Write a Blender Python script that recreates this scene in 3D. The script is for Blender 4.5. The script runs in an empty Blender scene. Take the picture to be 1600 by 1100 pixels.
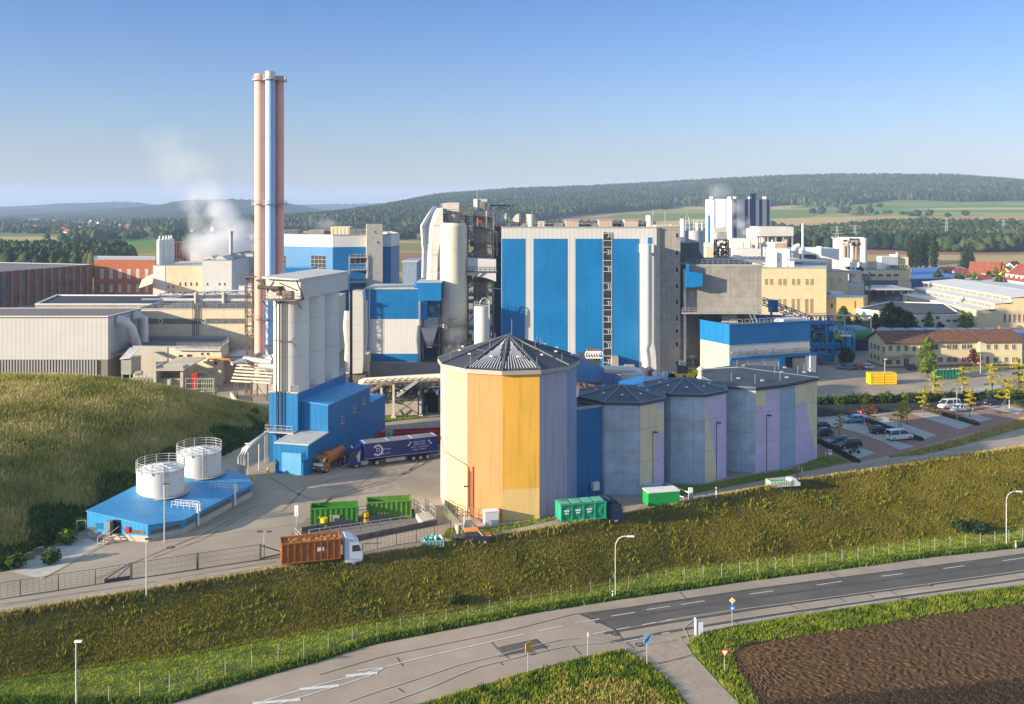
import bpy, bmesh, math, random
import numpy as np
from mathutils import Vector, Matrix, noise as mnoise
random.seed(7); RNG = np.random.default_rng(7)
sc = bpy.context.scene; COL = sc.collection; R = math.radians
# -- camera, sky, sun, exposure
FPX, CX, HY, CAMH = 1500.0, 800.0, 322.0, 44.0
cam = bpy.data.objects.new('camera', bpy.data.cameras.new('camera')); COL.objects.link(cam); sc.camera = cam
cam.location = (0, 0, CAMH); cam.rotation_euler = (R(90), 0, 0)
cam.data.sensor_width = 36; cam.data.lens = 36 * FPX / 1600; cam.data.shift_y = -(550 - HY) / 1600
cam.data.clip_start = 1; cam.data.clip_end = 30000
SAZ, SEL = 66.0, 14.0
SD = Vector((-math.sin(R(SAZ)) * math.cos(R(SEL)), -math.cos(R(SAZ)) * math.cos(R(SEL)), math.sin(R(SEL))))
w = bpy.data.worlds.new('World'); sc.world = w; w.use_nodes = True
nt = w.node_tree; sky = nt.nodes.new('ShaderNodeTexSky'); sky.sky_type = 'NISHITA'; sky.sun_disc = False
sky.sun_elevation = R(SEL); sky.sun_rotation = math.atan2(SD.x, SD.y); sky.altitude = 300
sky.air_density = 1.2; sky.dust_density = 0.6; sky.ozone_density = 1.5
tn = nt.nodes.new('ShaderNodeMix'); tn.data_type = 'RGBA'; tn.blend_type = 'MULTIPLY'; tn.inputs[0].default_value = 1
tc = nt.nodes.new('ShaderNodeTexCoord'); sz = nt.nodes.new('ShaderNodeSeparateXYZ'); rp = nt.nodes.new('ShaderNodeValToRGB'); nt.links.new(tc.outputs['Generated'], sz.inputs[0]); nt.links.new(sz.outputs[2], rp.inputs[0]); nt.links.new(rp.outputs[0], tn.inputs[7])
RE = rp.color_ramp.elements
for k, (p_, c_) in enumerate([(0, (.50, .52, .84)), (.1, (.41, .51, .86)), (.21, (.29, .44, .80)), (.4, (1.35, 1.3, 1.35)), (1, (1.9, 1.75, 1.7))]):  # sky tint by elevation; upper sky, out of view, brightened as added fill light
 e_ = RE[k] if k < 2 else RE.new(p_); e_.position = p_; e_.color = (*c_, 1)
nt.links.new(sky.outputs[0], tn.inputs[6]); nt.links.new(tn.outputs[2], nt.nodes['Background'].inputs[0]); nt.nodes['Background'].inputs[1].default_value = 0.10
sl = bpy.data.lights.new('sun', 'SUN'); sl.energy = 5.0; sl.angle = R(0.6); sl.color = (1.0, 0.84, 0.62)
so = bpy.data.objects.new('sun', sl); COL.objects.link(so); so.rotation_euler = SD.to_track_quat('Z', 'Y').to_euler()
sc.view_settings.view_transform = 'Standard'; sc.view_settings.look = 'None'
sc.view_settings.exposure = 1.2; sc.view_settings.gamma = 1
sc.render.engine = 'CYCLES'
sc.cycles.max_bounces = 5; sc.cycles.volume_bounces = 2; sc.cycles.transparent_max_bounces = 12
# -- materials
MATS = {}
def N(nt, t, **k):
 n = nt.nodes.new(t)
 for a, v in k.items():
  if a.startswith('i'): n.inputs[int(a[1:])].default_value = v
  else: setattr(n, a, v)
 return n
def M(name, col, rough=.8, var=.15, scale=.4, bump=0, bscale=4, metal=0, col2=None, c2scale=.15, c2amt=.5,
 corr=0, seam=None, streak=0, obj=False, spec=.35, emit=0):
 if name in MATS: return MATS[name]
 m = bpy.data.materials.new(name); m.use_nodes = True; MATS[name] = m
 nt = m.node_tree; L = nt.links.new; b = nt.nodes['Principled BSDF']
 b.inputs['Roughness'].default_value = rough; b.inputs['Metallic'].default_value = metal
 b.inputs['Specular IOR Level'].default_value = spec
 if obj: co = N(nt, 'ShaderNodeTexCoord').outputs['Object']
 else: co = N(nt, 'ShaderNodeNewGeometry').outputs['Position']
 def mixc(f, a, bb):
  x = N(nt, 'ShaderNodeMix', data_type='RGBA')
  L(f, x.inputs[0])
  for s, i in ((a, 6), (bb, 7)):
   if isinstance(s, tuple): x.inputs[i].default_value = (*s[:3], 1)
   else: L(s, x.inputs[i])
  return x.outputs[2]
 def math_(op, a, bb=None):
  x = N(nt, 'ShaderNodeMath', operation=op)
  for s, i in ((a, 0), (bb, 1)):
   if s is None: continue
   if isinstance(s, (int, float)): x.inputs[i].default_value = s
   else: L(s, x.inputs[i])
  return x.outputs[0]
 def noise(sc_, det=4, vec=None):
  n = N(nt, 'ShaderNodeTexNoise'); n.inputs['Scale'].default_value = sc_; n.inputs['Detail'].default_value = det
  L(vec or co, n.inputs['Vector']); return n.outputs[0]
 def rng(f, a, bb, c=0., d=1.):
  n = N(nt, 'ShaderNodeMapRange'); L(f, n.inputs[0])
  for i, v in enumerate((a, bb, c, d)): n.inputs[i + 1].default_value = v
  return n.outputs[0]
 c = col
 cur = mixc(rng(noise(scale, 6), .3, .7), tuple(x * (1 - var) for x in c), tuple(min(1, x * (1 + var)) for x in c))
 if col2: cur = mixc(rng(noise(c2scale, 5), .5, .5 + .22, 0, c2amt), cur, col2)
 if streak:
  mp = N(nt, 'ShaderNodeMapping'); mp.inputs['Scale'].default_value = (1.6, 1.6, .09); L(co, mp.inputs[0])
  cur = mixc(rng(noise(1.0, 5, mp.outputs[0]), .52, .78, 0, streak), cur, tuple(x * .45 for x in c))
 bmp = None
 if corr or seam:
  sp = N(nt, 'ShaderNodeSeparateXYZ'); L(co, sp.inputs[0])
  h = math_('ADD', sp.outputs[0], math_('MULTIPLY', sp.outputs[1], .83))
  if corr:
   f = math_('FRACT', math_('DIVIDE', h, corr)); s = rng(math_('ABSOLUTE', math_('SUBTRACT', f, .5)), .28, .42)
   cur = mixc(math_('MULTIPLY', s, .16), cur, tuple(x * .45 for x in c)); bmp = s
  if seam:
   sh, sv = seam
   fz = math_('FRACT', math_('DIVIDE', sp.outputs[2], sv)); g = math_('LESS_THAN', fz, .07 / sv * 1.6)
   fh = math_('FRACT', math_('DIVIDE', h, sh)); g2 = math_('LESS_THAN', fh, .09 / sh)
   g = math_('MAXIMUM', g, g2)
   cur = mixc(math_('MULTIPLY', g, .18 if corr else .4), cur, tuple(x * .4 for x in c))
 L(cur, b.inputs['Base Color'])
 if bump or bmp is not None:
  bn = N(nt, 'ShaderNodeBump'); bn.inputs['Strength'].default_value = bump or .12; bn.inputs['Distance'].default_value = .1
  L(bmp if (bmp is not None) else noise(bscale, 6), bn.inputs['Height']); L(bn.outputs[0], b.inputs['Normal'])
 if emit:
  b.inputs['Emission Color'].default_value = (*col, 1); b.inputs['Emission Strength'].default_value = emit
 return m
def MV(name, cols, scale=.3, rough=.9, trans=.25, dist=.35):
 """foliage: per-leaf value 'v' (0..1) and position noise pick among the colours"""
 m = bpy.data.materials.new(name); m.use_nodes = True; MATS[name] = m
 nt = m.node_tree; L = nt.links.new; b = nt.nodes['Principled BSDF']; b.inputs['Roughness'].default_value = rough
 b.inputs['Specular IOR Level'].default_value = .12
 at = N(nt, 'ShaderNodeAttribute', attribute_name='v'); no = N(nt, 'ShaderNodeTexNoise'); no.inputs['Scale'].default_value = scale
 no.inputs['Detail'].default_value = 5
 g = N(nt, 'ShaderNodeNewGeometry'); L(g.outputs['Position'], no.inputs['Vector'])
 mr = N(nt, 'ShaderNodeMapRange'); L(no.outputs[0], mr.inputs[0]); mr.inputs[1].default_value = .32; mr.inputs[2].default_value = .68
 mx = N(nt, 'ShaderNodeMix'); mx.inputs[0].default_value = dist; L(mr.outputs[0], mx.inputs[2]); L(at.outputs['Fac'], mx.inputs[3])
 mx.inputs[0].default_value = dist
 cr = N(nt, 'ShaderNodeValToRGB'); L(mx.outputs[0], cr.inputs[0]); e = cr.color_ramp.elements
 while len(e) < len(cols): e.new(.5)
 for i, c in enumerate(cols): e[i].position = .12 + .76 * i / (len(cols) - 1); e[i].color = (*c, 1)
 L(cr.outputs[0], b.inputs['Base Color'])
 if trans:
  t = N(nt, 'ShaderNodeBsdfTranslucent'); L(cr.outputs[0], t.inputs[0]); ms = N(nt, 'ShaderNodeMixShader'); ms.inputs[0].default_value = trans
  L(b.outputs[0], ms.inputs[1]); L(t.outputs[0], ms.inputs[2]); L(ms.outputs[0], nt.nodes['Material Output'].inputs[0])
 return m
BLUE = M('blue_cladding', (.003, .145, .37), .42, .12, .12, corr=.7, seam=(6.3, 8.5), streak=.3, col2=(.02, .19, .40), c2scale=.06, c2amt=.5, spec=.4)
BLUEP = M('blue_sheet', (.004, .16, .40), .42, .12, .3, streak=.15)
BLUER = M('blue_roof_sheet', (.05, .29, .55), .5, .12, .4, corr=.8, col2=(.14, .40, .62), c2amt=.4)
BLUED = M('blue_steel', (.004, .13, .32), .5, .15)
WHITEC = M('white_cladding', (.60, .59, .57), .5, .07, .12, corr=.7, seam=(6.3, 8.5), streak=.25)
GREYC = M('grey_white_cladding', (.52, .51, .49), .5, .06, .15, corr=.7, streak=.2)
SILOC = M('silo_white', (.60, .59, .56), .55, .07, .2, seam=(60, 6), streak=.25)
CREAMT = M('cream_tower_shell', (.60, .56, .46), .55, .06, .2, seam=(3.2, 9), streak=.22)
CONC = M('concrete', (.30, .28, .245), .9, .16, .5, bump=.15, seam=(6, 4.2), streak=.4, col2=(.20, .19, .17))
CONCL = M('concrete_light', (.42, .40, .35), .9, .12, .7, streak=.25)
CONCG = M('fair_faced_concrete', (.37, .44, .52), .9, .16, .55, seam=(5, 3.3), streak=.35, col2=(.27, .27, .27), c2scale=.4)
CREAM = M('cream_render', (.62, .52, .36), .85, .07, .25, streak=.22)
CREAM2 = M('yellow_cream_render', (.66, .53, .31), .85, .07, .3, streak=.3)
WHITER = M('white_render', (.62, .60, .56), .8, .07, .3, streak=.25)
BRICK = M('red_brick', (.34, .105, .045), .9, .2, 1.2, streak=.2)
BROWN = M('brown_wall', (.15, .072, .055), .9, .3, .3, streak=.5)
BROWNR = M('brown_rib', (.24, .125, .09), .9, .3, .3, streak=.5)
ROOFG = M('grey_roof_felt', (.13, .125, .12), .9, .2, .1, col2=(.19, .18, .17))
ROOFD = M('dark_slate_roof', (.035, .042, .055), .6, .25, .4, col2=(.06, .065, .075))
ROOFL = M('pale_roof_sheet', (.50, .49, .47), .55, .1, .1, col2=(.36, .36, .36))
ROOFT = M('brown_tile_roof', (.13, .062, .038), .9, .35, 1.2, bump=.4, bscale=3, col2=(.20, .10, .06), c2scale=.8)
REDR = M('red_tile_roof', (.30, .07, .035), .9, .2, .5)
STEEL = M('galvanised_steel', (.42, .42, .41), .45, .15, .5, metal=.3)
SILV = M('silver_pipe_lagging', (.58, .57, .54), .38, .1, .4, metal=.35)
DSTEEL = M('dark_steel', (.06, .058, .055), .6, .2, .5)
BSTEEL = M('brown_steel', (.13, .10, .075), .7, .25, .5)
TRIM = M('trim_metal', (.30, .31, .32), .5, .1)
GLASS = M('window_glass', (.035, .045, .055), .12, .3, .8, spec=.6)
GLASSL = M('pale_window_glass', (.16, .17, .165), .25, .35, .8, spec=.5)
FRAME = M('window_frame', (.52, .50, .46), .6, .05)
BLACK = M('dark_opening', (.012, .012, .013), .9, .1)
PINK = M('pink_flue', (.78, .40, .32), .7, .05, .2, seam=(80, 12), streak=.1)
PINKD = M('coral_flue', (.86, .40, .31), .7, .05, .2, seam=(80, 12), streak=.1)
LBLUE = M('pale_blue_flue', (.33, .49, .72), .7, .05, .2, seam=(80, 12), streak=.1)
RED = M('red_paint', (.45, .02, .02), .4, .1)
YEL = M('yellow_paint', (.75, .47, .01), .45, .1)
GRN = M('green_paint', (.02, .26, .06), .5, .15)
RUST = M('rust_orange_container', (.33, .11, .025), .8, .25, 1.5, col2=(.20, .07, .02), c2scale=.8)
WPAINT = M('white_paint', (.72, .71, .68), .5, .06)
TYRE = M('tyre_rubber', (.02, .02, .02), .85, .1)
RIM = M('wheel_rim', (.45, .45, .45), .4, .1, metal=.5)
LAMPW = M('lamp_glass', (.7, .7, .66), .3, .05)
TAILR = M('tail_light_red', (.4, .01, .01), .3, .05)
ASPH = M('yard_asphalt', (.32, .265, .20), .92, .16, .12, bump=.1, bscale=6, col2=(.20, .17, .135), c2scale=.045, c2amt=.75)
ASPHR = M('road_asphalt', (.335, .27, .205), .92, .1, .3, bump=.1, bscale=8, col2=(.25, .205, .155), c2scale=.1, c2amt=.6)
ASPHD = M('dark_lane_asphalt', (.10, .09, .078), .9, .14, .25, bump=.1, bscale=8, col2=(.15, .135, .115), c2scale=.12)
ASPHL = M('light_path_asphalt', (.38, .32, .26), .92, .12, .3, col2=(.31, .265, .215), c2scale=.12)
LINE = M('road_line_paint', (.62, .60, .56), .7, .12, 1.5, col2=(.35, .33, .3), c2scale=1.2, c2amt=.6)
CRACK = M('tar_joint', (.045, .04, .037), .8, .2)
KERB = M('kerb_stone', (.38, .36, .33), .9, .12)
PAVER = M('red_brown_paving', (.27, .15, .11), .9, .12, .6, bump=.1, bscale=10)
PAVEG = M('grey_paving', (.36, .35, .32), .9, .12, .8, bump=.1, bscale=10)
GRASSB = M('grass_soil', (.12, .16, .018), .95, .35, .5, col2=(.10, .10, .03), c2scale=.12, bump=.5, bscale=3)
EMBB = M('embankment_soil', (.12, .105, .025), .95, .35, .6, col2=(.045, .05, .015), c2scale=.15, bump=.6, bscale=3)
MOUNDB = M('mound_soil', (.20, .17, .06), .95, .35, .5, col2=(.06, .06, .02), c2scale=.1, bump=.6, bscale=3)
# -- mesh builder and scene helpers
WL = {}
class MB:
 def __init__(s): s.v = []; s.f = []; s.m = []; s.sm = []
 def add(s, vs, fs, mi=0, smooth=False):
  o = len(s.v); s.v += [tuple(map(float, q)) for q in vs]
  for f in fs: s.f.append([o + i for i in f]); s.m.append(mi); s.sm.append(smooth)
  return s
 def hexa(s, p, mi=0):
  return s.add(p, [(0, 3, 2, 1), (4, 5, 6, 7), (0, 1, 5, 4), (1, 2, 6, 5), (2, 3, 7, 6), (3, 0, 4, 7)], mi)
 def box(s, c, d, rz=0, mi=0):
  cx, cy, cz = c; a, b, h = d[0] / 2, d[1] / 2, d[2] / 2; co, si = math.cos(rz), math.sin(rz)
  q = [(x, y) for x, y in ((-a, -b), (a, -b), (a, b), (-a, b))]
  q = [(cx + x * co - y * si, cy + x * si + y * co) for x, y in q]
  return s.hexa([(x, y, cz - h) for x, y in q] + [(x, y, cz + h) for x, y in q], mi)
 def b2(s, x0, x1, y0, y1, z0, z1, mi=0):
  return s.box(((x0 + x1) / 2, (y0 + y1) / 2, (z0 + z1) / 2), (x1 - x0, y1 - y0, z1 - z0), 0, mi)
 def prism(s, poly, z0, z1, mi=0, mt=None, cap=True):
  n = len(poly)
  if area(poly) < 0: poly = poly[::-1]; 
  z0s = z0 if isinstance(z0, (list, tuple)) else [z0] * n; z1s = z1 if isinstance(z1, (list, tuple)) else [z1] * n
  vs = [(x, y, z0s[i]) for i, (x, y) in enumerate(poly)] + [(x, y, z1s[i]) for i, (x, y) in enumerate(poly)]
  s.add(vs, [(i, (i + 1) % n, n + (i + 1) % n, n + i) for i in range(n)], mi)
  if cap: s.add(vs, [tuple(range(n, 2 * n))], mi if mt is None else mt); s.add(vs, [tuple(range(n - 1, -1, -1))], mi)
  return s
 def cyl(s, x, y, z0, z1, r0, r1=None, n=20, mi=0, cap=True, mt=None):
  r1 = r0 if r1 is None else r1
  vs = [(x + r * math.cos(2 * math.pi * i / n), y + r * math.sin(2 * math.pi * i / n), z) for z, r in ((z0, r0), (z1, r1)) for i in range(n)]
  s.add(vs, [(i, (i + 1) % n, n + (i + 1) % n, n + i) for i in range(n)], mi, True)
  if cap: s.add(vs, [tuple(range(n, 2 * n)), tuple(range(n - 1, -1, -1))], mi if mt is None else mt)
  return s
 def tube(s, pts, r, n=8, mi=0, cap=True):
  pts = [Vector(p) for p in pts]; rs = r if isinstance(r, (list, tuple)) else [r] * len(pts); vs = []
  for i, p in enumerate(pts):
   d = (pts[min(i + 1, len(pts) - 1)] - pts[max(i - 1, 0)]).normalized()
   a = d.cross(Vector((0, 0, 1)) if abs(d.z) < .9 else Vector((0, 1, 0))).normalized(); b = d.cross(a)
   k = 1.0
   if 0 < i < len(pts) - 1:
    k = 1 / max(.5, math.cos((pts[i + 1] - p).angle(p - pts[i - 1], 0) / 2))
   for j in range(n):
    t = 2 * math.pi * (j + .5) / n; vs.append(p + (a * math.cos(t) + b * math.sin(t)) * rs[i] * (k if n < 6 else 1))
  fs = [(i * n + j, i * n + (j + 1) % n, (i + 1) * n + (j + 1) % n, (i + 1) * n + j) for i in range(len(pts) - 1) for j in range(n)]
  s.add(vs, fs, mi, n > 6)
  if cap: s.add(vs, [tuple(range(n - 1, -1, -1)), tuple(range((len(pts) - 1) * n, len(pts) * n))], mi)
  return s
 def bar(s, p0, p1, t=.12, mi=0): return s.tube([p0, p1], t * .71, 4, mi)
 def extr(s, prof, y0, y1, mi=0):      # side profile (x,z) extruded along y
  n = len(prof); vs = [(x, y0, z) for x, z in prof] + [(x, y1, z) for x, z in prof]
  s.add(vs, [(i, n + i, n + (i + 1) % n, (i + 1) % n) for i in range(n)] + [tuple(range(n)), tuple(range(2 * n - 1, n - 1, -1))], mi); return s
 def sph(s, c, r, mi=0, n=10, sq=1):
  vs = []; fs = []; k = n // 2
  for i in range(k + 1):
   t = math.pi * i / k
   for j in range(n): a = 2 * math.pi * j / n; vs.append((c[0] + r * math.sin(t) * math.cos(a), c[1] + r * math.sin(t) * math.sin(a), c[2] + r * sq * math.cos(t)))
  for i in range(k):
   for j in range(n): fs.append((i * n + j, (i + 1) * n + j, (i + 1) * n + (j + 1) % n, i * n + (j + 1) % n))
  return s.add(vs, fs, mi, True)
 def build(s, name, mats, parent=None, origin=None):
  o0 = Vector(WL.get(parent.name, (0, 0, 0))) if parent is not None else Vector(origin or (0, 0, 0))
  me = bpy.data.meshes.new(name); me.from_pydata([(a - o0.x, b - o0.y, c - o0.z) for a, b, c in s.v], [], s.f)
  mats = mats if isinstance(mats, (list, tuple)) else [mats]
  for q in mats: me.materials.append(q)
  me.polygons.foreach_set('material_index', s.m); me.polygons.foreach_set('use_smooth', s.sm)
  bm = bmesh.new(); bm.from_mesh(me); bmesh.ops.recalc_face_normals(bm, faces=bm.faces); bm.to_mesh(me); bm.free()
  o = bpy.data.objects.new(name, me); COL.objects.link(o)
  if parent is not None: o.parent = parent; WL[o.name] = tuple(o0)
  else: o.location = o0; WL[o.name] = tuple(o0)
  return o
def split(mb, name, mats, parent):
 """every loose piece of the builder becomes a part of its own"""
 par = list(range(len(mb.v)))
 def fd(a):
  while par[a] != a: par[a] = par[par[a]]; a = par[a]
  return a
 for f in mb.f:
  for q in f[1:]: par[fd(q)] = fd(f[0])
 gr = {}
 for k, f in enumerate(mb.f): gr.setdefault(fd(f[0]), []).append(k)
 byp = {}
 for k, fs in gr.items():      # faces sharing the same positions (smooth sides and caps of a cylinder) stay together
  c = tuple(round(sum(mb.v[i][a] for i in {i for q in fs for i in mb.f[q]}) / len({i for q in fs for i in mb.f[q]}), 1) for a in (0, 1)); byp.setdefault(c, []).extend(fs)
 for fs in byp.values():
  m2 = MB(); mp = {}
  for q in fs:
   for i in mb.f[q]:
    if i not in mp: mp[i] = len(m2.v); m2.v.append(mb.v[i])
   m2.f.append([mp[i] for i in mb.f[q]]); m2.m.append(mb.m[q]); m2.sm.append(mb.sm[q])
  m2.build(name, mats, parent)
def area(p): return sum(p[i][0] * p[(i + 1) % len(p)][1] - p[(i + 1) % len(p)][0] * p[i][1] for i in range(len(p))) / 2
def inset(poly, d):
 if area(poly) < 0: poly = poly[::-1]
 out = []; n = len(poly)
 for i in range(n):
  a, b, c = Vector(poly[i - 1]), Vector(poly[i]), Vector(poly[(i + 1) % n])
  e1 = (b - a).normalized(); e2 = (c - b).normalized(); n1 = Vector((-e1.y, e1.x)); n2 = Vector((-e2.y, e2.x))
  m = (n1 + n2); m = m / max(.3, m.length_squared) * 2; out.append(tuple(b + m * d))
 return out
def thing(name, label, cat, loc, group=None):
 o = bpy.data.objects.new(name, None); COL.objects.link(o); o.location = loc; o.empty_display_size = .5
 WL[o.name] = tuple(loc); return tg(o, label, cat, group)
def tg(o, label, cat, group=None, kind=None):
 if label: o['label'] = label
 if cat: o['category'] = cat
 if group: o['group'] = group
 if kind: o['kind'] = kind
 return o
def solo(mb, name, mats, label, cat, group=None, kind=None):
 v = np.array(mb.v); c = (float(v[:, 0].mean()), float(v[:, 1].mean()), float(v[:, 2].min()))
 return tg(mb.build(name, mats, None, c), label, cat, group, kind)
def struct(mb, name, mats): o = mb.build(name, mats); o['kind'] = 'structure'; return o
KIDS = {}
def kids(o): return [c for c in bpy.data.objects if c.parent == o]
def ctree(o, parent=None):
 c = o.copy(); COL.objects.link(c); c.parent = parent
 for ch in kids(o): ctree(ch, c)
 return c
def place(proto, loc, rz=0, label=None, group=None, s=1, used=set()):
 if proto.name in used: o = ctree(proto)
 else: o = proto; used.add(proto.name)
 o.location = loc; o.rotation_euler = (0, 0, rz); o.scale = (s, s, s)
 if label: o['label'] = label
 if group: o['group'] = group
 return o
def fastmesh(name, V, F, mats, val=None, vals_mi=None, smooth=False):
 me = bpy.data.meshes.new(name); k = F.shape[1]
 me.vertices.add(len(V)); me.vertices.foreach_set('co', V.astype(np.float32).ravel())
 me.loops.add(F.size); me.loops.foreach_set('vertex_index', F.astype(np.int32).ravel())
 me.polygons.add(len(F)); me.polygons.foreach_set('loop_start', np.arange(0, F.size, k, dtype=np.int32))
 for q in (mats if isinstance(mats, (list, tuple)) else [mats]): me.materials.append(q)
 if vals_mi is not None: me.polygons.foreach_set('material_index', vals_mi.astype(np.int32))
 if smooth: me.polygons.foreach_set('use_smooth', np.ones(len(F), dtype=bool))
 if val is not None:
  a = me.attributes.new('v', 'FLOAT', 'POINT'); a.data.foreach_set('value', val.astype(np.float32))
 me.update(calc_edges=True); o = bpy.data.objects.new(name, me); COL.objects.link(o); WL[o.name] = (0, 0, 0); return o
# -- ground height and photo-to-ground lookup
def zlow(X): return -4.2 - np.where(X < 0, .013, .03) * np.clip(X, -90, 130)
CREST_PX = [(0, 970), (230, 932), (440, 897), (560, 880), (700, 857), (870, 832), (1050, 797), (1240, 759), (1320, 743), (1440, 723), (1600, 700)]
CR = [((px - CX) * 66000 / (py - HY) / FPX, 66000 / (py - HY)) for px, py in CREST_PX]
CR = [(-130, 68)] + CR + [(150, 203), (260, 250)]
crx = np.array([p[0] for p in CR]); cry = np.array([p[1] for p in CR])
BASE_PX = [(0, 1060), (312, 1017), (500, 983), (720, 950), (900, 922), (1050, 889), (1305, 860), (1440, 842), (1600, 820)]
BS = []
for px, py in BASE_PX:
 z = -4.5
 for _ in range(12): Y = FPX * (CAMH - z) / (py - HY); X = (px - CX) * Y / FPX; z = float(zlow(np.array(X)))
 BS.append((X, Y))
BS = [(-130, 62)] + BS + [(150, 176), (260, 224)]
bsx = np.array([p[0] for p in BS]); bsy = np.array([p[1] for p in BS])
FOOT = np.array([(-140, 92), (-95, 106), (-61.6, 115.6), (-59.6, 128), (-57.5, 142), (-53.5, 158), (-48.5, 182), (-49, 200), (-57, 214), (-80, 226), (-200, 230)])
def sst(a, b, x): t = np.clip((x - a) / (b - a), 0, 1); return t * t * (3 - 2 * t)
def mound_d(X, Y):
 d = np.full(X.shape, 1e9); P = FOOT
 for i in range(len(P) - 1):
  a = P[i]; e = P[i + 1] - a; t = np.clip(((X - a[0]) * e[0] + (Y - a[1]) * e[1]) / (e @ e), 0, 1)
  d = np.minimum(d, np.hypot(X - a[0] - t * e[0], Y - a[1] - t * e[1]))
 ys = np.interp(Y, P[:, 1], P[:, 0], left=-1e9, right=-1e9)
 return np.where((X < ys), d, -d)
def ridge_z(X): return np.interp(X, [-700, -560, -370, -230, 0, 280, 470, 900, 1200, 1600, 1900, 2400, 3200], [40, 45, 62, 75, 92, 102, 112, 136, 145, 143, 118, 100, 90])
def zf(X, Y):
 X = np.asarray(X, float); Y = np.asarray(Y, float)
 yc = np.interp(X, crx, cry); yb = np.interp(X, bsx, bsy); t = np.clip((Y - yb) / (yc - yb), 0, 1)
 z = zlow(X) * (1 - t) ** 1.15
 z = z + (.8 - .65 * sst(40, 60, X)) * np.exp(-((Y - yc + .3) / .9) ** 2)
 d = mound_d(X, Y)
 m = 12.6 * (1 - np.exp(-np.clip(d, 0, None) / 21)) * np.where(d > 0, 1, 0)
 z = z + m * (1 - .92 * sst(187, 222, Y))
 bank = sst(40, 46, X) * (1 - sst(150, 190, X))
 yw = 200.5 + (X - 64) * .285                         # retaining wall line of the car park
 z = z + np.where((Y > yw) & (X > 60) & (X < 140), np.clip(2.0 - (X - 64) * .035, 0, 3) * sst(yw + .6, yw + 2.2, Y) * (1 - sst(yw + 3.5, yw + 9, Y)), 0)
 # far rise towards the hills
 k = sst(-650, -250, X) ; r = sst(250, 650, X)
 pr = np.interp(Y, [1000, 1500, 2300, 3500, 4600], [0, .13, .36, 1, .6]); pl = np.interp(Y, [1550, 2500, 3500, 4600], [0, .5, 1, .5])
 z = z + np.where(Y > 900, k * ridge_z(X) * (r * pr + (1 - r) * pl), 0)
 return z
def G(px, py, dz=0):
 """where the sight line through a photo pixel meets the ground"""
 ys = np.concatenate([np.arange(70, 320, .25), np.geomspace(320, 9000, 600)])
 X = (px - CX) * ys / FPX; zr = CAMH - (py - HY) * ys / FPX; h = zf(X, ys) + dz
 i = np.argmax(zr <= h)
 if i == 0: i = len(ys) - 1
 a0, a1 = zr[i - 1] - h[i - 1], zr[i] - h[i]; t = a0 / (a0 - a1 + 1e-9)
 Y = ys[i - 1] + t * (ys[i] - ys[i - 1]); X = (px - CX) * Y / FPX
 return float(X), float(Y), float(zf(X, Y))
def G0(px, py, z=0.): Y = FPX * (CAMH - z) / (py - HY); return ((px - CX) * Y / FPX, Y)
def A(px, py, Y): return ((px - CX) * Y / FPX, Y, CAMH - (py - HY) * Y / FPX)
def XA(px, Y): return (px - CX) * Y / FPX
def ZA(py, Y): return CAMH - (py - HY) * Y / FPX
def resamp(P, n):
 P = np.array(P, float); d = np.concatenate([[0], np.cumsum(np.hypot(*(P[1:] - P[:-1]).T))]); t = np.linspace(0, d[-1], n)
 return np.stack([np.interp(t, d, P[:, 0]), np.interp(t, d, P[:, 1])], 1)
def strip(mb, top, bot, n=40, m=3, off=.03, mi=0, flat=None):
 """sheet between two photo polylines laid on the ground"""
 a = [G(*p)[:2] for p in top]; b = [G(*p)[:2] for p in bot]; return wstrip(mb, a, b, n, m, off, mi)
def wstrip(mb, a, b, n=40, m=3, off=.03, mi=0):
 a = resamp(a, n); b = resamp(b, n); vs = []
 for i in range(n):
  for j in range(m + 1):
   p = a[i] + (b[i] - a[i]) * j / m; vs.append((p[0], p[1], float(zf(p[0], p[1])) + off))
 fs = [(i * (m + 1) + j, i * (m + 1) + j + 1, (i + 1) * (m + 1) + j + 1, (i + 1) * (m + 1) + j) for i in range(n - 1) for j in range(m)]
 mb.add(vs, fs, mi); return mb
def line(mb, pts, wd=.14, off=.06, mi=0, n=None, world=False):
 P = pts if world else [G(*p)[:2] for p in pts]
 P = np.array(P, float)
 L_ = float(np.hypot(*(P[1:] - P[:-1]).T).sum()); P = resamp(P, n or max(3, int(L_ / 2)))
 T = np.gradient(P, axis=0); T /= np.hypot(*T.T)[:, None] + 1e-9; Nn = np.stack([-T[:, 1], T[:, 0]], 1) * wd / 2
 vs = []
 for p, q in zip(P, Nn):
  for s in (1, -1): x, y = p + s * q; vs.append((x, y, float(zf(x, y)) + off))
 mb.add(vs, [(2 * i, 2 * i + 1, 2 * i + 3, 2 * i + 2) for i in range(len(P) - 1)], mi); return mb
gx = np.concatenate([-np.geomspace(9000, 130, 34), np.arange(-126, 165, 1.0), np.geomspace(168, 9000, 38)])
gy = np.concatenate([[20, 35, 50], np.arange(60, 262, 1.0), np.geomspace(264, 12000, 90)])
XX, YY = np.meshgrid(gx, gy, indexing='xy'); ZZ = zf(XX, YY)
V = np.stack([XX.ravel(), YY.ravel(), ZZ.ravel()], 1); nx, ny = len(gx), len(gy)
ii = (np.arange(ny - 1)[:, None] * nx + np.arange(nx - 1)[None]).ravel(); F = np.stack([ii, ii + 1, ii + nx + 1, ii + nx], 1)
cxm = V[F].mean(1); d = mound_d(cxm[:, 0], cxm[:, 1]); yc = np.interp(cxm[:, 0], crx, cry); yb = np.interp(cxm[:, 0], bsx, bsy)
mi = np.zeros(len(F), int); mi[(cxm[:, 1] > yb) & (cxm[:, 1] < yc + 1.5)] = 1; mi[d > 0] = 2; mi[cxm[:, 1] > 420] = 3
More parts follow.
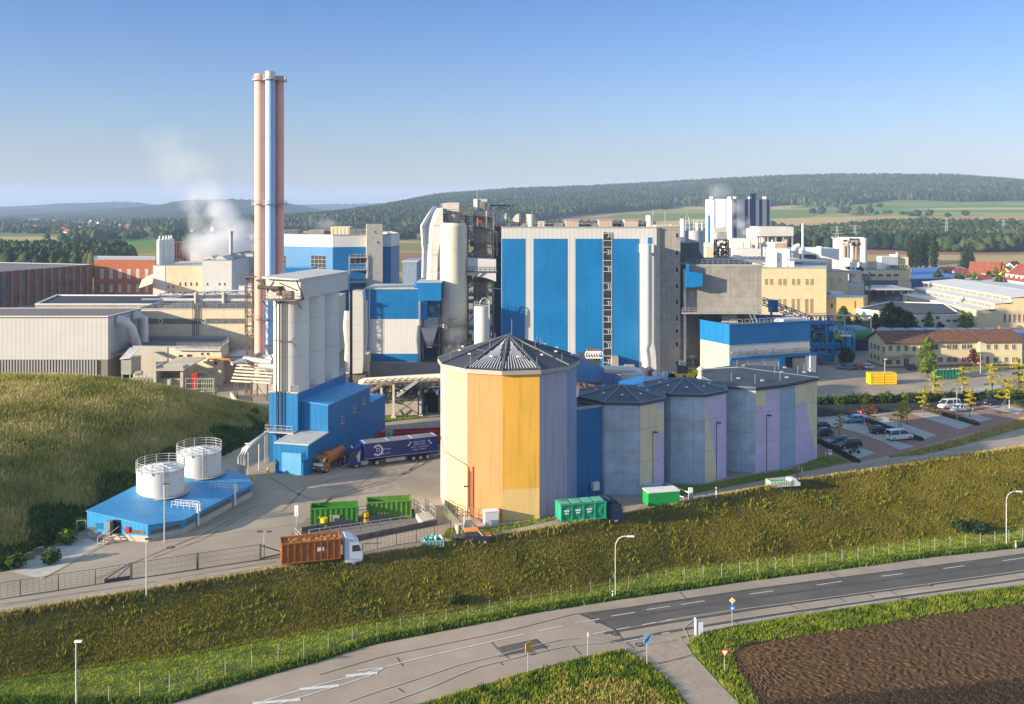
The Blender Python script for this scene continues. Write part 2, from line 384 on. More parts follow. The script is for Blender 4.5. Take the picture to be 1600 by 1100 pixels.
def fieldmat():
 m = bpy.data.materials.new('farm_fields'); m.use_nodes = True; nt = m.node_tree; L = nt.links.new; b = nt.nodes['Principled BSDF']
 b.inputs['Roughness'].default_value = 1; b.inputs['Specular IOR Level'].default_value = .05
 g = N(nt, 'ShaderNodeNewGeometry'); mp = N(nt, 'ShaderNodeMapping'); mp.inputs['Scale'].default_value = (1 / 330, 1 / 150, 0); mp.inputs['Rotation'].default_value = (0, 0, .25)
 L(g.outputs['Position'], mp.inputs[0]); v = N(nt, 'ShaderNodeTexVoronoi'); v.distance = 'CHEBYCHEV'; L(mp.outputs[0], v.inputs['Vector']); v.inputs['Scale'].default_value = 1
 s = N(nt, 'ShaderNodeSeparateColor'); L(v.outputs['Color'], s.inputs[0])
 cr = N(nt, 'ShaderNodeValToRGB'); cr.color_ramp.interpolation = 'CONSTANT'; L(s.outputs[0], cr.inputs[0])
 cs = [(.17, .23, .05), (.42, .30, .12), (.30, .30, .09), (.34, .18, .10), (.12, .25, .06), (.50, .36, .15), (.26, .24, .07)]
 e = cr.color_ramp.elements
 while len(e) < len(cs): e.new(.5)
 for i, c in enumerate(cs): e[i].position = i / len(cs); e[i].color = (*c, 1)
 no = N(nt, 'ShaderNodeTexNoise'); no.inputs['Scale'].default_value = .02; no.inputs['Detail'].default_value = 6; L(g.outputs['Position'], no.inputs['Vector'])
 mx = N(nt, 'ShaderNodeMix', data_type='RGBA', blend_type='MULTIPLY'); mx.inputs[0].default_value = .3; L(cr.outputs[0], mx.inputs[6]); L(no.outputs[0], mx.inputs[7])
 L(mx.outputs[2], b.inputs['Base Color']); return m
go = fastmesh('ground', V, F, [GRASSB, EMBB, MOUNDB, fieldmat()], vals_mi=mi, smooth=True); go['kind'] = 'structure'
mb = MB()
a = [(x, float(np.interp(x, crx, cry)) + 1.1) for x in np.linspace(-128, 150, 60)]
b = [(x, 460.) for x in np.linspace(-260, 330, 60)]
n = 60
for i in range(n - 1):
 (x0, y0), (x1, y1) = a[i], a[i + 1]; mb.add([(x0, y0, .03), (x1, y1, .03), (x1, 262, .03), (x0, 262, .03)], [(0, 1, 2, 3)])
mb.add([(-260, 262, .03), (330, 262, .03), (330, 520, .03), (-260, 520, .03)], [(0, 1, 2, 3)])
mb.add([(150, 204, .03), (330, 270, .03), (330, 262.5, .03), (150, 262, .03)], [(0, 1, 2, 3)])
struct(mb, 'yard', ASPH)
# main road below the bank
RT = [(240, 1108), (344, 1077), (500, 1034), (579, 1009), (706, 984), (844, 957), (961, 938.6), (1050, 926), (1159, 910), (1304, 892), (1450, 872), (1600, 856), (1700, 841)]
RB = [(560, 1110), (661, 1099), (740, 1075), (809, 1054), (860, 1040), (912, 1026), (974, 1014), (1097, 989), (1148, 978), (1268, 958), (1366, 944), (1486, 927), (1600, 914), (1700, 900)]
mb = MB(); strip(mb, RT, RB, 90, 6, .03); 
strip(mb, [(960, 1016), (1000, 1012), (1060, 1000), (1097, 990)], [(975, 1016), (1005, 1024), (1060, 1010), (1090, 1004)], 10, 3, .031)
struct(mb, 'main_road', ASPHR)
mb = MB(); strip(mb, [(902, 959), (1050, 940), (1184, 922), (1326, 903.6), (1435, 889), (1512, 880), (1600, 867), (1700, 853)],
 [(962, 985.5), (1050, 967), (1123, 956), (1232, 942), (1377, 922), (1486, 907), (1600, 891), (1700, 876)], 60, 3, .036)
struct(mb, 'dark_lane', ASPHD)
mb = MB(); strip(mb, [(1366, 931), (1470, 920), (1600, 902), (1700, 887)], [(1366, 942), (1486, 925), (1600, 912.5), (1700, 898)], 20, 2, .042)
strip(mb, [(1097, 981), (1150, 969), (1268, 953), (1360, 939)], [(1097, 988), (1148, 977), (1268, 957), (1366, 943)], 20, 2, .038)
struct(mb, 'cycle_path', ASPHL)
mb = MB(); strip(mb, [(974, 1013), (1015, 1036), (1050, 1067), (1078, 1104)], [(1060, 990), (1087, 1028), (1123, 1067), (1160, 1106)], 24, 4, .040)
struct(mb, 'farm_track', M('track_concrete', (.34, .27, .20), .95, .12, 1.5, bump=.2, bscale=6, col2=(.26, .21, .16), c2scale=.5))
mb = MB()
for p in [[(700, 706), (620, 745), (520, 775), (470, 830), (500, 868)], [(690, 712), (610, 752), (512, 782), (455, 836)], [(420, 745), (470, 775), (560, 800), (690, 790)], [(400, 790), (330, 830), (250, 862), (150, 905)], [(392, 800), (320, 842), (240, 872)],
 [(0, 955), (200, 925), (430, 885), (600, 868), (760, 838)], [(0, 945), (200, 916), (430, 878)], [(660, 660), (690, 690), (640, 735)], [(1290, 600), (1400, 612), (1500, 596)], [(1285, 590), (1420, 600), (1600, 580)], [(440, 800), (480, 760), (540, 745), (640, 740)]]:
 line(mb, [G0(*q) for q in p], .42, .046, world=True)
struct(mb, 'tyre_marks', M('tyre_polished_asphalt', (.225, .185, .14), .85, .25, .5))
mb = MB()
for d in (-1.1, 1.1, 3.9, 6.0):
 q = [G(*p)[:2] for p in [(925, 967), (1010, 953), (1184, 927), (1326, 908), (1512, 884), (1690, 860)]]; line(mb, [(x + .25 * d, y - d) for x, y in q], .55, .044, n=60, world=True)
struct(mb, 'wheel_paths', M('worn_wheel_path', (.082, .074, .064), .85, .25, .8))
# painted markings, all on the main road
mb = MB()
for p in [((1064, 945.5), (1101, 939.5)), ((1171.8, 929), (1208, 924)), ((1276, 915), (1315.5, 909)), ((1377, 901), (1411, 897)), ((1474, 889), (1507, 884.7)), ((1567, 877), (1600, 872)),
 ((1010, 953.5), (1047, 948)), ((955.5, 963.5), (992.5, 957.5)), ((899, 974.7), (937, 967.8)), ((841, 987), (880, 979)),
 ((928, 991), (947, 987.7)), ((963, 984.5), (986, 980.5)), ((1003, 977.5), (1025, 973)), ((1041, 970), (1066, 966)), ((975, 1003.5), (998, 999)), ((1000, 998), (1020, 994)), ((1034, 991), (1046, 989))]:
 line(mb, p, .16, .07)
line(mb, [(822, 991), (700, 1019), (630, 1035), (560, 1056), (500, 1070), (440, 1088), (380, 1106)], .16, .07)
line(mb, [(601, 1044), (600, 1049), (560, 1063), (500, 1081), (430, 1103)], .16, .07)
line(mb, [(560, 1049), (590, 1044), (601, 1044)], .16, .07)
for p in ([(540, 1057), (590, 1052)], [(468, 1078), (530, 1072)], [(395, 1100), (470, 1094)]): line(mb, p, .5, .066)
struct(mb, 'road_markings', LINE)
mb = MB()
for p in [[(541, 1098), (600, 1078), (655, 1060.6), (715, 1040), (775, 1026), (830, 1011), (878, 1000), (919, 997), (950, 1001), (978, 1010), (990, 1014)],
 [(603, 1100), (670, 1076), (740, 1045), (800, 1030), (844, 1019), (900, 1008), (947, 1005)],
 [(1050, 968.5), (1123, 957.5), (1232, 943.5), (1377, 923.5), (1486, 908.5), (1600, 892.5), (1690, 880)],
 [(1085, 968), (1070, 976), (1066, 986), (1068, 994), (1076, 1001)], [(1145, 969), (1268, 951.5), (1366, 938)]]:
 line(mb, p, .15, .10)
struct(mb, 'kerb_lines', KERB)
mb = MB()
for p in [[(500, 1055), (600, 1026), (700, 1006), (800, 985), (902, 959)], [(902, 959), (940, 972), (962, 986)], [(962, 986), (975, 1002), (990, 1012)], [(767, 1003), (783, 1021), (796, 1030)],
 [(837, 999), (850, 1012), (858, 1018)], [(779, 1027), (810, 1022), (858, 1009)], [(1062, 926), (1076, 940)], [(1296, 896), (1316, 905)], [(1515, 880), (1538, 897)], [(1424, 880), (1446, 888)],
 [(620, 1028), (630, 1042)], [(622, 1076), (632, 1083)], [(895, 1010), (908, 1024)], [(1388, 922), (1404, 931)], [(1352, 926), (1366, 934)], [(1306, 932), (1322, 941)], [(1230, 944), (1248, 952)],
 [(1143, 968), (1154, 975)], [(1030, 1038), (1060, 1030), (1083, 1023)], [(782, 1036), (786, 1040)]]:
 line(mb, p, .09, .058)
struct(mb, 'tar_joints', CRACK)
mb = MB(); strip(mb, [(778, 1012), (838, 999)], [(790, 1024), (856, 1012)], 5, 2, .052); struct(mb, 'asphalt_patch', ASPHD)
def disc(mb, px, py, r, off, mi=0, world=None):
 x, y = world or G(px, py)[:2]; mb.cyl(x, y, float(zf(x, y)) + off - .02, float(zf(x, y)) + off, r, n=14, mi=mi)
for i, (px, py, lb) in enumerate([(961, 991, 'round manhole cover where the dark lane surface begins'), (999, 1008, 'round manhole cover in the mouth of the farm track'),
      (830, 1021, 'round manhole cover beside the dark asphalt patch'), (1451, 914, 'round manhole cover in the cycle path near the right edge'),
      (266, 856, 'round manhole cover in the yard in front of the blue tank building'), (1413, 937, 'small manhole cover by the pale part of the cycle path')]):
 mb = MB(); disc(mb, px, py, .48, .075, 0); disc(mb, px, py, .3, .085, 1)
 solo(mb, 'manhole_cover', [CRACK, M('cast_iron', (.16, .13, .10), .7, .2)], lb, 'manhole cover')
# bare soil field
SOIL = M('ploughed_soil', (.095, .054, .025), .97, .35, 3.5, bump=1.0, bscale=5, col2=(.13, .078, .038), c2scale=.7, spec=.1)
top = [(1137, 1016), (1152, 1009), (1268, 991), (1377, 973), (1486, 956), (1600, 943), (1720, 925)]
bot = [(1150, 1045), (1190, 1112), (1300, 1125), (1420, 1125), (1540, 1125), (1640, 1125), (1760, 1120)]
mb = MB(); strip(mb, top, bot, 130, 70, .15)
vs = np.array(mb.v); rnd = RNG.normal(0, .045, len(vs))
rowdir = np.array([G(1600, 1040)[0] - G(1400, 1100)[0], G(1600, 1040)[1] - G(1400, 1100)[1]]); rowdir /= np.hypot(*rowdir)
q = vs[:, 0] * -rowdir[1] + vs[:, 1] * rowdir[0]
vs[:, 2] += rnd
mb.v = [tuple(p) for p in vs]; struct(mb, 'ploughed_field', SOIL)
mb = MB()
e0 = np.array(G(1400, 1095)[:2]); e1 = np.array(G(1475, 1042)[:2]); rd = (e1 - e0) / np.hypot(*(e1 - e0)); pr_ = np.array([rd[1], -rd[0]])
for k in range(56):       # seed rows in the near right corner
 p0 = np.array(G(1205 + k * 8.5, 1104)[:2]); line(mb, [p0, p0 + rd * (1.2 + k * .17 + .5 * math.sin(k * 2.3))], .16, .27, 0, world=True)
struct(mb, 'seed_rows', M('seed_row_soil', (.030, .016, .008), .95, .3, 2, bump=.5))
# car park surfaces
LOT = [G0(*p) for p in [(1262, 676), (1279, 655), (1349, 642), (1423, 628), (1494, 612), (1548, 602), (1640, 590), (1660, 650), (1600, 662), (1520, 676), (1440, 698), (1390, 712), (1340, 722), (1300, 727), (1262, 722)]]
mb = MB(); mb.add([(x, y, .05) for x, y in LOT], [tuple(range(len(LOT)))]); struct(mb, 'car_park_paving', PAVER)
mb = MB()
for q in [[(1279, 655), (1349, 642), (1548, 602), (1590, 600), (1500, 620), (1440, 636), (1360, 652), (1310, 662), (1279, 668)],
 [(1308, 699), (1344, 699), (1367, 708), (1340, 717)], [(1279, 664), (1318, 655), (1352, 666), (1400, 690), (1430, 698), (1405, 703), (1380, 691), (1340, 676), (1310, 668)],
 [(1355, 659), (1381, 651), (1463, 680), (1440, 688), (1425, 686)], [(1422, 646), (1452, 645), (1521, 664), (1500, 671)], [(1500, 650), (1518, 645), (1551, 655), (1529, 660)],
 [(1480, 622), (1510, 618), (1560, 630), (1600, 640), (1590, 648), (1556, 640), (1530, 634)]]:
 mb.add([(*G0(*p), .054 + .002 * len(mb.f)) for p in q], [tuple(range(len(q)))])
struct(mb, 'parking_bays', PAVEG)
mb = MB()   # site road at the top of the bank, right part
SR_T = [(870, 818), (960, 803), (1050, 783), (1150, 763), (1240, 744), (1300, 730), (1400, 711), (1500, 692), (1600, 666), (1700, 648)]
SR_B = [(870, 830), (960, 813), (1050, 795), (1150, 775), (1240, 756), (1320, 735), (1440, 713), (1520, 702), (1600, 689), (1700, 672)]
wstrip(mb, [G0(*p) for p in SR_T], [(G0(*p)[0], G0(*p)[1] + 1.0) for p in SR_B], 50, 2, .045); 
mb.v = [(x, y, .052) for x, y, z in mb.v]
struct(mb, 'site_road', ASPHR)
mb = MB()
for p0, p1 in [((1392, 724), (1432, 716)), ((1358, 731), (1381, 727)), ((1431, 717), (1450, 713)), ((1462, 710), (1480, 706)), ((1497, 701), (1515, 697)), ((1532, 693), (1549, 689)), ((1566, 684), (1583, 680)), ((984, 796), (999, 794)), ((836, 818), (851, 815)), ((771, 833), (778, 842))]:
 a, b = G0(*p0), G0(*p1); line(mb, [a, b], .16, .075, world=True)
for p0, p1 in [((205, 915), (228, 912)), ((245, 909), (264, 907)), ((284, 904), (304, 901)), ((324, 898), (344, 896)), ((360, 893), (378, 891)), ((395, 889), (407, 887))]:
 line(mb, [G0(*p0), G0(*p1)], .14, .075, world=True)
struct(mb, 'yard_markings', LINE)
mb = MB()
for p in [[(0, 949), (60, 938)], [(600, 727), (560, 760)], [(650, 745), (560, 762), (470, 760)], [(440, 775), (520, 740)], [(640, 665), (676, 655)], [(300, 830), (380, 800)]]:
 line(mb, [G0(*q) for q in p], .06, .06, world=True)
struct(mb, 'yard_cracks', CRACK)
def gpatch(name, pts, off=.07, mat=None, kind='structure'):
 mb = MB(); P = [G0(*p) for p in pts]; mb.add([(x, y, off) for x, y in P], [tuple(range(len(P)))])
 struct(mb, name, mat or M('lawn', (.105, .14, .018), .95, .3, .6, bump=.5, bscale=6, col2=(.16, .16, .03), c2scale=.3)); return P
LAWNS = [gpatch('lawn', p, .06 + .003 * i) for i, p in enumerate([[(690, 840), (700, 826), (770, 824), (838, 812), (866, 806), (866, 813), (800, 827), (740, 840), (712, 846)],
 [(1040, 768), (1055, 757), (1090, 759), (1130, 752), (1180, 742), (1240, 733), (1279, 716), (1300, 712), (1325, 722), (1240, 741), (1150, 759), (1050, 778)],
 [(592, 662), (596, 650), (664, 644), (668, 652), (630, 656)], [(245, 612), (338, 612), (338, 618), (320, 626), (260, 622)],
 [(1512, 622), (1545, 610), (1600, 604), (1660, 600), (1660, 640), (1600, 634), (1545, 628)], [(1468, 576), (1600, 572), (1600, 576), (1475, 580)],
 [(0, 893), (60, 865), (130, 828), (137, 812), (100, 822), (0, 870)]])]
mb = MB(); P = [G0(*p) for p in [(12, 893), (70, 860), (137, 842), (160, 850), (65, 905)]]; mb.add([(x, y, .055) for x, y in P], [tuple(range(5))]); struct(mb, 'concrete_apron', CONCL)
mb = MB(); line(mb, [G0(65, 905), G0(165, 850)], .18, .10, world=True); struct(mb, 'drain_kerb', M('pale_kerb', (.5, .42, .25), .9, .1))
MEMB = MV('bank_weeds', [(.07, .058, .008), (.175, .15, .014), (.27, .235, .022), (.29, .21, .05)], .13, trans=.12, dist=.55)
MGR = MV('verge_grass', [(.09, .13, .008), (.19, .25, .012), (.29, .33, .018), (.34, .32, .04)], .5, trans=.15)
MMND = MV('meadow_grass', [(.10, .13, .02), (.26, .26, .05), (.48, .40, .12), (.66, .54, .24)], .12, trans=.12, dist=.55)
MDRY = MV('dry_grass', [(.22, .16, .05), (.40, .31, .08), (.50, .38, .12), (.18, .22, .03)], .8, trans=.12)
MLEAF = MV('green_leaves', [(.018, .045, .008), (.045, .085, .012), (.085, .13, .016)], .6, trans=.2, dist=.3)
MLEAFD = MV('dark_leaves', [(.010, .028, .010), (.022, .048, .014), (.045, .07, .018)], .6, trans=.15, dist=.3)
MLEAFL = MV('light_leaves', [(.06, .10, .012), (.12, .19, .02), (.20, .27, .03)], .6, trans=.25, dist=.3)
MLEAFY = MV('yellow_leaves', [(.20, .22, .012), (.40, .36, .02), (.55, .44, .03), (.26, .30, .02)], .6, trans=.3, dist=.3)
MLEAFP = MV('purple_leaves', [(.03, .008, .012), (.07, .018, .025), (.12, .03, .03)], .6, trans=.15)
MFAR = MV('far_wood_leaves', [(.006, .018, .008), (.016, .036, .012), (.036, .058, .016), (.09, .09, .025)], .012, trans=0, dist=.4)
BARK = M('bark', (.10, .075, .05), .95, .3, 3)
def blades(name, XY, h, wd, mat, label=None, lean=.5, nb=3, cat='grass', zoff=0, hv=.5):
 n = len(XY); XY = np.repeat(XY, nb, 0) + RNG.normal(0, wd * .8, (n * nb, 2)); n = len(XY)
 Z = zf(XY[:, 0], XY[:, 1]) + zoff; a = RNG.uniform(0, 6.283, n); ln = RNG.uniform(0, lean, n); hh = h * RNG.uniform(1 - hv, 1 + hv, n); ww = wd * RNG.uniform(.6, 1.4, n)
 dx, dy = np.cos(a), np.sin(a); b = RNG.uniform(0, 6.283, n)
 p0 = np.stack([XY[:, 0] - dx * ww, XY[:, 1] - dy * ww, Z - .05], 1); p1 = np.stack([XY[:, 0] + dx * ww, XY[:, 1] + dy * ww, Z - .05], 1)
 p2 = np.stack([XY[:, 0] + np.cos(b) * ln * hh + dx * ww * .5, XY[:, 1] + np.sin(b) * ln * hh + dy * ww * .5, Z + hh], 1)
 V = np.stack([p0, p1, p2], 1).reshape(-1, 3); F = np.arange(3 * n).reshape(-1, 3); v = np.repeat(RNG.random(n), 3)
 v = v * .8 + np.tile([0, 0, .2], n)
 o = fastmesh(name, V, F, mat, v); return tg(o, label, cat, None, 'stuff')
def sample(x0, x1, dens, cond, y0=60, y1=240):
 n = int((x1 - x0) * (y1 - y0) * dens); X = RNG.uniform(x0, x1, n); Y = RNG.uniform(y0, y1, n)
 vis = np.abs(X / Y) < .82; X, Y = X[vis], Y[vis]; k = cond(X, Y); return np.stack([X[k], Y[k]], 1)
def cyb(X): return np.interp(X, crx, cry), np.interp(X, bsx, bsy)
def in_poly(X, Y, P):
 r = np.zeros(X.shape, bool); n = len(P)
 for i in range(n):
  (x0, y0), (x1, y1) = P[i], P[(i + 1) % n]; c = ((y0 > Y) != (y1 > Y)) & (X < (x1 - x0) * (Y - y0) / (y1 - y0 + 1e-12) + x0); r ^= c
 return r
def lowpoly(px): return [G(*p)[:2] for p in px]
RTW = lowpoly(RT); rtx = np.array([p[0] for p in RTW]); rty = np.array([p[1] for p in RTW])
def clump(X, Y, s, t):   # soft natural clumping
 v = np.sin(X * s + 1.3 * np.sin(Y * s * .7)) + np.sin(Y * s * 1.31 + 1.7 * np.sin(X * s * .53)); return v > t
S = sample(-110, 145, 80, lambda X, Y: (lambda c: (Y < c[0] + .2) & (Y > c[1] - .6))(cyb(X)))
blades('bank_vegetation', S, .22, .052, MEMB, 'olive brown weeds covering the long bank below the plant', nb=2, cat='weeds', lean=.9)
S = sample(-110, 145, 2.2, lambda X, Y: (lambda c: (Y < c[0]) & (Y > c[1]) & clump(X, Y, .55, .3))(cyb(X)))
blades('bank_herbs', S, .5, .11, MV('bank_herb_leaves', [(.07, .10, .01), (.18, .20, .018), (.28, .24, .035)], .3, trans=.12), 'taller green herbs in tufts on the long bank', nb=4, cat='weeds', lean=.8)
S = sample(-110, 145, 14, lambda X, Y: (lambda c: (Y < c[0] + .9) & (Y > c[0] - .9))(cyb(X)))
blades('bank_crest_grass', S, .42, .06, MDRY, 'dry pale grass along the top edge of the bank', nb=3, lean=.7)
S = sample(-95, 130, 30, lambda X, Y: (lambda c: (Y < c[1] + .3) & (Y > np.interp(X, rtx, rty) + .35))(cyb(X)), 70, 175)
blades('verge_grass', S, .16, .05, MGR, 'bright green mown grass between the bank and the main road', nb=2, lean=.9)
S = sample(-95, 130, 26, lambda X, Y: (Y < np.interp(X, rtx, rty) + 1.7) & (Y > np.interp(X, rtx, rty) + .1), 70, 175)
blades('roadside_weeds', S, .42, .10, MV('roadside_leaves', [(.03, .065, .008), (.08, .14, .014), (.16, .22, .02)], .6, trans=.15), 'dense green weeds along the edge of the main road', nb=3, cat='weeds', lean=.8)
GI = lowpoly([(650, 1104), (740, 1076), (809, 1056), (860, 1042), (912, 1029), (974, 1016), (1014, 1038), (1048, 1069), (1072, 1106)])
S = sample(-16, 28, 40, lambda X, Y: in_poly(X, Y, GI), 80, 112)
blades('corner_grass', S, .36, .08, MV('corner_grass_leaves', [(.04, .075, .010), (.11, .17, .014), (.21, .26, .02), (.38, .30, .06)], .5, trans=.15), 'lush green grass in the corner between main road and farm track', nb=2, lean=.8)
GI2 = lowpoly([(840, 1108), (870, 1085), (950, 1062), (1010, 1072), (1050, 1108)])
S = sample(-2, 26, 26, lambda X, Y: in_poly(X, Y, GI2), 80, 100)
blades('dry_corner_grass', S, .42, .10, MDRY, 'yellow dry grass patch at the bottom edge beside the farm track', nb=2, lean=.8)
GF = lowpoly([(1076, 1002), (1097, 992), (1148, 981), (1268, 961), (1366, 947), (1486, 930), (1600, 917), (1700, 903), (1700, 930), (1600, 946), (1486, 960), (1377, 977), (1268, 994), (1165, 1010), (1142, 1024), (1160, 1060), (1190, 1106), (1160, 1106), (1125, 1066), (1088, 1026)])
S = sample(15, 85, 40, lambda X, Y: in_poly(X, Y, GF), 80, 150)
blades('field_margin_grass', S, .36, .08, MV('margin_grass_leaves', [(.045, .08, .010), (.11, .17, .014), (.19, .25, .02), (.32, .28, .05)], .5, trans=.15), 'green grass margin between cycle path and ploughed field', nb=2, lean=.8)
S = sample(-165, -44, 24, lambda X, Y: (mound_d(X, Y) > .4), 95, 212)
blades('mound_meadow', S, .7, .075, MMND, 'tall tawny meadow grass on the mound at the left', nb=2, lean=.55)
S = sample(-100, -44, 10, lambda X, Y: (mound_d(X, Y) > -.3) & (mound_d(X, Y) < 3.2 + 2 * np.sin(Y * .4)) & (Y < 190), 105, 190)
blades('mound_foot_scrub', S, 1.0, .18, MV('scrub_leaves', [(.015, .04, .008), (.04, .085, .012), (.08, .14, .016)], .5, trans=.15), 'dark green scrub along the foot of the mound', nb=4, cat='scrub', lean=.7)
for i, P in enumerate(LAWNS):
 P = np.array(P); S = sample(P[:, 0].min(), P[:, 0].max(), 14 if i < 2 else 8, lambda X, Y: in_poly(X, Y, [tuple(p) for p in P]), P[:, 1].min(), P[:, 1].max())
 if len(S): blades('lawn_grass', S, .18, .06, MGR, None, nb=2, lean=.8, zoff=.06)['label'] = ['short grass at the foot of the big striped silo', 'shaded grass strip at the foot of the grey and violet silos', 'small lawn under the pipe bridge', 'lawn in front of the transformer bays', 'lawn at the right end of the car park', 'narrow lawn in front of the cream office building', 'weedy strip between the mound and the concrete apron'][i]
RS = [G0(1385, 716), G0(1440, 703), G0(1500, 688), G0(1600, 655), G0(1700, 640), G0(1700, 652), G0(1600, 668), G0(1500, 697), G0(1440, 711)]
S = sample(60, 120, 22, lambda X, Y: in_poly(X, Y, RS), 160, 215)
blades('roadside_dry_grass', S, .55, .09, MDRY, 'yellow dry grass between car park and site road', nb=3, lean=.7)
def leafcloud(cents, rad, n, ls, flat=1.0, up=.3, shell=.55):
 """n leaf-sized faces spread through lobes"""
 cents = np.array(cents, float); rad = np.array(rad, float); k = RNG.choice(len(cents), n, p=rad ** 2 / (rad ** 2).sum())
 d = RNG.normal(size=(n, 3)); d /= np.linalg.norm(d, axis=1)[:, None]; r = rad[k] * (shell + (1 - shell) * RNG.random(n)) * RNG.uniform(.85, 1.12, n)
 P = cents[k] + d * r[:, None] * np.array([1, 1, flat]); nn = d + RNG.normal(0, .55, (n, 3)) + np.array([0, 0, up]); nn /= np.linalg.norm(nn, axis=1)[:, None]
 t = np.cross(nn, RNG.normal(size=(n, 3))); t /= np.linalg.norm(t, axis=1)[:, None]; b = np.cross(nn, t); s = ls * RNG.uniform(.6, 1.4, n)[:, None]
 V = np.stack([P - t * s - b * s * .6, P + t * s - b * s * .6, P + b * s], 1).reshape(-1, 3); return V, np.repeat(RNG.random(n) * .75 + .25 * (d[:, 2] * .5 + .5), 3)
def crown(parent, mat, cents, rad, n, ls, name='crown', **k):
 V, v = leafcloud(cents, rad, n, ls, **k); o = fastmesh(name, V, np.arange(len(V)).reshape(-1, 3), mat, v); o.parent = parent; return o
def trunk(parent, h, r, limbs=6, spread=1.5, name='trunk', lean=.0):
 mb = MB(); mb.tube([(0, 0, -.2), (lean * .3, 0, h * .4), (lean * .6, .05, h * .75), (lean, 0, h)], [r, r * .8, r * .55, r * .25], 7)
 for i in range(limbs):
  a = i * 2.4; z = h * (.4 + .5 * i / limbs); L_ = spread * (1.1 - .5 * i / limbs)
  mb.tube([(lean * .5, 0, z), (math.cos(a) * L_ * .6, math.sin(a) * L_ * .6, z + L_ * .45), (math.cos(a) * L_, math.sin(a) * L_, z + L_ * .9)], [r * .4, r * .25, r * .1], 5)
 return mb.build(name, BARK, parent)
def tree_proto(kind, h, wd, mat, n=900, ls=.22, name='tree', lobes=9, flat=.8, zb=.35):
 t = thing(name, 'tree', 'tree', (0, 0, 0)); WL[t.name] = (0, 0, 0)
 trunk(t, h * .8, h * .022 + .05, 6, wd * .33)
 c = []; r = []
 for i in range(lobes):
  a = i * 2.399; q = (i + .5) / lobes; z = h * (zb + (1 - zb) * .92 * q); m = wd * .5 * math.sin(math.pi * min(1, .22 + q * .85)) ** .8 * .55
  c.append((math.cos(a) * m, math.sin(a) * m, z)); r.append(wd * (.22 + .1 * random.random()) * (1.15 - .5 * q))
 crown(t, mat, c, r, n, ls, flat=flat); return t
P_BROAD = tree_proto('b', 9, 6.5, MLEAF, 1800, .30, 'broadleaf_tree', 12)
P_BUSHT = tree_proto('b', 6, 6, MLEAFD, 1300, .28, 'round_tree', 9, zb=.3)
P_BIRCH = tree_proto('b', 11, 5.2, MLEAFL, 1900, .22, 'birch_tree', 13, zb=.15)
P_PURP = tree_proto('b', 5.5, 4.2, MLEAFP, 1000, .2, 'purple_tree', 8, zb=.3)
def shrub_proto(nm, mat, n=500, s=1.0):
 t = thing(nm, 'shrub', 'shrub', (0, 0, 0)); mb = MB()
 for i in range(5): a = i * 1.3; mb.tube([(0, 0, -.1), (math.cos(a) * .3 * s, math.sin(a) * .3 * s, .7 * s)], [.04, .015], 5)
 mb.build('stem', BARK, t)
 crown(t, mat, [(0, 0, .8 * s), (.5 * s, .2 * s, .6 * s), (-.5 * s, .1 * s, .65 * s), (.1 * s, -.5 * s, .55 * s), (0, .5 * s, .7 * s)], [.7 * s, .5 * s, .55 * s, .5 * s, .5 * s], n, .14 * s, name='foliage'); return t
P_SHRUB = shrub_proto('shrub', MLEAF, 420, 1.3); P_SHRUBL = shrub_proto('light_shrub', MLEAFL, 420, 1.25); P_SHRUBD = shrub_proto('dark_shrub', MLEAFD, 400, 1.3)
def poplar_proto():
 t = thing('poplar_tree', 't', 'tree', (0, 0, 0)); trunk(t, 20, .4, 5, 1)
 crown(t, MLEAFD, [(.3 * math.sin(i * 2), .3 * math.cos(i * 2), 3.5 + i * 1.75) for i in range(11)], [1.5, 1.9, 2.1, 2.2, 2.2, 2.1, 2.0, 1.8, 1.5, 1.2, .8], 1500, .42, flat=1.2); return t
P_POP = poplar_proto()
def fir_proto():
 t = thing('fir_tree', 't', 'tree', (0, 0, 0)); trunk(t, 17, .4, 0, 1)
 crown(t, MLEAFD, [(0, 0, 1.5 + i * 1.25) for i in range(14)], [4.4 - i * .29 for i in range(14)], 2200, .4, flat=.35, up=.6, shell=.3); return t
P_FIR = fir_proto()
def locust_proto():   # young car park tree with open layered yellow foliage, tied to two stakes
 t = thing('young_locust_tree', 't', 'tree', (0, 0, 0)); mb = MB(); mb.tube([(0, 0, -.1), (0.05, 0, 2.2), (0, .05, 5.6)], [.07, .06, .02], 6)
 c = []; r = []
 for i in range(11):
  a = i * 2.2; z = 2.1 + i * .36; L_ = 1.75 * (1 - .055 * i) * random.uniform(.6, 1.1); mb.tube([(0, 0, z - .2), (math.cos(a) * L_, math.sin(a) * L_, z + .2)], [.03, .01], 4)
  for q in (.3, .65, 1.0): c.append((math.cos(a + .3 * q) * L_ * q, math.sin(a + .3 * q) * L_ * q, z + .1 + .25 * random.random())); r.append(random.uniform(.25, .5))
 mb.build('trunk', BARK, t); crown(t, MLEAFY, c, r, 1700, .11, flat=.5, up=.5, shell=.15)
 mb = MB(); mb.tube([(.45, 0, 0), (.45, 0, 1.9)], .05, 6); mb.build('stake', BSTEEL, t); return t
P_LOC = locust_proto()
USED = set()
def put(proto, px, py, label, group=None, s=1, rz=None, used=USED, z=None):
 x, y, zz = G(px, py); o = place(proto, (x, y, zz if z is None else z), random.uniform(0, 6) if rz is None else rz, label, group, s, used); return o
def putw(proto, x, y, z, label, group=None, s=1, used=USED): return place(proto, (x, y, z), random.uniform(0, 6), label, group, s, used)
GL = 'young yellow trees in the car park'
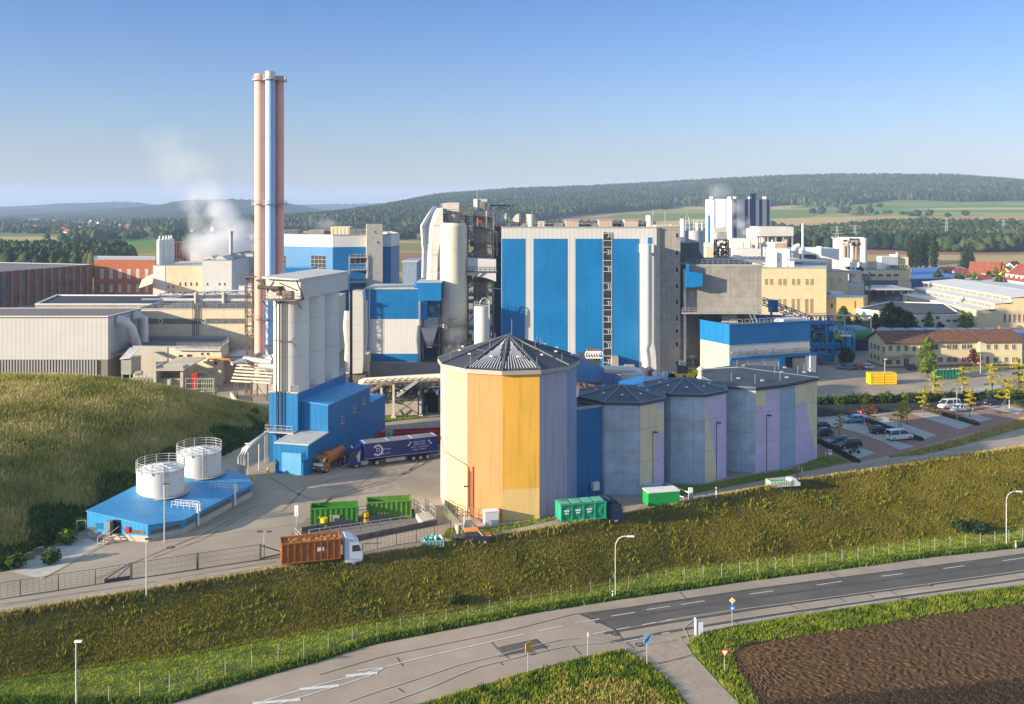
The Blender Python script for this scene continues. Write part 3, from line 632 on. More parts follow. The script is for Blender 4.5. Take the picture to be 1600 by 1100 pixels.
for px, py, s, lb in [(1356, 668, 1.05, 'young yellow leaved tree in front of the red car'), (1312, 684, .75, 'small sparse green yellow tree beside the first row of parked cars'),
 (1408, 678, 1.05, 'thin yellow tree in front of the white van, nearest the site road'), (1416, 664, 1.0, 'young tree between the black hatchback and the empty bays'), (1443, 650, .95, 'golden tree at the near end of the low hedge, left of the dark blue car'),
 (1462, 634, 1.25, 'tall golden tree by the retaining wall left of the dark blue car'), (1505, 620, 1.15, 'yellow tree by the wall behind the white van'), (1515, 652, 1.0, 'yellow tree in front of the small white car'),
 (1550, 624, 1.35, 'yellow tree beside the path behind the two black cars'), (1572, 641, 1.15, 'yellow tree just right of the last black car'), (1592, 622, 1.5, 'large yellow tree at the right edge of the car park'), (1612, 636, 1.4, 'yellow tree cut by the right edge of the photo')]:
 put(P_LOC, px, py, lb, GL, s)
put(P_BIRCH, 1449, 590, 'tall light green birch in front of the cream office building', None, 1.0)
put(P_PURP, 1522, 574, 'round purple leaved tree in front of the cream office building', None, .95)
put(P_BUSHT, 1323, 572, 'round dark green tree behind the three parked cars', None, .85)
for i, (px, Y, s, k) in enumerate([(1318, 345, .9, 0), (1392, 318, 1.35, 0), (1403, 316, 1.75, 1), (1416, 318, 1.5, 1), (1368, 330, .8, 0), (1452, 330, .75, 2), (1467, 332, .7, 1), (1505, 330, .8, 2), (1515, 335, .7, 2), (1340, 320, .8, 2), (1325, 318, .75, 0)]):
 putw((P_BROAD, P_BUSHT, P_BIRCH)[k], XA(px, Y), Y, 0, ['bushy tree beside the yellow annex behind the blue conveyor', 'dark tree standing behind the office, left of three', 'tall dark tree rising above the office roof', 'green tree right of the tall dark trees behind the office', 'mid green tree left of the dark flat roofed building', 'light green tree in front of the long flat roofed building', 'dark tree in front of the long flat roofed building', 'light green tree right of the flat roofed building', 'pale green tree by the corner of the white roofed hall', 'light green tree above the green drum', 'bushy green tree behind the blue gantry'][i], 'trees behind the office building', s)
# hedge shrubs on the bank behind the retaining wall
for i in range(30):
 x = 64 + i * 1.75; y = 202.6 + (x - 64) * .285 + random.uniform(-.4, .6); proto = (P_SHRUB, P_SHRUBL, P_SHRUBD)[i % 3 if random.random() < .6 else 0]
 z = float(zf(x, y)); putw(proto, x, y, z, 'clipped green shrub in the hedge on top of the dark retaining wall', 'hedge shrubs above the retaining wall', random.uniform(1.0, 1.3))
for i, (px, py, s, lb) in enumerate([(80, 880, 1.0, 'green bush at the foot of the mound by the concrete apron'), (105, 850, 1.1, 'green bush left of the blue tank building'), (25, 888, 1.0, 'bush at the left edge of the apron'), (125, 828, 1.0, 'bush behind the corner of the blue tank building'),
 (398, 648, .8, 'bush at the far foot of the mound near the blue silo building'), (375, 640, .6, 'small bush on the ridge of the mound')]):
 put((P_SHRUB, P_SHRUBL)[i % 2], px, py, lb, 'bushes along the foot of the mound', s)
for i, (px, py, lb) in enumerate([(714, 945, 'dark bush at the foot of the bank, right of centre'), (1530, 835, 'large dark bush on the bank near the right lamp'), (1500, 830, 'wide dark shrub on the bank left of the right lamp')]):
 put(P_SHRUBD, px, py, lb, 'dark bushes on the bank', .8 if i == 0 else 1.1)
# -- distant woods: each wood is one mass
def wood(name, label, pts, h, wd, mat=MFAR, conif=.35, fine=False):
 """pts: N x 2 positions; one low polygon crown per tree"""
 n = len(pts); Z = zf(pts[:, 0], pts[:, 1]); nr, nk = (7, 9) if fine else (4, 7)
 hh = h * RNG.uniform(.5, 1.3, n); ww = wd * RNG.uniform(.7, 1.25, n) * .5; con = RNG.random(n) < conif
 ph = np.linspace(0, 2 * np.pi, nk, endpoint=False); prof_b = np.array([.55, 1.0, .85, .12]); zz_b = np.array([.12, .42, .78, 1.0]); prof_c = np.array([.75, .55, .3, .03]); zz_c = np.array([.1, .4, .7, 1.05])
 if fine: q = np.linspace(0, 3, nr); ip = lambda a: np.interp(q, range(4), a); prof_b, zz_b, prof_c, zz_c = ip(prof_b), ip(zz_b), ip(prof_c), ip(zz_c)
 pr = np.where(con[:, None], prof_c, prof_b); zz = np.where(con[:, None], zz_c, zz_b)
 r = pr[:, :, None] * ww[:, None, None] * RNG.uniform(.5 if fine else .7, 1.4, (n, nr, nk)); a = ph[None, None] + RNG.uniform(0, 6, n)[:, None, None]
 X = pts[:, 0][:, None, None] + r * np.cos(a); Y = pts[:, 1][:, None, None] + r * np.sin(a); Q = Z[:, None, None] + (zz[:, :, None] + RNG.uniform(-.06, .06, (n, nr, nk))) * hh[:, None, None]
 V = np.stack([X, Y, Q], -1).reshape(-1, 3); base = (np.arange(n) * nr * nk)[:, None, None]; i = np.arange(nr - 1)[None, :, None] * nk; j = np.arange(nk)[None, None]; j2 = (np.arange(nk)[None, None] + 1) % nk
 F = np.stack([base + i + j, base + i + j2, base + i + nk + j2, base + i + nk + j], -1).reshape(-1, 4)
 o = fastmesh(name, V, F, mat, np.repeat(RNG.random(n), nr * nk)); return tg(o, label, 'wood', None, 'stuff')
def scat(n, x0, x1, y0, y1, cond=None):
 X = RNG.uniform(x0, x1, n); Y = RNG.uniform(y0, y1, n); k = np.abs(X / Y) < .57
 if cond: k &= cond(X, Y)
 return np.stack([X[k], Y[k]], 1)
def rightwood(X, Y): e = 2330 + 60 * np.sin(X / 130) + 40 * np.sin(X / 47); return (X > 380) & (Y > e)
def midwood(X, Y): return (X <= 380) & (X > -700) & (Y > 1750 + 1.1 * np.clip(X, 0, 400) * 1.3 + 60 * np.sin(X / 90))
wood('hill_forest', 'forest covering the long hill behind the plant', scat(90000, -720, 2100, 1750, 3650, lambda X, Y: rightwood(X, Y) | midwood(X, Y)), 17, 11, conif=.6)
wood('river_wood', 'belt of dark trees across the valley at the right', scat(17000, 230, 900, 860, 1400, lambda X, Y: (Y > 960 - .12 * (X - 300) + 30 * np.sin(X / 40)) & (Y < 1290 + .1 * X + 60 * np.sin(X / 70))), 13, 11, conif=.08, fine=True)
wood('valley_wood', 'belt of trees across the valley behind the main building', scat(9000, -560, 420, 1150, 1680, lambda X, Y: (np.sin(X / 60) + np.sin(Y / 45 + X / 80) > .15)), 12, 10, conif=.1)
wood('left_wood', 'dark wooded clump behind the brown warehouse at the left', scat(5000, -460, -250, 590, 790, lambda X, Y: (X < -.427 * Y + 8 + 12 * np.sin(Y / 20))), 13, 9, conif=.05, fine=True)
wood('town_trees', 'trees scattered through the far town at the left', scat(11000, -1500, -150, 1250, 3300, lambda X, Y: (np.sin(X / 70 + Y / 90) + np.sin(Y / 60) > .0)), 9, 10, conif=.05)
wood('field_trees', 'single trees and small groups on the far fields at the right', scat(260, 480, 1300, 1500, 2250, lambda X, Y: (np.sin(X / 90) + np.sin(Y / 70 + X / 100) > 1.1)), 12, 14, conif=.1)
for i, (px, Y, s) in enumerate([(1423, 640, 1.2), (1431, 650, 1.15), (1446, 645, 1.25), (1459, 630, 1.3), (1438, 660, 1.0)]):
 putw(P_POP, XA(px, Y), Y, 0, ['leftmost tall poplar behind the cream office block', 'second poplar from the left of the row', 'tall poplar in the middle of the row', 'rightmost poplar of the row, standing alone', 'shorter poplar half hidden in the row'][i], 'row of tall poplars beyond the factory', s)
putw(P_FIR, XA(1508, 620), 620, 0, 'big dark fir beside the red roofed houses', None, 1.25)
putw(P_FIR, XA(1517, 632), 632, 0, 'slightly smaller dark fir right behind the big fir', None, 1.1)
for i in range(26):
 px = 1465 + i * 5.2 + random.uniform(-3, 3); Y = random.uniform(470, 560); putw((P_BROAD, P_BUSHT, P_BIRCH)[i % 3], XA(px, Y), Y, 0, 'green garden tree among the red roofed houses', 'garden trees by the houses', random.uniform(.7, 1.1))
# -- far ridges on the left, beyond the valley
def ridge(name, sky_px, Y1, Y0, mat):
 vs = []; rows = 14; P = resamp(sky_px, 70)
 for i, (px, py) in enumerate(P):
  X = XA(px, Y1); zt = ZA(py, Y1) + 7 * math.sin(i * 1.9) * (Y1 / 9000)
  for j in range(rows + 1): t = j / rows; Y = Y0 + (Y1 - Y0) * t; vs.append((X + 30 * math.sin(j + i * .3), Y, -3 + (zt + 3) * (t ** .85) * (1 + .05 * math.sin(j * 1.7 + i * .5) * (1 - t))))
  vs.append((X, Y1 + 800, zt * .3))
 k = rows + 2; mb = MB(); mb.add(vs, [(i * k + j, (i + 1) * k + j, (i + 1) * k + j + 1, i * k + j + 1) for i in range(69) for j in range(k - 1)], 0, True); o = struct(mb, name, mat); return o
HILLF = M('far_hill_forest', (.018, .032, .016), 1, .4, .01, bump=.6, bscale=.03, spec=.05, col2=(.12, .13, .05), c2scale=.0016, c2amt=.6)
ridge('far_hill', [(-150, 338), (0, 331), (40, 324), (80, 321), (120, 318), (170, 316), (215, 316), (245, 320), (300, 324), (360, 326)], 6500, 4300, HILLF)
ridge('left_hill', [(60, 352), (100, 342), (150, 331), (200, 325), (260, 320), (300, 313), (345, 311), (395, 312), (440, 315), (462, 321), (490, 330), (520, 342)], 4600, 3300, HILLF)
ridge('pale_hill', [(400, 326), (460, 321), (520, 319), (590, 318), (660, 318), (760, 322)], 7500, 5200, HILLF)
class Fac:
 """a wall plane from a to b (plan), outward normal to the right of a->b"""
 def __init__(s, a, b):
  s.a = Vector(a); s.b = Vector(b); s.L = (s.b - s.a).length; s.u = (s.b - s.a) / s.L; s.n = Vector((s.u.y, -s.u.x))
 def ray(s, px, py):
  dx = (px - CX) / FPX; t = (s.a.x * s.n.x + s.a.y * s.n.y) / (dx * s.n.x + s.n.y); P = Vector((dx * t, t))
  return (P - s.a).dot(s.u), CAMH - (py - HY) * t / FPX
 def pt(s, u, z, o=0): q = s.a + s.u * u + s.n * o; return (q.x, q.y, z)
 def slab(s, mb, u0, u1, z0, z1, o0, o1, mi=0):
  return mb.hexa([s.pt(u0, z0, o1), s.pt(u1, z0, o1), s.pt(u1, z0, o0), s.pt(u0, z0, o0), s.pt(u0, z1, o1), s.pt(u1, z1, o1), s.pt(u1, z1, o0), s.pt(u0, z1, o0)], mi)
 def pr(s, x0, y0, x1, y1):
  xm, ym = (x0 + x1) / 2, (y0 + y1) / 2
  return s.ray(x0, ym)[0], s.ray(x1, ym)[0], s.ray(xm, y1)[1], s.ray(xm, y0)[1]
 def pslab(s, mb, x0, y0, x1, y1, o0, o1, mi=0): u0, u1, z0, z1 = s.pr(x0, y0, x1, y1); return s.slab(mb, u0, u1, z0, z1, o0, o1, mi)
def win(f, rect, parent, nx=2, ny=2, glass=None, frame=None, px=True, label=None, name='window'):
 u0, u1, z0, z1 = f.pr(*rect) if px else rect; mb = MB(); t = .07
 f.slab(mb, u0 + t, u1 - t, z0 + t, z1 - t, -.02, .03, 1)
 for q in range(nx + 1): x = u0 + (u1 - u0) * q / nx; f.slab(mb, max(u0, x - t / 2) if q else u0, min(u1, x + t / 2) if q < nx else u1, z0, z1, -.01, .075)
 for q in range(ny + 1):
  z = z0 + (z1 - z0) * q / ny; f.slab(mb, u0, u1, z - (t / 2 if q else 0), z + (t / 2 if q < ny else 0), -.012, .07)
 f.slab(mb, u0 - .08, u1 + .08, z0 - .1, z0, -.02, .14)
 o = mb.build(name, [frame or FRAME, glass or GLASS], parent)
 if label: o['label'] = label
 return o
def shell(t, poly, z0, z1, wm, rm, par=.5, tm=None, wname='wall', cop=.12):
 if area(poly) < 0: poly = poly[::-1]
 mb = MB(); mb.prism(poly, z0, z1, 0, cap=False); o = mb.build(wname, wm, t)
 n = len(poly); out = inset(poly, -cop); inn = inset(poly, .35); mb = MB()
 z = z1 + .12; vs = [(x, y, z1 - .18) for x, y in out] + [(x, y, z) for x, y in out] + [(x, y, z) for x, y in inn] + [(x, y, z - par - .12) for x, y in inn]
 for k in range(3): mb.add(vs, [(k * n + i, k * n + (i + 1) % n, (k + 1) * n + (i + 1) % n, (k + 1) * n + i) for i in range(n)], 0)
 mb.add([(x, y, z - par - .12) for x, y in inn], [tuple(range(n))], 1); r = mb.build('roof', [tm or TRIM, rm], t); return o, r
def bld(name, label, poly, z0, z1, wm, rm=None, par=.5, cat='building', group=None, tm=None, cop=.12):
 c = (sum(p[0] for p in poly) / len(poly), sum(p[1] for p in poly) / len(poly), z0); t = thing(name, label, cat, c, group)
 shell(t, poly, z0, z1, wm, rm or ROOFG, par, tm, cop=cop); return t
def rect(px0, px1, Y0, depth): return [(XA(px0, Y0), Y0), (XA(px1, Y0), Y0), (XA(px1, Y0), Y0 + depth), (XA(px0, Y0), Y0 + depth)]
def fr(px0, px1, Y): return Fac((XA(px0, Y), Y), (XA(px1, Y), Y))
def rail(mb, pts, h=1.0, step=1.6, t=.05, mi=0, bars=2):
 P = np.array(pts, float)
 for a, b in zip(P[:-1], P[1:]):
  L_ = np.linalg.norm(b - a); n = max(1, int(L_ / step))
  for k in range(n + 1): q = a + (b - a) * k / n; mb.bar(q, q + [0, 0, h], t, mi)
  for j in range(bars): dz = h * (j + 1) / bars; mb.bar(a + [0, 0, dz], b + [0, 0, dz], t, mi)
 return mb
def truss(mb, p0, p1, h, wd, n, t=.12, mi=0):
 """box girder between two points"""
 p0, p1 = Vector(p0), Vector(p1); d = (p1 - p0); s = Vector((-d.y, d.x, 0)).normalized() * wd / 2; up = Vector((0, 0, h))
 for o in (s, -s): mb.bar(p0 + o, p1 + o, t, mi); mb.bar(p0 + o + up, p1 + o + up, t, mi)
 for k in range(n + 1):
  q = p0 + d * k / n
  for o in (s, -s): mb.bar(q + o, q + o + up, t * .8, mi)
  mb.bar(q + s + up, q - s + up, t * .8, mi); mb.bar(q + s, q - s, t * .8, mi)
  if k < n:
   q2 = p0 + d * (k + 1) / n
   for o in (s, -s): mb.bar(q + o + (up if k % 2 else 0 * up), q2 + o + (0 * up if k % 2 else up), t * .7, mi)
def tower(mb, x, y, z0, z1, wx, wy, n, t=.18, mi=0, rz=0):
 c, s = math.cos(rz), math.sin(rz); cs = [(x + a * wx / 2 * c - b * wy / 2 * s, y + a * wx / 2 * s + b * wy / 2 * c) for a, b in ((-1, -1), (1, -1), (1, 1), (-1, 1))]
 for q in cs: mb.bar((*q, z0), (*q, z1), t * 1.3, mi)
 for k in range(n):
  a = z0 + (z1 - z0) * k / n; b = z0 + (z1 - z0) * (k + 1) / n
  for i in range(4):
   p, q = cs[i], cs[(i + 1) % 4]; mb.bar((*p, b), (*q, b), t, mi); mb.bar((*p, a), (*q, b), t * .7, mi) if (k + i) % 2 else mb.bar((*q, a), (*p, b), t * .7, mi)
SX, SY, SR, SH = -.55, 144.2, 10.25, 20.7
t = thing('striped_silo', 'big twelve sided silo painted in cream, peach, yellow and violet stripes', 'silo', (SX, SY, 0))
ang = [R(-90 + a) for a in range(-94, 266, 30)]; ang = [R(-90 - 94.5 + 30 * i) for i in range(12)]
ang = [a for a in ang]; SV = [(SX + SR * math.cos(a), SY + SR * math.sin(a)) for a in ang]
scol = [('pale_cream', (.64, .56, .41)), ('light_cream', (.62, .47, .23)), ('peach', (.68, .235, .095)), ('warm_yellow', (.78, .43, .06)), ('violet_grey', (.44, .38, .48)), ('slate_violet', (.25, .30, .46)),
  ('back_cream', (.6, .55, .42))]
for i in range(12):
 j = i if i < 6 else 6; nm, c = scol[j]; mt = M('silo_paint_' + nm, c, .85, .05,     .25, streak=.6, col2=tuple(x * .82 for x in c), c2scale=.12, c2amt=.5); mb = MB(); p, q = SV[i], SV[(i + 1) % 12]
 ins = [SX + (p[0] - SX) * .97, SY + (p[1] - SY) * .97], [SX + (q[0] - SX) * .97, SY + (q[1] - SY) * .97]
 mb.prism([p, q, tuple(ins[1]), tuple(ins[0])], -.1 if i != 3 else 4.4, SH, 0)
 if i == 3: mb.prism([p, q, tuple(ins[1]), tuple(ins[0])], -.1, 4.4, 1)
 o = mb.build('wall_panel', [mt, M('silo_paint_pale_yellow', (.76, .52, .20), .85, .05, .25, streak=.3)], t)
 if i < 6: o['label'] = ['pale cream wall panel', 'light cream wall panel', 'peach wall panel', 'warm yellow wall panel, paler at the foot', 'violet grey wall panel', 'slate violet wall panel'][i]
RV = [(SX + (SR + .45) * math.cos(a), SY + (SR + .45) * math.sin(a)) for a in ang]; AP = (SX, SY, 24.6)
mb = MB(); mb.prism(RV, SH - .25, SH + .35, 0); mb.build('gutter', M('gutter_concrete', (.36, .33, .29), .7, .1), t)
rf = MB()
for i in range(12): p, q = RV[i], RV[(i + 1) % 12]; rf.add([(*p, SH + .4), (*q, SH + .4), AP], [(0, 1, 2)], 0)
ro = rf.build('roof', ROOFD, t)
mb = MB()
for i in range(12):
 p = RV[i]; mb.bar((p[0], p[1], SH + .42), (AP[0], AP[1], AP[2] + .05), .3)
 q = RV[(i + 1) % 12]; a = Vector((*p, SH + .4)).lerp(Vector(AP), .5); b = Vector((*q, SH + .4)).lerp(Vector(AP), .5); mb.bar(a, b, .14)
mb.build('roof_rib', M('dark_rib', (.085, .09, .10), .5, .1), ro)
mb = MB()
for i in (2, 3):
 p, q = Vector((*RV[i], SH + .46)), Vector((*RV[(i + 1) % 12], SH + .46)); ap = Vector(AP)
 for k in range(1, 12):
  e = p.lerp(q, k / 12); mx = .93 - abs(k - 6) * .14 if True else 1; mb.bar(e.lerp(ap, .04), e.lerp(ap, max(.12, mx)), .13)
mb.build('snow_slat', M('pale_slat', (.42, .42, .44), .5, .1), ro)
mb = MB()
for i in range(12):
 p = Vector((*RV[i], SH + .5)).lerp(Vector(AP), .12); mb.bar(p, p + Vector((0, 0, 1.1)), .05)
 p = Vector((*RV[i], SH + .5)).lerp(Vector(AP), .55); mb.bar(p, p + Vector((0, 0, 1.3)), .05)
mb.bar((AP[0] + .5, AP[1], 24.4), (AP[0] + .5, AP[1], 27), .06); mb.build('lightning_rod', TRIM, t)
mb = MB()
for i in range(12): p, q = SV[i - 1], SV[i]; m = Vector(((p[0] + q[0]) / 2, (p[1] + q[1]) / 2, SH + 1.2)); mb.box(m.lerp(Vector(AP), .25), (.4, .4, .16))
split(mb, 'roof_vent', WPAINT, ro)
mb = MB()
f2 = Fac(SV[1], SV[2]); f3 = Fac(SV[2], SV[3])
mb.tube([Fac(SV[0], SV[1]).pt(.2, 9.5, .1), f2.pt(.1, 8.3, .1), f2.pt(5.3, 7.4, .1), f3.pt(.2, 7.1, .12), f3.pt(.2, 1.2, .12)], .06, 5)
mb.tube([f3.pt(.9, 0, .12), f3.pt(.9, 7.3, .12)], .07, 5); mb.tube([f3.pt(.5, 0, .12), f3.pt(.5, 6.6, .12)], .05, 5)
mb.build('downpipe', BSTEEL, t)
def lowsilo(label, cx_, cy_, faces, murals, h=13.9):
 t = thing('octagonal_silo', label, 'silo', (cx_, cy_, 0), 'eight sided concrete silos')
 a8 = [R(-90 - 28 + 45 * i) for i in range(-2, 6)]; vs = [(cx_ + 7 * math.cos(a), cy_ + 7 * math.sin(a)) for a in a8]; mb = MB(); mb.prism(vs, -.1, h, 0); mb.build('wall', CONCG, t)
 rv = [(cx_ + 7.3 * math.cos(a), cy_ + 7.3 * math.sin(a)) for a in a8]; mb = MB(); mb.prism(rv, h - .1, h + .3, 0); mb.build('gutter', M('dark_gutter', (.05, .065, .09), .5, .1), t)
 ap = (cx_, cy_, h + 1.75); mb = MB()
 for i in range(8): mb.add([(*rv[i], h + .34), (*rv[(i + 1) % 8], h + .34), ap], [(0, 1, 2)])
 r = mb.build('roof', M('dark_blue_roof', (.028, .048, .07), .5, .2, .4, col2=(.04, .07, .10)), t); mb = MB()
 for i in range(8):
  mb.bar((*rv[i], h + .36), ap, .2); a = Vector((*rv[i], h + .36)); b = Vector((*rv[(i + 1) % 8], h + .36)); mb.bar(a, b, .16)
 mb.build('roof_rib', M('pale_blue_rib', (.14, .18, .24), .5, .1), r)
 mb = MB()
 for i in range(8): m = (Vector((*rv[i], h + .4)) + Vector((*rv[(i + 1) % 8], h + .4))) / 2; mb.box(m.lerp(Vector(ap), .4), (.35, .35, .2))
 split(mb, 'roof_vent', WPAINT, r)
 for fi, poly, mt, lb in murals:
  f = Fac(vs[fi], vs[(fi + 1) % 8]); mb = MB(); k = len(poly); P = [f.pt(u * f.L, z * h, .015) for u, z in poly]; Q = [f.pt(u * f.L, z * h, -.05) for u, z in poly]
  mb.add(P + Q, [tuple(range(k))] + [(i, (i + 1) % k, k + (i + 1) % k, k + i) for i in range(k)]); o = mb.build('painted_area', mt, t); o['label'] = lb
 f = Fac(vs[3], vs[4]); mb = MB(); mb.bar(f.pt(f.L * .52, 0, .06), f.pt(f.L * .52, h * .66, .06), .07); mb.box(f.pt(f.L * .56, h * .67, .35), (.7, .5, .16)); mb.build('wall_lamp', DSTEEL, t)
 return t, vs
BEI = M('mural_beige', (.74, .60, .40), .9, .07, .4, streak=.25, seam=(70, 5)); VIO = M('mural_violet', (.60, .47, .66), .9, .07, .4, streak=.25, seam=(70, 5)); SLB = M('mural_slate', (.32, .40, .53), .9, .08, .4, streak=.3, seam=(6, 3.3))
lowsilo('shaded eight sided silo next to the blue wall, beige and violet on its right face', 17.4, 152.3, None,
  [(3, [(0, 0), (1, 0), (1, .62), (.66, .62), (.62, .4), (.5, 0), (.5, 0)][:2] + [(1, 1), (0, 1)], BEI, 'beige painted face'),
 (3, [(.5, .0), (1.0, .0), (1.0, .66), (.68, .66), (.56, .3)], None, '')][:1])
t2, v2 = bpy.data.objects['octagonal_silo'], None
vs = [(17.4 + 7 * math.cos(R(-90 - 28 + 45 * i)), 152.3 + 7 * math.sin(R(-90 - 28 + 45 * i))) for i in range(-2, 6)]
def mural(t, f, poly, h, mt, lb, o0=.03):
 mb = MB(); k = len(poly); P = [f.pt(u * f.L, z * h, o0) for u, z in poly]; Q = [f.pt(u * f.L, z * h, -.05) for u, z in poly]
 mb.add(P + Q, [tuple(range(k))] + [(i, (i + 1) % k, k + (i + 1) % k, k + i) for i in range(k)]); o = mb.build('painted_area', mt, t); o['label'] = lb
f = Fac(vs[3], vs[4]); mural(t2, f, [(.5, .005), (.995, .005), (.995, .66), (.68, .66), (.6, .35)], 13.9, VIO, 'violet area low on the right face'); mural(t2, f, [(.68, .90), (.995, .92), (.995, .995), (.68, .99)], 13.9, VIO, 'small violet block under the eave')
t3, vs3 = lowsilo('shaded eight sided silo in the middle, violet and beige split by a slanting line', 28.5, 158.7, None,
  [(3, [(0, 0), (1, 0), (1, 1), (0, 1)], VIO, 'violet painted face')])
mural(t3, Fac(vs3[3], vs3[4]), [(0, .005), (.6, .005), (.38, .4), (.02, .9), (0, .9)], 13.9, BEI, 'beige wedge on the right face')
# blue link wall
bl = bld('blue_link_building', 'narrow bright blue clad wall joining the striped silo to the first grey silo', [(9.1, 143.6), (13.6, 146.3), (13.2, 153), (8, 152)], 0, 13.6, BLUE, ROOFD, .2)
mb = MB(); mb.box((12.6, 145.1, 1.7), (1.1, .7, 1.2), .5); mb.build('wall_unit', WPAINT, bl)
# fourth, wide silo block
P4 = [(35.1, 159.6), (40.05, 157.9), (44.6, 160.2), (48.0, 162.7), (53.0, 166.9), (54.2, 171.5), (50, 178.5), (42, 180), (35.3, 175.5), (33.5, 168)]
t4 = thing('wide_silo_block', 'wide many sided silo block with dark flat roof and violet, slate and beige faces', 'silo', (44, 168, 0))
mb = MB(); mb.prism(P4, -.1, 13.9, 0, cap=False); mb.build('wall', CONCG, t4)
mb = MB(); o4 = inset(P4, -.3); mb.prism(o4, 13.7, 14.15, 0); mb.build('gutter', M('dark_gutter', (.05, .065, .09), .5, .1), t4)
mb = MB(); rA, rB = (36.2, 175, 15.1), (51.5, 165.6, 14.35); front = [o4[i] for i in range(len(o4))]
ptsr = [(x, y, 14.2) for x, y in o4]; c1 = Vector((40.5, 171.5, 15.2)); 
for i in range(len(o4)): mb.add([ptsr[i], ptsr[(i + 1) % len(o4)], tuple(c1)], [(0, 1, 2)])
r4 = mb.build('roof', ROOFD, t4)
mb = MB(); mb.bar(ptsr[8], tuple(c1), .2); mb.bar(tuple(c1), ptsr[4], .2); mb.bar(ptsr[0], ptsr[1], .15); mb.bar(ptsr[9], ptsr[0], .15); mb.build('roof_rib', M('pale_blue_rib', (.20, .26, .34)), r4)
mb = MB()
for x, y in ((37, 162), (40.5, 160), (45.5, 163), (50, 168), (52, 171), (46, 168), (41, 175), (48, 173)): mb.bar((x, y, 14), (x, y, 16), .06); mb.box((x + 1.5, y + 1.2, 14.75), (.5, .5, .25))
mb.build('lightning_rod', TRIM, t4)
mural(t4, Fac(P4[1], P4[2]), [(0, .005), (1, .005), (1, .99), (0, .99)], 13.8, VIO, 'violet painted face'); mural(t4, Fac(P4[1], P4[2]), [(.02, .80), (.42, .80), (.42, .985), (.02, .985)], 13.8, BEI, 'beige block under the eave', .045)
mural(t4, Fac(P4[2], P4[3]), [(0, .005), (1, .005), (1, .99), (0, .99)], 13.8, SLB, 'slate painted face')
mural(t4, Fac(P4[3], P4[4]), [(0, .005), (1, .005), (1, .99), (0, .99)], 13.8, BEI, 'beige painted face'); mural(t4, Fac(P4[3], P4[4]), [(.0, .01), (.98, .01), (.45, .76), (.28, .77), (0, .73)], 13.8, VIO, 'violet slanted area', .045)
f = Fac(P4[1], P4[2]); mb = MB(); mb.bar(f.pt(2.3, 0, .08), f.pt(2.3, 9.3, .08), .07); mb.box(f.pt(2.6, 9.4, .4), (.7, .5, .16)); mb.build('wall_lamp', DSTEEL, t4)
O = Vector((-33.3, 156.8)); U = Vector((.970, -.242)); Vv = Vector((.242, .970))
def L2(s_, t_): q = O + U * s_ + Vv * t_; return (q.x, q.y)
def Lr(s0, s1, t0, t1): return [L2(s0, t0), L2(s1, t0), L2(s1, t1), L2(s0, t1)]
tb = thing('blue_silo_building', 'bright blue clad loading building under the triple silo, with annex and roller door', 'building', (*L2(-4, 14), 0))
mb = MB(); mb.prism(Lr(-5.9, 0, 0, 7.6), 0, [5.0, 5.0, 5.3, 5.3], 0, cap=False); mb.prism(Lr(-5.0, 0, 7.6, 26.2), 0, [10.4, 9.9, 9.7, 10.4], 0, cap=False); mb.prism(Lr(-10.4, -5.0, 6.3, 26.4), 0, 12, 0, cap=False)
mb.prism(Lr(-4, 0, 26.2, 34), 0, 6.6, 0, cap=False); wl = mb.build('wall', BLUE, tb)
mb = MB(); mb.prism(Lr(-6.05, .15, -.15, 7.7), [4.9, 4.9, 5.2, 5.2], [5.12, 5.12, 5.42, 5.42], 0); mb.build('annex_roof', M('pale_roof_panel', (.42, .43, .40), .5, .1, .5), tb)
mb = MB(); mb.prism(Lr(-5.0, .12, 7.5, 26.3), [10.35, 9.85, 9.65, 10.35], [10.5, 10.02, 9.82, 10.5], 0); mb.prism(Lr(-10.5, -4.95, 6.2, 26.5), 11.95, 12.15, 1); mb.prism(Lr(-4.1, .1, 26.3, 34.1), 6.6, 6.75, 0); mb.build('roof', [BLUER, CONCL], tb)
fA = Fac(L2(-5.9, 0), L2(0, 0)); fR = Fac(L2(0, 0), L2(0, 34)); fT = Fac(L2(-10.4, 6.3), L2(-5.0, 6.3))
mb = MB(); fA.slab(mb, 1.2, 4.7, 0, 3.5, .02, .06); 
for k in range(1, 9): fA.slab(mb, 1.2, 4.7, k * .4, k * .4 + .03, .06, .075)
mb.build('roller_door', M('door_blue_light', (.10, .32, .55), .45, .08), tb)
for u, z in ((13.0, 5.6), (18.3, 6.4), (22.6, 7.1)): win(fR, (u, u + 1.1, z, z + 1.2), tb, 2, 2, px=False)
mb = MB(); fA.slab(mb, .1, .35, 1.6, 2.0, .02, .2); mb.build('warning_plate', YEL, tb)
mb = MB()
for s_ in (-8.9, -8.2, -7.6): mb.bar((*L2(s_, 6.1), 4.2), (*L2(s_, 6.1), 28), .14)
mb.build('riser_pipe', DSTEEL, tb)
mb = MB(); mb.prism(Lr(-10.6, -5.2, 4.9, 6.25), 5.3, 5.5, 0); rail(mb, [(*L2(-10.5, 6.2), 5.5), (*L2(-10.5, 5.0), 5.5), (*L2(-5.3, 5.0), 5.5)], 1.1, 1.0); mb.bar((*L2(-10.5, 5), 0), (*L2(-10.5, 5), 5.3), .15); mb.build('balcony', STEEL, tb)
mb = MB()   # cage ladder
for s_ in (-10.9, -10.5): mb.bar((*L2(s_, 5.8), 0), (*L2(s_, 5.8), 6.4), .07)
for k in range(14): mb.bar((*L2(-10.9, 5.8), .4 + k * .45), (*L2(-10.5, 5.8), .4 + k * .45), .05)
mb.build('ladder', STEEL, tb)
ts = thing('triple_silo', 'three joined pale silo cells with a long white penthouse, standing on the blue building', 'silo', (*L2(-7.6, 15), 12.15))
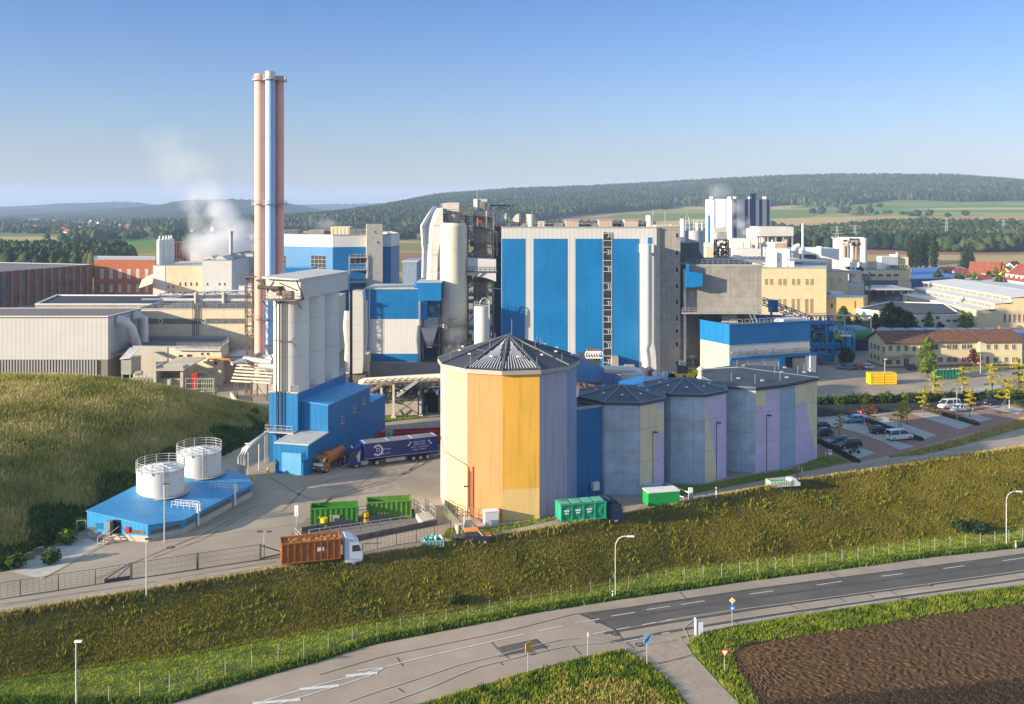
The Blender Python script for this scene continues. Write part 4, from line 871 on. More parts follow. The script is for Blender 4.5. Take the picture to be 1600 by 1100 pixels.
for k, tt in enumerate((9.3, 15.6, 21.9)):
 mb = MB(); x, y = L2(-7.7, tt); mb.cyl(x, y, 12.15, 28.2, 3.05, n=40, cap=False); mb.build('silo_cell', SILOC, ts)
mb = MB(); mb.prism(Lr(-10.9, -4.4, 6.1, 26.2), 28.1, 31.4, 0); mb.build('penthouse_wall', GREYC, ts)
mb = MB(); mb.prism(Lr(-11.1, -4.2, 5.0, 26.4), [31.6, 31.4, 31.4, 31.6], [31.95, 31.6, 31.6, 31.95], 0); mb.build('roof', M('penthouse_roof', (.55, .52, .46), .7, .1, .3, col2=(.4, .38, .34)), ts)
mb = MB(); mb.prism(Lr(-11.0, -4.3, 4.6, 7.2), 27.9, 28.1, 0); rail(mb, [(*L2(-10.9, 7), 28.1), (*L2(-10.9, 4.8), 28.1), (*L2(-4.4, 4.8), 28.1), (*L2(-4.4, 7), 28.1)], 1.1, .9)
for s_ in (-10.9, -4.6): mb.bar((*L2(s_, 4.9), 31.5), (*L2(s_ + .5, 6.8), 28.1), .16); mb.bar((*L2(s_, 7), 26.4), (*L2(s_, 4.8), 27.9), .16)
mb.build('loading_platform', BSTEEL, ts)
mb = MB(); mb.tube([(*L2(-11.6, 4.5), 30.2), (*L2(-8.2, 5.6), 29.9)], .35, 8); mb.cyl(*L2(-8.3, 6.2), 28.8, 30.3, .7, n=14); mb.box((*L2(-6.8, 6.3), 28.9), (1.8, 1.1, 1.3), -.24); mb.tube([(*L2(-8.3, 6), 30.8), (*L2(-5.0, 6), 29.6)], .1, 6)
mb.build('conveyor_head', BSTEEL, ts)
mb = MB(); rail(mb, [(*L2(-5.15, 7), 12.1), (*L2(-5.15, 26), 12.1)], 1.1, 1.5); rail(mb, [(*L2(-10.3, 6.5), 12.1), (*L2(-5.15, 6.5), 12.1)], 1.1, 1.2); mb.build('railing', STEEL, ts)
mb = MB()
for k, s_ in enumerate((-8.9, -8.2, -7.5, -6.9)): mb.bar((*L2(s_, 5.95), 12), (*L2(s_, 5.95), 28), .10)
for s0, s1, z, dz in ((-9.2, -5.6, 20.9, 0), (-5.9, -5.2, 20.9, .8), (-5.9, -5.1, 20.9, -1.0)): mb.bar((*L2(s0, 5.85), z), (*L2(s1, 5.7), z + dz), .15)
mb.build('riser_pipe', DSTEEL, ts)
mb = MB(); mb.bar((*L2(-4.1, 26.8), 6), (*L2(-4.1, 26.8), 28.5), .45); mb.build('steel_column', DSTEEL, ts)
TA, TB, TC, TD, TF, TG = (-56.3, 127.4), (-47.6, 125.6), (-44.1, 128.6), (-39.3, 145.4), (-41, 148.3), (-51.0, 153)
PT = [TA, TB, TC, TD, TF, TG]
def tz(x, y): return 1.95 + .14 * max(0, ((TC[0] - x) * .9645 + (y - TC[1]) * .264))
tt = thing('tank_building', 'low blue clad building with sloping blue roof and concrete plinth, carrying two white tanks', 'building', (-48, 138, 0))
PTc = PT if area(PT) > 0 else PT[::-1]
mb = MB(); mb.prism(PTc, -.1, .95, 0, cap=False); mb.build('plinth', CONCL, tt)
o_ = inset(PT, -.06); o_ = o_; mb = MB(); mb.prism(o_, .85, [tz(*p) - .02 for p in o_], 0, cap=False); mb.build('wall', M('blue_cladding_fine', (.03, .26, .54), .45, .1, .3, corr=.5, streak=.1), tt)
o2 = inset(PT, -.18); mb = MB(); mb.prism(o2, [tz(*p) - .06 for p in o2], [tz(*p) + .06 for p in o2], 0); mb.build('roof', BLUER, tt)
for a, b, us in ((TA, TB, [(.25, 1.3), (2.9, 4.2), (5.6, 8.4)]), (TB, TC, [(.4, 4.3)]), (TC, TD, [(.5, 2.4), (3.6, 11.4), (12.8, 16.6)])):
 f = Fac(a, b)
 for u0, u1 in us: mb = MB(); f.slab(mb, u0, u1, 1.05, 1.5, .05, .11); mb.build('louvre_band', M('rusty_louvre', (.14, .10, .055), .8, .25, 2), tt)
f = Fac(TA, TB); mb = MB(); f.slab(mb, 3.9, 4.9, .95, 2.7, .05, .13); mb.build('door_opening', BLACK, tt)
mb = MB(); f.slab(mb, 3.2, 3.9, .95, 2.65, .1, .9); mb.build('door', M('grey_door', (.16, .19, .24)), tt)
mb = MB(); f.slab(mb, 1.2, 2.3, 1.3, 2.1, .05, .10); mb.build('hatch', BLUED, tt)
mb = MB(); f.slab(mb, 5.7, 6.3, 1.2, 1.9, .06, .3); mb.build('fire_hose_box', RED, tt)
mb = MB()
for u in (3.9, 4.8): mb.bar(f.pt(u, .95, .2), f.pt(u - .9, 0, 2.2), .09); mb.bar(f.pt(u, 1.9, .2), f.pt(u - .9, .95, 2.2), .06); mb.bar(f.pt(u - .9, 0, 2.2), f.pt(u - .9, .95, 2.2), .06)
for k in range(5): q = k / 5; mb.hexa([f.pt(3.9 - .9 * q, .9 - .95 * q, .3 + 1.9 * q), f.pt(4.8 - .9 * q, .9 - .95 * q, .3 + 1.9 * q), f.pt(4.8 - .9 * q, .9 - .95 * q, .6 + 1.9 * q), f.pt(3.9 - .9 * q, .9 - .95 * q, .6 + 1.9 * q)] + [f.pt(a_, .94 - .95 * q, b_ + 1.9 * q) for a_, b_ in ((3.9 - .9 * q, .3), (4.8 - .9 * q, .3), (4.8 - .9 * q, .6), (3.9 - .9 * q, .6))])
mb.build('steps', M('pale_wood', (.5, .42, .3), .8), tt)
fC = Fac(TC, TD)
for u, lb in ((3.2, 'near white ladder frame'), (12.3, 'far white ladder frame')):
 mb = MB(); fC.slab(mb, u - .2, u + .15, .2, 3.2, .12, .3); fC.slab(mb, u + .5, u + .75, 2.0, 3.3, .05, .2); fC.slab(mb, u - .2, u + .75, 3.15, 3.3, .05, .2)
 x0, y0, _ = fC.pt(u + .1, 0, -.3); x1, y1, _ = fC.pt(u - .6, 0, -3.6)
 rail(mb, [(x0, y0, 2.3), (x1, y1, 2.5)], .9, .8, .05); x0, y0, _ = fC.pt(u + .9, 0, -.3); x1, y1, _ = fC.pt(u + .2, 0, -3.6); rail(mb, [(x0, y0, 2.3), (x1, y1, 2.5)], .9, .8, .05)
 mb.build('access_walkway', WPAINT, tt)['label'] = lb
TANKW = M('tank_white', (.66, .64, .60), .45, .05, .3, seam=(50, 20), streak=.22)
for k, (x, y, lb) in enumerate([(-50.4, 137.7, 'white round tank with railing on the blue roof, the nearer one'), (-48.0, 147.3, 'white round tank with railing on the blue roof, the farther one')]):
 t = thing('storage_tank', lb, 'tank', (x, y, 1.5), 'white storage tanks on the blue building'); r = 3.25; zt = 6.45
 mb = MB(); mb.cyl(x, y, 1.5, zt, r, n=48, cap=False); mb.build('shell', TANKW, t)
 mb = MB(); mb.cyl(x, y, zt - .02, zt + .5, r + .03, .25, n=48); mb.cyl(x, y, zt + .4, zt + .6, .35, n=12); mb.bar((x, y, zt + .62), (x + r * .7, y - r * .55, zt + .35), .12); mb.build('top', WPAINT, t)
 mb = MB(); mb.cyl(x, y, tz(x, y - 3) - .1, tz(x + 2, y) + .15, r + .7, n=32); mb.build('base_ring', CONCL, t)
 mb = MB(); n = 24; ps = [(x + (r + .08) * math.cos(2 * math.pi * i / n), y + (r + .08) * math.sin(2 * math.pi * i / n)) for i in range(n)]
 for i in range(n):
  a, b = ps[i], ps[(i + 1) % n]
  for z in (zt + .12, zt + .5, zt + .9, zt + 1.25): mb.bar((*a, z), (*b, z), .06)
  if i % 2 == 0: mb.bar((*a, zt - .25), (*a, zt + 1.25), .09)
 mb.build('railing', STEEL, t)
 mb = MB(); a = R(-58); lx, ly = x + (r + .12) * math.cos(a), y + (r + .12) * math.sin(a); tx, ty = -math.sin(a) * .28, math.cos(a) * .28
 for s_ in (1, -1): mb.bar((lx + tx * s_, ly + ty * s_, 2.0), (lx + tx * s_, ly + ty * s_, zt + 1.3), .08)
 for q in range(15): mb.bar((lx - tx, ly - ty, 2.1 + q * .36), (lx + tx, ly + ty, 2.1 + q * .36), .05)
 for q in range(7): z = 3.8 + q * .5; ex, ey = lx + math.cos(a) * .6, ly + math.sin(a) * .6; mb.bar((lx - tx, ly - ty, z), (ex - tx, ey - ty, z), .04); mb.bar((ex - tx, ey - ty, z), (ex + tx, ey + ty, z), .04); mb.bar((lx + tx, ly + ty, z), (ex + tx, ey + ty, z), .04)
 mb.build('ladder', STEEL, t)
YC = 230; t = thing('chimney_stack', 'tall stack of three round flues, pink, pale blue and coral, with ring platforms', 'chimney', (XA(421, YC), YC, 0))
FL = [(406.3, 230, 1.28, 75.6, PINK, 'pink flue'), (422.3, 228.6, 1.17, 76.0, LBLUE, 'pale blue flue'), (437.2, 230.6, 1.0, 75.2, PINKD, 'coral flue'), (431.5, 232.2, .75, 74.9, PINKD, 'thin coral flue')]
for px, y, r, zt, m_, lb in FL:
 x = XA(px, y); mb = MB(); mb.cyl(x, y, 3.5 if 'blue' in lb or lb == 'pink flue' else .5, zt - 1.6, r, n=28, cap=False); mb.cyl(x, y, zt - 1.6, zt, r * 1.02, n=28, mi=1 if 'blue' in lb else 0, mt=2); o = mb.build('flue', [m_, SILV, BLACK], t); o['label'] = lb
for zp in (74.0, 44.4, 17.0):
 mb = MB()
 for px, y, r, zt, m_, lb in FL[:3]:
  x = XA(px, y); n = 16; mb.cyl(x, y, zp, zp + .12, r + .75, n=n)
  ps = [(x + (r + .72) * math.cos(2 * math.pi * i / n), y + (r + .72) * math.sin(2 * math.pi * i / n)) for i in range(n)]
  for i in range(n):
   for dz in (.5, 1.0): mb.bar((*ps[i], zp + dz), (*ps[(i + 1) % n], zp + dz), .06)
   if i % 2 == 0: mb.bar((*ps[i], zp - .3), (*ps[i], zp + 1.0), .07)
 mb.build('platform', STEEL, t)
mb = MB(); mb.tube([(XA(405, 228), 228, 7.2), (XA(440, 226), 226, 8.2), (XA(470, 225), 225, 8.4)], 1.25, 14); mb.tube([(XA(394, 226), 226, .5), (XA(394, 226), 226, 6)], .3, 8); mb.build('flue_duct', M('duct_cream', (.62, .56, .46), .5, .06), t)
mb = MB(); mb.prism([(XA(395, 225), 225), (XA(432, 225), 225), (XA(432, 234), 234), (XA(395, 234), 234)], 0, 3.4, 0); mb.build('base', CONCL, t)
mb = MB(); zp = 11.2; mb.box((XA(428, 225), 225, zp), (4.4, 2.2, .2)); rail(mb, [(XA(414, 224), 224, zp), (XA(441, 224), 224, zp)], 1.1, 1); mb.bar((XA(416, 224), 224, zp), (XA(436, 224), 224, 5.5), .25); mb.bar((XA(424, 224), 224, zp), (XA(441, 224), 224, 5.5), .25); mb.build('side_platform', BSTEEL, t)
# pipe rack at the foot of the chimneys
t = thing('pipe_bundle_rack', 'stacked bundle of cream pipes on legs at the foot of the chimneys', 'pipe rack', (XA(392, 222), 222, 0))
mb = MB()
for k in range(7):
 z = 4.3 + k * .55; x0, x1 = XA(361 + k * 1.5, 218 + k * .9), XA(423 + k, 216 + k * .9)
 mb.tube([(x0, 218 + k * 1.1, z), (x1, 216 + k * 1.1, z - .2)], .24, 6); mb.tube([(x1, 216 + k * 1.1, z - .2), (x1 + 3, 221 + k, z)], .24, 6)
mb.build('pipe', M('pipe_cream', (.60, .54, .43), .5, .1), t)
mb = MB()
for i in range(4): mb.tube([(XA(362 + i * 4, 219), 219 + i * .5, 8.0), (XA(405 + i * 3, 232), 232, 8.6 + i * .2)], .35, 8)
mb.tube([(XA(382, 224), 224, 8.4), (XA(425, 221), 221, 8.0)], .65, 10); mb.tube([(XA(405, 220), 220, 7.4), (XA(436, 219), 219, 7.2)], .7, 10); mb.build('duct', SILV, t)
mb = MB()
for px, y in ((367, 219), (371, 221), (384, 225), (392, 216.5), (418, 217), (402, 222)): mb.bar((XA(px, y), y, 0), (XA(px, y), y, 4.3), .28)
mb.bar((XA(393, 216.6), 216.6, .3), (XA(403, 216.8), 216.8, 3.2), .12); mb.bar((XA(418, 217), 217, .3), (XA(403, 216.8), 216.8, 3.2), .12); mb.build('leg', BSTEEL, t)
mb = MB(); ps = [(XA(362, 222), 222), (XA(374, 211), 211), (XA(419, 207), 207), (XA(423, 210), 210)]
for a, b in zip(ps[:-1], ps[1:]): mb.add([], []); f = Fac(a, b); f.slab(mb, 0, f.L, 0, 1.0, 0, .3)
mb.build('bund_wall', CONCL, t)
# lattice mast
t = thing('lattice_mast', 'slim brown lattice mast with a flat platform on top, left of the chimneys', 'mast', (XA(390, 226), 226, 0)); mb = MB(); tower(mb, XA(390, 226), 226, 0, 27.0, 1.6, 1.6, 12, .16); mb.build('mast', BSTEEL, t)
mb = MB(); mb.box((XA(384, 226), 226, 27.3), (4.6, 2.6, .25)); rail(mb, [(XA(370, 225), 225, 27.4), (XA(399, 225), 225, 27.4)], .6, 1.2, .06, bars=1); mb.build('platform', BSTEEL, t)
t = thing('white_shed', 'large grey white shed with fluted lower wall behind the grassy mound', 'building', (-118, 244, 0))
PS = [(-150, 235.7), (-99.2, 235.7), (-98.2, 254), (-150, 254)]
mb = MB(); mb.prism(PS, 6.3, 16.7, 0, cap=False); mb.build('upper_wall', GREYC if False else M('shed_cladding', (.50, .49, .47), .5, .05, .2, corr=1.1, streak=.1), t)
mb = MB(); mb.prism(inset(PS, .15), 0, 6.3, 0, cap=False); mb.build('lower_wall', M('shed_lower', (.20, .185, .165), .8, .1, .3), t)
mb = MB()
for i in range(66): x = -149 + i * .72; mb.b2(x, x + .34, 235.45, 235.85, 0, 6.25)
for s_ in [x for x in mb.v if x[0] > -101.5][:0]: pass
o = mb.build('fluted_panel', M('flute_grey', (.33, .32, .30), .7, .08), t)
mb = MB(); mb.prism(inset(PS, -.15), 16.6, 16.95, 0); mb.build('roof', [M('brown_grey_roof', (.15, .13, .12), .9, .12, .1)], t)
mb = MB(); oo = inset(PS, -.18)
for i in range(4): mb.bar((*oo[i], 16.95), (*oo[(i + 1) % 4], 16.95), .22)
mb.build('roof_edge', WPAINT, t)
mb = MB(); mb.tube([(-98.6, 240, 15.4), (-96.4, 240, 15.0), (-95.6, 241, 13.2), (-94.2, 242.5, 7.0), (-94.2, 242.6, 4)], 1.25, 14); mb.build('exhaust_duct', SILV, t)
mb = MB(); mb.tube([(-97.8, 249, 15.6), (-95.8, 249, 15.0), (-95.5, 249, 7.6)], 1.35, 14); mb.build('exhaust_duct', SILV, t)
mb = MB(); mb.prism([(-98.9, 237), (-94, 238), (-93, 246), (-98.4, 250)], 7.3, 7.6, 0); mb.build('ledge', ROOFG, t)
# cream hall
t = bld('cream_hall', 'long cream rendered hall with a dark window band behind the transformer bays', [(-100, 256), (-58, 256), (-52, 262), (-52, 300), (-100, 300)], 0, 16.7, CREAM, ROOFG, .6); f = Fac((-100, 256), (-58, 256))
for x0, x1 in ((222.6, 247.5), (254.5, 286), (286.5, 315), (321, 352), (352.5, 383)): win(f, (x0, 497.8, x1, 504.7), t, 8, 1, GLASSL, M('dark_frame', (.10, .10, .09)))
for x in (250.7, 317.5): win(f, (x - 1.6, 499, x + 1.6, 504), t, 1, 1)
mb = MB(); rail(mb, [(-99.5, 256.5, 16.8), (-58.5, 256.5, 16.8)], 1.1, 1.7, .06); mb.build('railing', STEEL, t)
mb = MB()
for px in (301, 303.5): mb.bar((XA(px, 255.7), 255.7, 8.8), (XA(px, 255.7), 255.7, 19), .1)
for k in range(22): z = 9 + k * .45; mb.bar((XA(301, 255.6), 255.6, z), (XA(303.5, 255.6), 255.6, z), .06)
for px in (307, 310): mb.bar((XA(px, 255.7), 255.7, 8.8), (XA(px, 255.7), 255.7, 20), .12)
mb.build('ladder', DSTEEL, t)
t = thing('roof_pipework', 'silver pipes and valves running along the cream hall roof', 'pipework', (-80, 262, 16.2))
mb = MB(); mb.tube([(-95, 262, 18.4), (-58, 262, 18.2)], .5, 10); mb.tube([(-99, 268, 19.2), (-57, 268, 19.6)], .35, 8); mb.tube([(-88, 272, 19.8), (-57, 272, 20.4)], .3, 8); mb.tube([(-96, 266, 17.8), (-60, 266, 17.9)], .25, 8); mb.build('pipe', SILV, t)
mb = MB()
for x in (-96, -90, -84, -78, -72, -66, -60): mb.bar((x, 262, 16.2), (x, 262, 20.2), .18); mb.bar((x, 272, 16.2), (x, 272, 20.2), .18); mb.bar((x, 262, 19.9), (x, 272, 19.9), .16)
mb.build('support', BSTEEL, t)
mb = MB()
for x in (-86, -78.4, -70.5): mb.cyl(x, 261.3, 17.6, 20.0, .5, n=12); mb.cyl(x, 261.3, 20.0, 20.6, .75, .3, n=12)
split(mb, 'valve', M('valve_tan', (.5, .42, .33)), t)
# dark pipe field between the halls
t = thing('dark_roof_hall', 'low dark roofed hall with pipes between the brown warehouse and the cream hall', 'building', (-130, 320, 0)); shell(t, [(-150, 302), (-62, 302), (-60, 331), (-158, 333)], 0, 13.2, CONC, M('dark_blue_felt', (.03, .035, .05), .8, .3, .1), .3, WPAINT)
mb = MB()
for k in range(5): mb.tube([(-118 + 4 * k, 306 + 5 * k, 14.2), (-60, 308 + 5 * k, 14.6)], .35, 6)
for k in range(12): mb.bar((-114 + k * 4.5, 306, 12.8), (-114 + k * 4.5, 328, 14.4), .2)
mb.build('pipe', M('blue_grey_pipe', (.25, .30, .36), .5), t)
# wing with railing in front of the cream hall
t = bld('cream_wing', 'two part cream wing with roof railing in front of the long hall', [(XA(208, 238), 238), (XA(346, 236), 236), (XA(357, 245), 245), (XA(357, 255.5), 255.5), (XA(208, 255.5), 255.5)], 0, 9.3, CREAM, ROOFG, .5)
f = Fac((XA(208, 238), 238), (XA(346, 236), 236))
for r_ in ((279, 554, 285.5, 560), (292, 553.5, 300, 560.5), (314, 551, 318, 555), (323, 551, 327, 555), (334.8, 565, 340, 570)): win(f, r_, t, 1, 1)
mb = MB(); rail(mb, [(XA(277, 235.6), 235.6, 9.4), (XA(346, 235.6), 235.6, 9.4), (XA(357, 245), 245, 9.4)], 1.0, 1.9, .07); f.pslab(mb, 276, 543.5, 346.5, 547.2, .1, .9); mb.build('railing', STEEL, t)
mb = MB(); u0, u1, z0, z1 = f.pr(209, 543, 262, 604); f.slab(mb, u0, u1, 0, 9.2, .02, .16); mb.build('wall_panel', M('grey_render', (.40, .37, .32), .85, .06, .3, streak=.2), t)
mb = MB(); mb.tube([f.pt(19.5, 6, .8), f.pt(19.8, 6.6, .8), f.pt(25, 6.5, .8), f.pt(26, 5.0, .8)], .3, 8, 0); mb.tube([f.pt(25.6, 5.6, 1), f.pt(27, 5.9, 1), f.pt(28.4, 4.6, 1)], .4, 8, 1); mb.build('vent_pipe', [M('orange_pipe', (.55, .18, .05)), SILV], t)
mb = MB(); f.slab(mb, 17.5, 34, 3.1, 3.25, .02, .08); mb.build('moulding', TRIM, t)
t = bld('rear_link_building', 'low grey building with dark windows left of the lattice mast', rect(350, 402, 240, 14), 0, 6.4, M('grey_render', (.40, .37, .32)), ROOFL, .3); f = fr(350, 402, 240)
for r_ in ((365, 567, 376, 573), (379, 567, 387, 573)): win(f, r_, t, 2, 1)
mb = MB(); f.pslab(mb, 356, 559, 398, 562, 0, .8, 0); mb.build('canopy', ROOFL, t); mb = MB(); f.pslab(mb, 364, 578, 398, 592, .0, .06); mb.build('gate', M('dark_gate', (.09, .10, .12)), t)
mb = MB(); f2_ = fr(352, 402, 252); f2_.pslab(mb, 358, 549, 398, 556, 3.95, 4.1); mb.build('window_band', GLASS, t)
# transformer bays
t = thing('transformer_bay', 'open concrete shelter with sloping roof holding two transformers', 'shelter', (XA(265, 227), 227, 0)); mb = MB()
for px in (244, 266, 286): mb.b2(XA(px, 227) - .35, XA(px, 227) + .35, 226, 233, 0, 3.2 if px == 266 else 6.3)
mb.b2(XA(244, 233), XA(288, 233), 232.8, 233.1, 0, 6.2); mb.build('wall', CONCL, t)
mb = MB(); a, b = XA(242, 226), XA(288, 226); mb.hexa([(a, 225.4, 5.3), (b, 225.4, 5.3), (b + 2.6, 234, 7.0), (a + 2.6, 234, 7.0), (a, 225.4, 5.55), (b, 225.4, 5.55), (b + 2.6, 234, 7.25), (a + 2.6, 234, 7.25)]); mb.build('roof', M('shelter_roof', (.45, .38, .30), .7), t)
def transformer(px, y, lb, wd=4.4):
 t = thing('transformer', lb, 'transformer', (XA(px, y), y, 0), 'transformers in the bays'); x = XA(px, y); mb = MB(); mb.box((x, y, 1.9), (wd * .8, 2, 2.4)); mb.build('tank', M('transformer_green', (.32, .33, .24), .6), t); mb = MB()
 for k in range(9): mb.box((x - wd * .42 + k * wd * .105, y - 1.3, 1.9), (.12, .8, 2.5))
 mb.build('radiator', M('transformer_pale', (.50, .50, .38), .6), t); mb = MB()
 for k in (-1, 0, 1): mb.cyl(x + k * .9, y, 3.1, 4.1, .14, .1, n=8)
 mb.tube([(x - 1.8, y + .6, 4.2), (x - .2, y + .6, 4.3)], .55, 10); split(mb, 'bushing', M('bushing_brown', (.3, .26, .2)), t)
 mb = MB(); mb.box((x, y, .35), (wd, 2.4, .7)); mb.build('plinth', CONCL, t)
transformer(222, 228, 'large open air transformer with pale ribbed fins left of the shelter', 8.2); transformer(256, 229, 'transformer in the left bay of the shelter', 2.6); transformer(277, 229, 'transformer in the right bay of the shelter', 2.6); transformer(322, 228, 'transformer with green fins right of the shelter', 5)
mb = MB(); mb.b2(XA(301, 227), XA(309, 227), 226.5, 228, .4, 4.4); solo(mb, 'red_cabinet', RED, 'tall red cabinet between the shelter and the right transformer', 'cabinet')
mb = MB(); rail(mb, [(XA(290, 225), 225, 0), (XA(334, 225), 225, 0)], 3.6, 3.4, .12, bars=3); solo(mb, 'bay_frame', STEEL, 'thin steel frame fence right of the shelter', 'fence'); mb = MB(); rail(mb, [(XA(205, 225), 225, 0), (XA(242, 225), 225, 0)], 2.4, 2.6, .12, bars=2); solo(mb, 'bay_frame', STEEL, 'low steel frame fence by the large transformer', 'fence')
t = thing('raised_cabin', 'grey raised cabin with pale sloping roof on steel legs beside the shed', 'cabin', (XA(197, 229), 229, 0)); mb = MB(); mb.b2(XA(189, 228), XA(205, 228), 228, 234, 4.0, 7.6); mb.build('wall', M('cabin_grey', (.30, .29, .26)), t)
mb = MB(); mb.hexa([(XA(188, 228), 227.6, 7.6), (XA(205, 228), 227.6, 7.9), (XA(219, 235), 235, 9.2), (XA(203, 235), 235, 9.2), (XA(188, 228), 227.6, 7.8), (XA(205, 228), 227.6, 8.1), (XA(219, 235), 235, 9.4), (XA(203, 235), 235, 9.4)]); mb.build('roof', ROOFL, t); mb = MB()
for px in (191, 203): mb.bar((XA(px, 228.3), 228.3, 0), (XA(px, 228.3), 228.3, 4), .22); mb.bar((XA(px, 233), 233, 0), (XA(px, 233), 233, 4), .22)
mb.build('leg', STEEL, t)
# brown warehouse
P0 = Vector((-219, 410)); P1 = Vector((-201.4, 461)); d = (P1 - P0).normalized()
PW = [tuple(P0 - d * 60), tuple(P1), tuple(P1 + Vector((-120, 38))), tuple(P0 - d * 60 + Vector((-120, 38)))]
t = thing('brown_warehouse', 'long dark brown warehouse with vertical ribs and rusty stains at the left edge', 'building', (-215, 440, 0)); shell(t, PW, 0, 16, BROWN, M('warehouse_roof', (.15, .14, .13), .9, .15, .05), .2)
f = Fac(PW[0], PW[1]); mb = MB()
for k in range(26): f.slab(mb, k * f.L / 26, k * f.L / 26 + 1.3, 0, 15.7, -.1, .5, 0)
mb.build('wall_rib', BROWNR, t)
mb = MB(); f.slab(mb, 60, 62.5, 4, 14, .5, .8)
for k in range(5): f.slab(mb, 50 + k * 7, 52.5 + k * 7, 6, 12.5, .02, .1)
split(mb, 'window', M('grimy_glass', (.06, .07, .08), .4, .3), t)
# brick building
t = bld('brick_building', 'red brick building with two rows of tall pale windows', [(XA(147, 464), 464), (XA(243, 462), 462), (XA(243, 490), 490), (XA(147, 494), 494)], 0, 18.3, BRICK, ROOFL, .2); f = Fac((XA(147, 464), 464), (XA(243, 462), 462))
for k in range(6):
 x = 156.8 + k * 13.9; win(f, (x, 420, x + 5.6, 435.5), t, 2, 4, M('pale_pane', (.42, .42, .36), .4, .1)); win(f, (x + .3, 444.5, x + 5.4, 456.5), t, 2, 3, M('pale_pane', (.42, .42, .36)))
mb = MB(); f.pslab(mb, 168, 458.5, 180.5, 463.5, .0, .1); mb.build('gate', BLACK, t)
mb = MB(); mb.hexa([(XA(217, 420), 420, 8), (XA(238, 420), 420, 10), (XA(241, 440), 440, 13), (XA(222, 440), 440, 10)] + [(XA(217, 420), 420, 0)] * 0 + [(XA(217, 420), 420, 8.3), (XA(238, 420), 420, 10.3), (XA(241, 440), 440, 13.3), (XA(222, 440), 440, 10.3)]); solo(mb, 'lean_to_roof', CREAM, 'small cream lean-to roof at the corner of the brick building', 'roof')
# cream and white works behind the steam
t = bld('cream_works', 'cream works building with small dark windows carrying five white silos', rect(239, 316, 430, 30), 0, 17.5, M('peach_render', (.62, .49, .33), .85, .07, .3, streak=.2), ROOFL, .3); f = fr(239, 316, 430)
for x in (263, 271, 281.5, 290, 298.5, 307.5): 
 win(f, (x - 1.3, 441, x + 1.3, 447), t, 1, 1, label=None) if x > 275 else win(f, (x - 1.3, 446, x + 1.3, 450), t, 1, 1)
 win(f, (x - 1.5, 456, x + 1.5, 463), t, 1, 1)
mb = MB(); u0, u1, z0, z1 = f.pr(240, 428, 258, 465); f.slab(mb, u0, u1, 0, 17.4, .02, .12); mb.build('wall_panel', WHITER, t)
for x in (243.5, 252.5): 
 for y in (436.5, 446.5): win(f, (x - 1.5, y, x + 1.5, y + 3.6), t, 1, 1)
for i, px in enumerate((249.5, 255.5, 260, 264.5, 268)):
 y = 436 + i * 2.5; x = XA(px, y); tq = thing('white_silo', ['first white silo on the cream works, nearest and leftmost', 'second white silo from the left on the cream works', 'third white silo from the left on the cream works', 'fourth white silo from the left on the cream works', 'rightmost white silo on the cream works'][i], 'silo', (x, y, 17.2), 'white silos on the cream works')
 mb = MB(); mb.cyl(x, y, 17.2, 28.4, 1.25, n=18); mb.cyl(x, y, 28.4, 29.4, 1.25, .4, n=18); mb.build('shell', TANKW, tq); mb = MB(); mb.cyl(x, y, 29.4, 30.4, .4, n=8); mb.build('filter_cap', WPAINT, tq)
t = thing('rusty_frame_building', 'dark rusty frame structure behind the white silos', 'building', (XA(266, 500), 500, 0)); mb = MB(); x0, x1 = XA(246, 500), XA(286, 500); mb.b2(x0 + .6, x1 - .6, 500.6, 513, 0, 25.2); mb.build('core', M('rusty_dark', (.07, .045, .035), .9, .3, .3), t); mb = MB()
for k in range(9): x = x0 + (x1 - x0) * k / 8; mb.bar((x, 500, 0), (x, 500, 25.5), .4)
for k in range(9): z = 1 + k * 3; mb.bar((x0, 500, z), (x1, 500, z), .35)
mb.build('frame', M('rust_frame', (.17, .075, .045), .9, .2), t)
t = bld('white_works', 'white works building with grey pitched roof lights half hidden by steam', rect(316, 362, 425, 34), 0, 20, M('white_render_grey', (.52, .51, .49), .8, .06, .3), ROOFG, .3); f = fr(316, 362, 425)
for x in (324, 343, 351):
 for y in (442, 456): win(f, (x - 1.3, y, x + 1.3, y + 4), t, 1, 1)
mb = MB(); x, y = XA(361, 450), 450; mb.cyl(x, y, 20, 31.5, .9, n=14); mb.cyl(x, y, 31.5, 32.2, 1.1, n=14); mb.build('chimney', STEEL, t)
for px in (333, 350): mb = MB(); x = XA(px, 440); mb.hexa([(x - 3, 434, 19.7), (x + 3, 434, 19.7), (x + 3, 446, 19.7), (x - 3, 446, 19.7), (x - 1, 434, 21.4), (x + 1, 434, 21.4), (x + 1, 446, 21.4), (x - 1, 446, 21.4)]); mb.build('roof_light', ROOFL, t)
t = bld('long_white_works', 'long shaded white works building with a row of small windows behind the steam', rect(362, 410, 455, 30), 0, 21.5, M('white_render_grey', (.52, .51, .49)), ROOFG, .3); f = fr(362, 410, 455)
for k in range(9): x = 371 + k * 3.8; win(f, (x, 420.5, x + 1.5, 425), t, 1, 1)
t = bld('small_cream_block', 'small cream block behind the white works', rect(285, 318, 520, 24), 0, 19.5, CREAM, ROOFL, .2); t2_ = bld('flat_white_works', 'low white flat roofed works beyond the steam', rect(318, 400, 600, 60), 0, 20.5, WHITER, ROOFG, .2)
bld('low_white_annex', 'low white annex behind the lattice mast', rect(373, 402, 405, 14), 0, 10.5, WHITER, ROOFL, .2)
t = thing('far_blue_hall', 'blue hall with white top band and concrete stair tower behind the chimneys', 'building', (XA(530, 340), 340, 0))
PH = [(XA(430, 340), 340), (XA(520, 330), 330), (XA(611, 334), 334), (XA(624, 350), 350), (XA(610, 375), 375), (XA(430, 375), 375)]
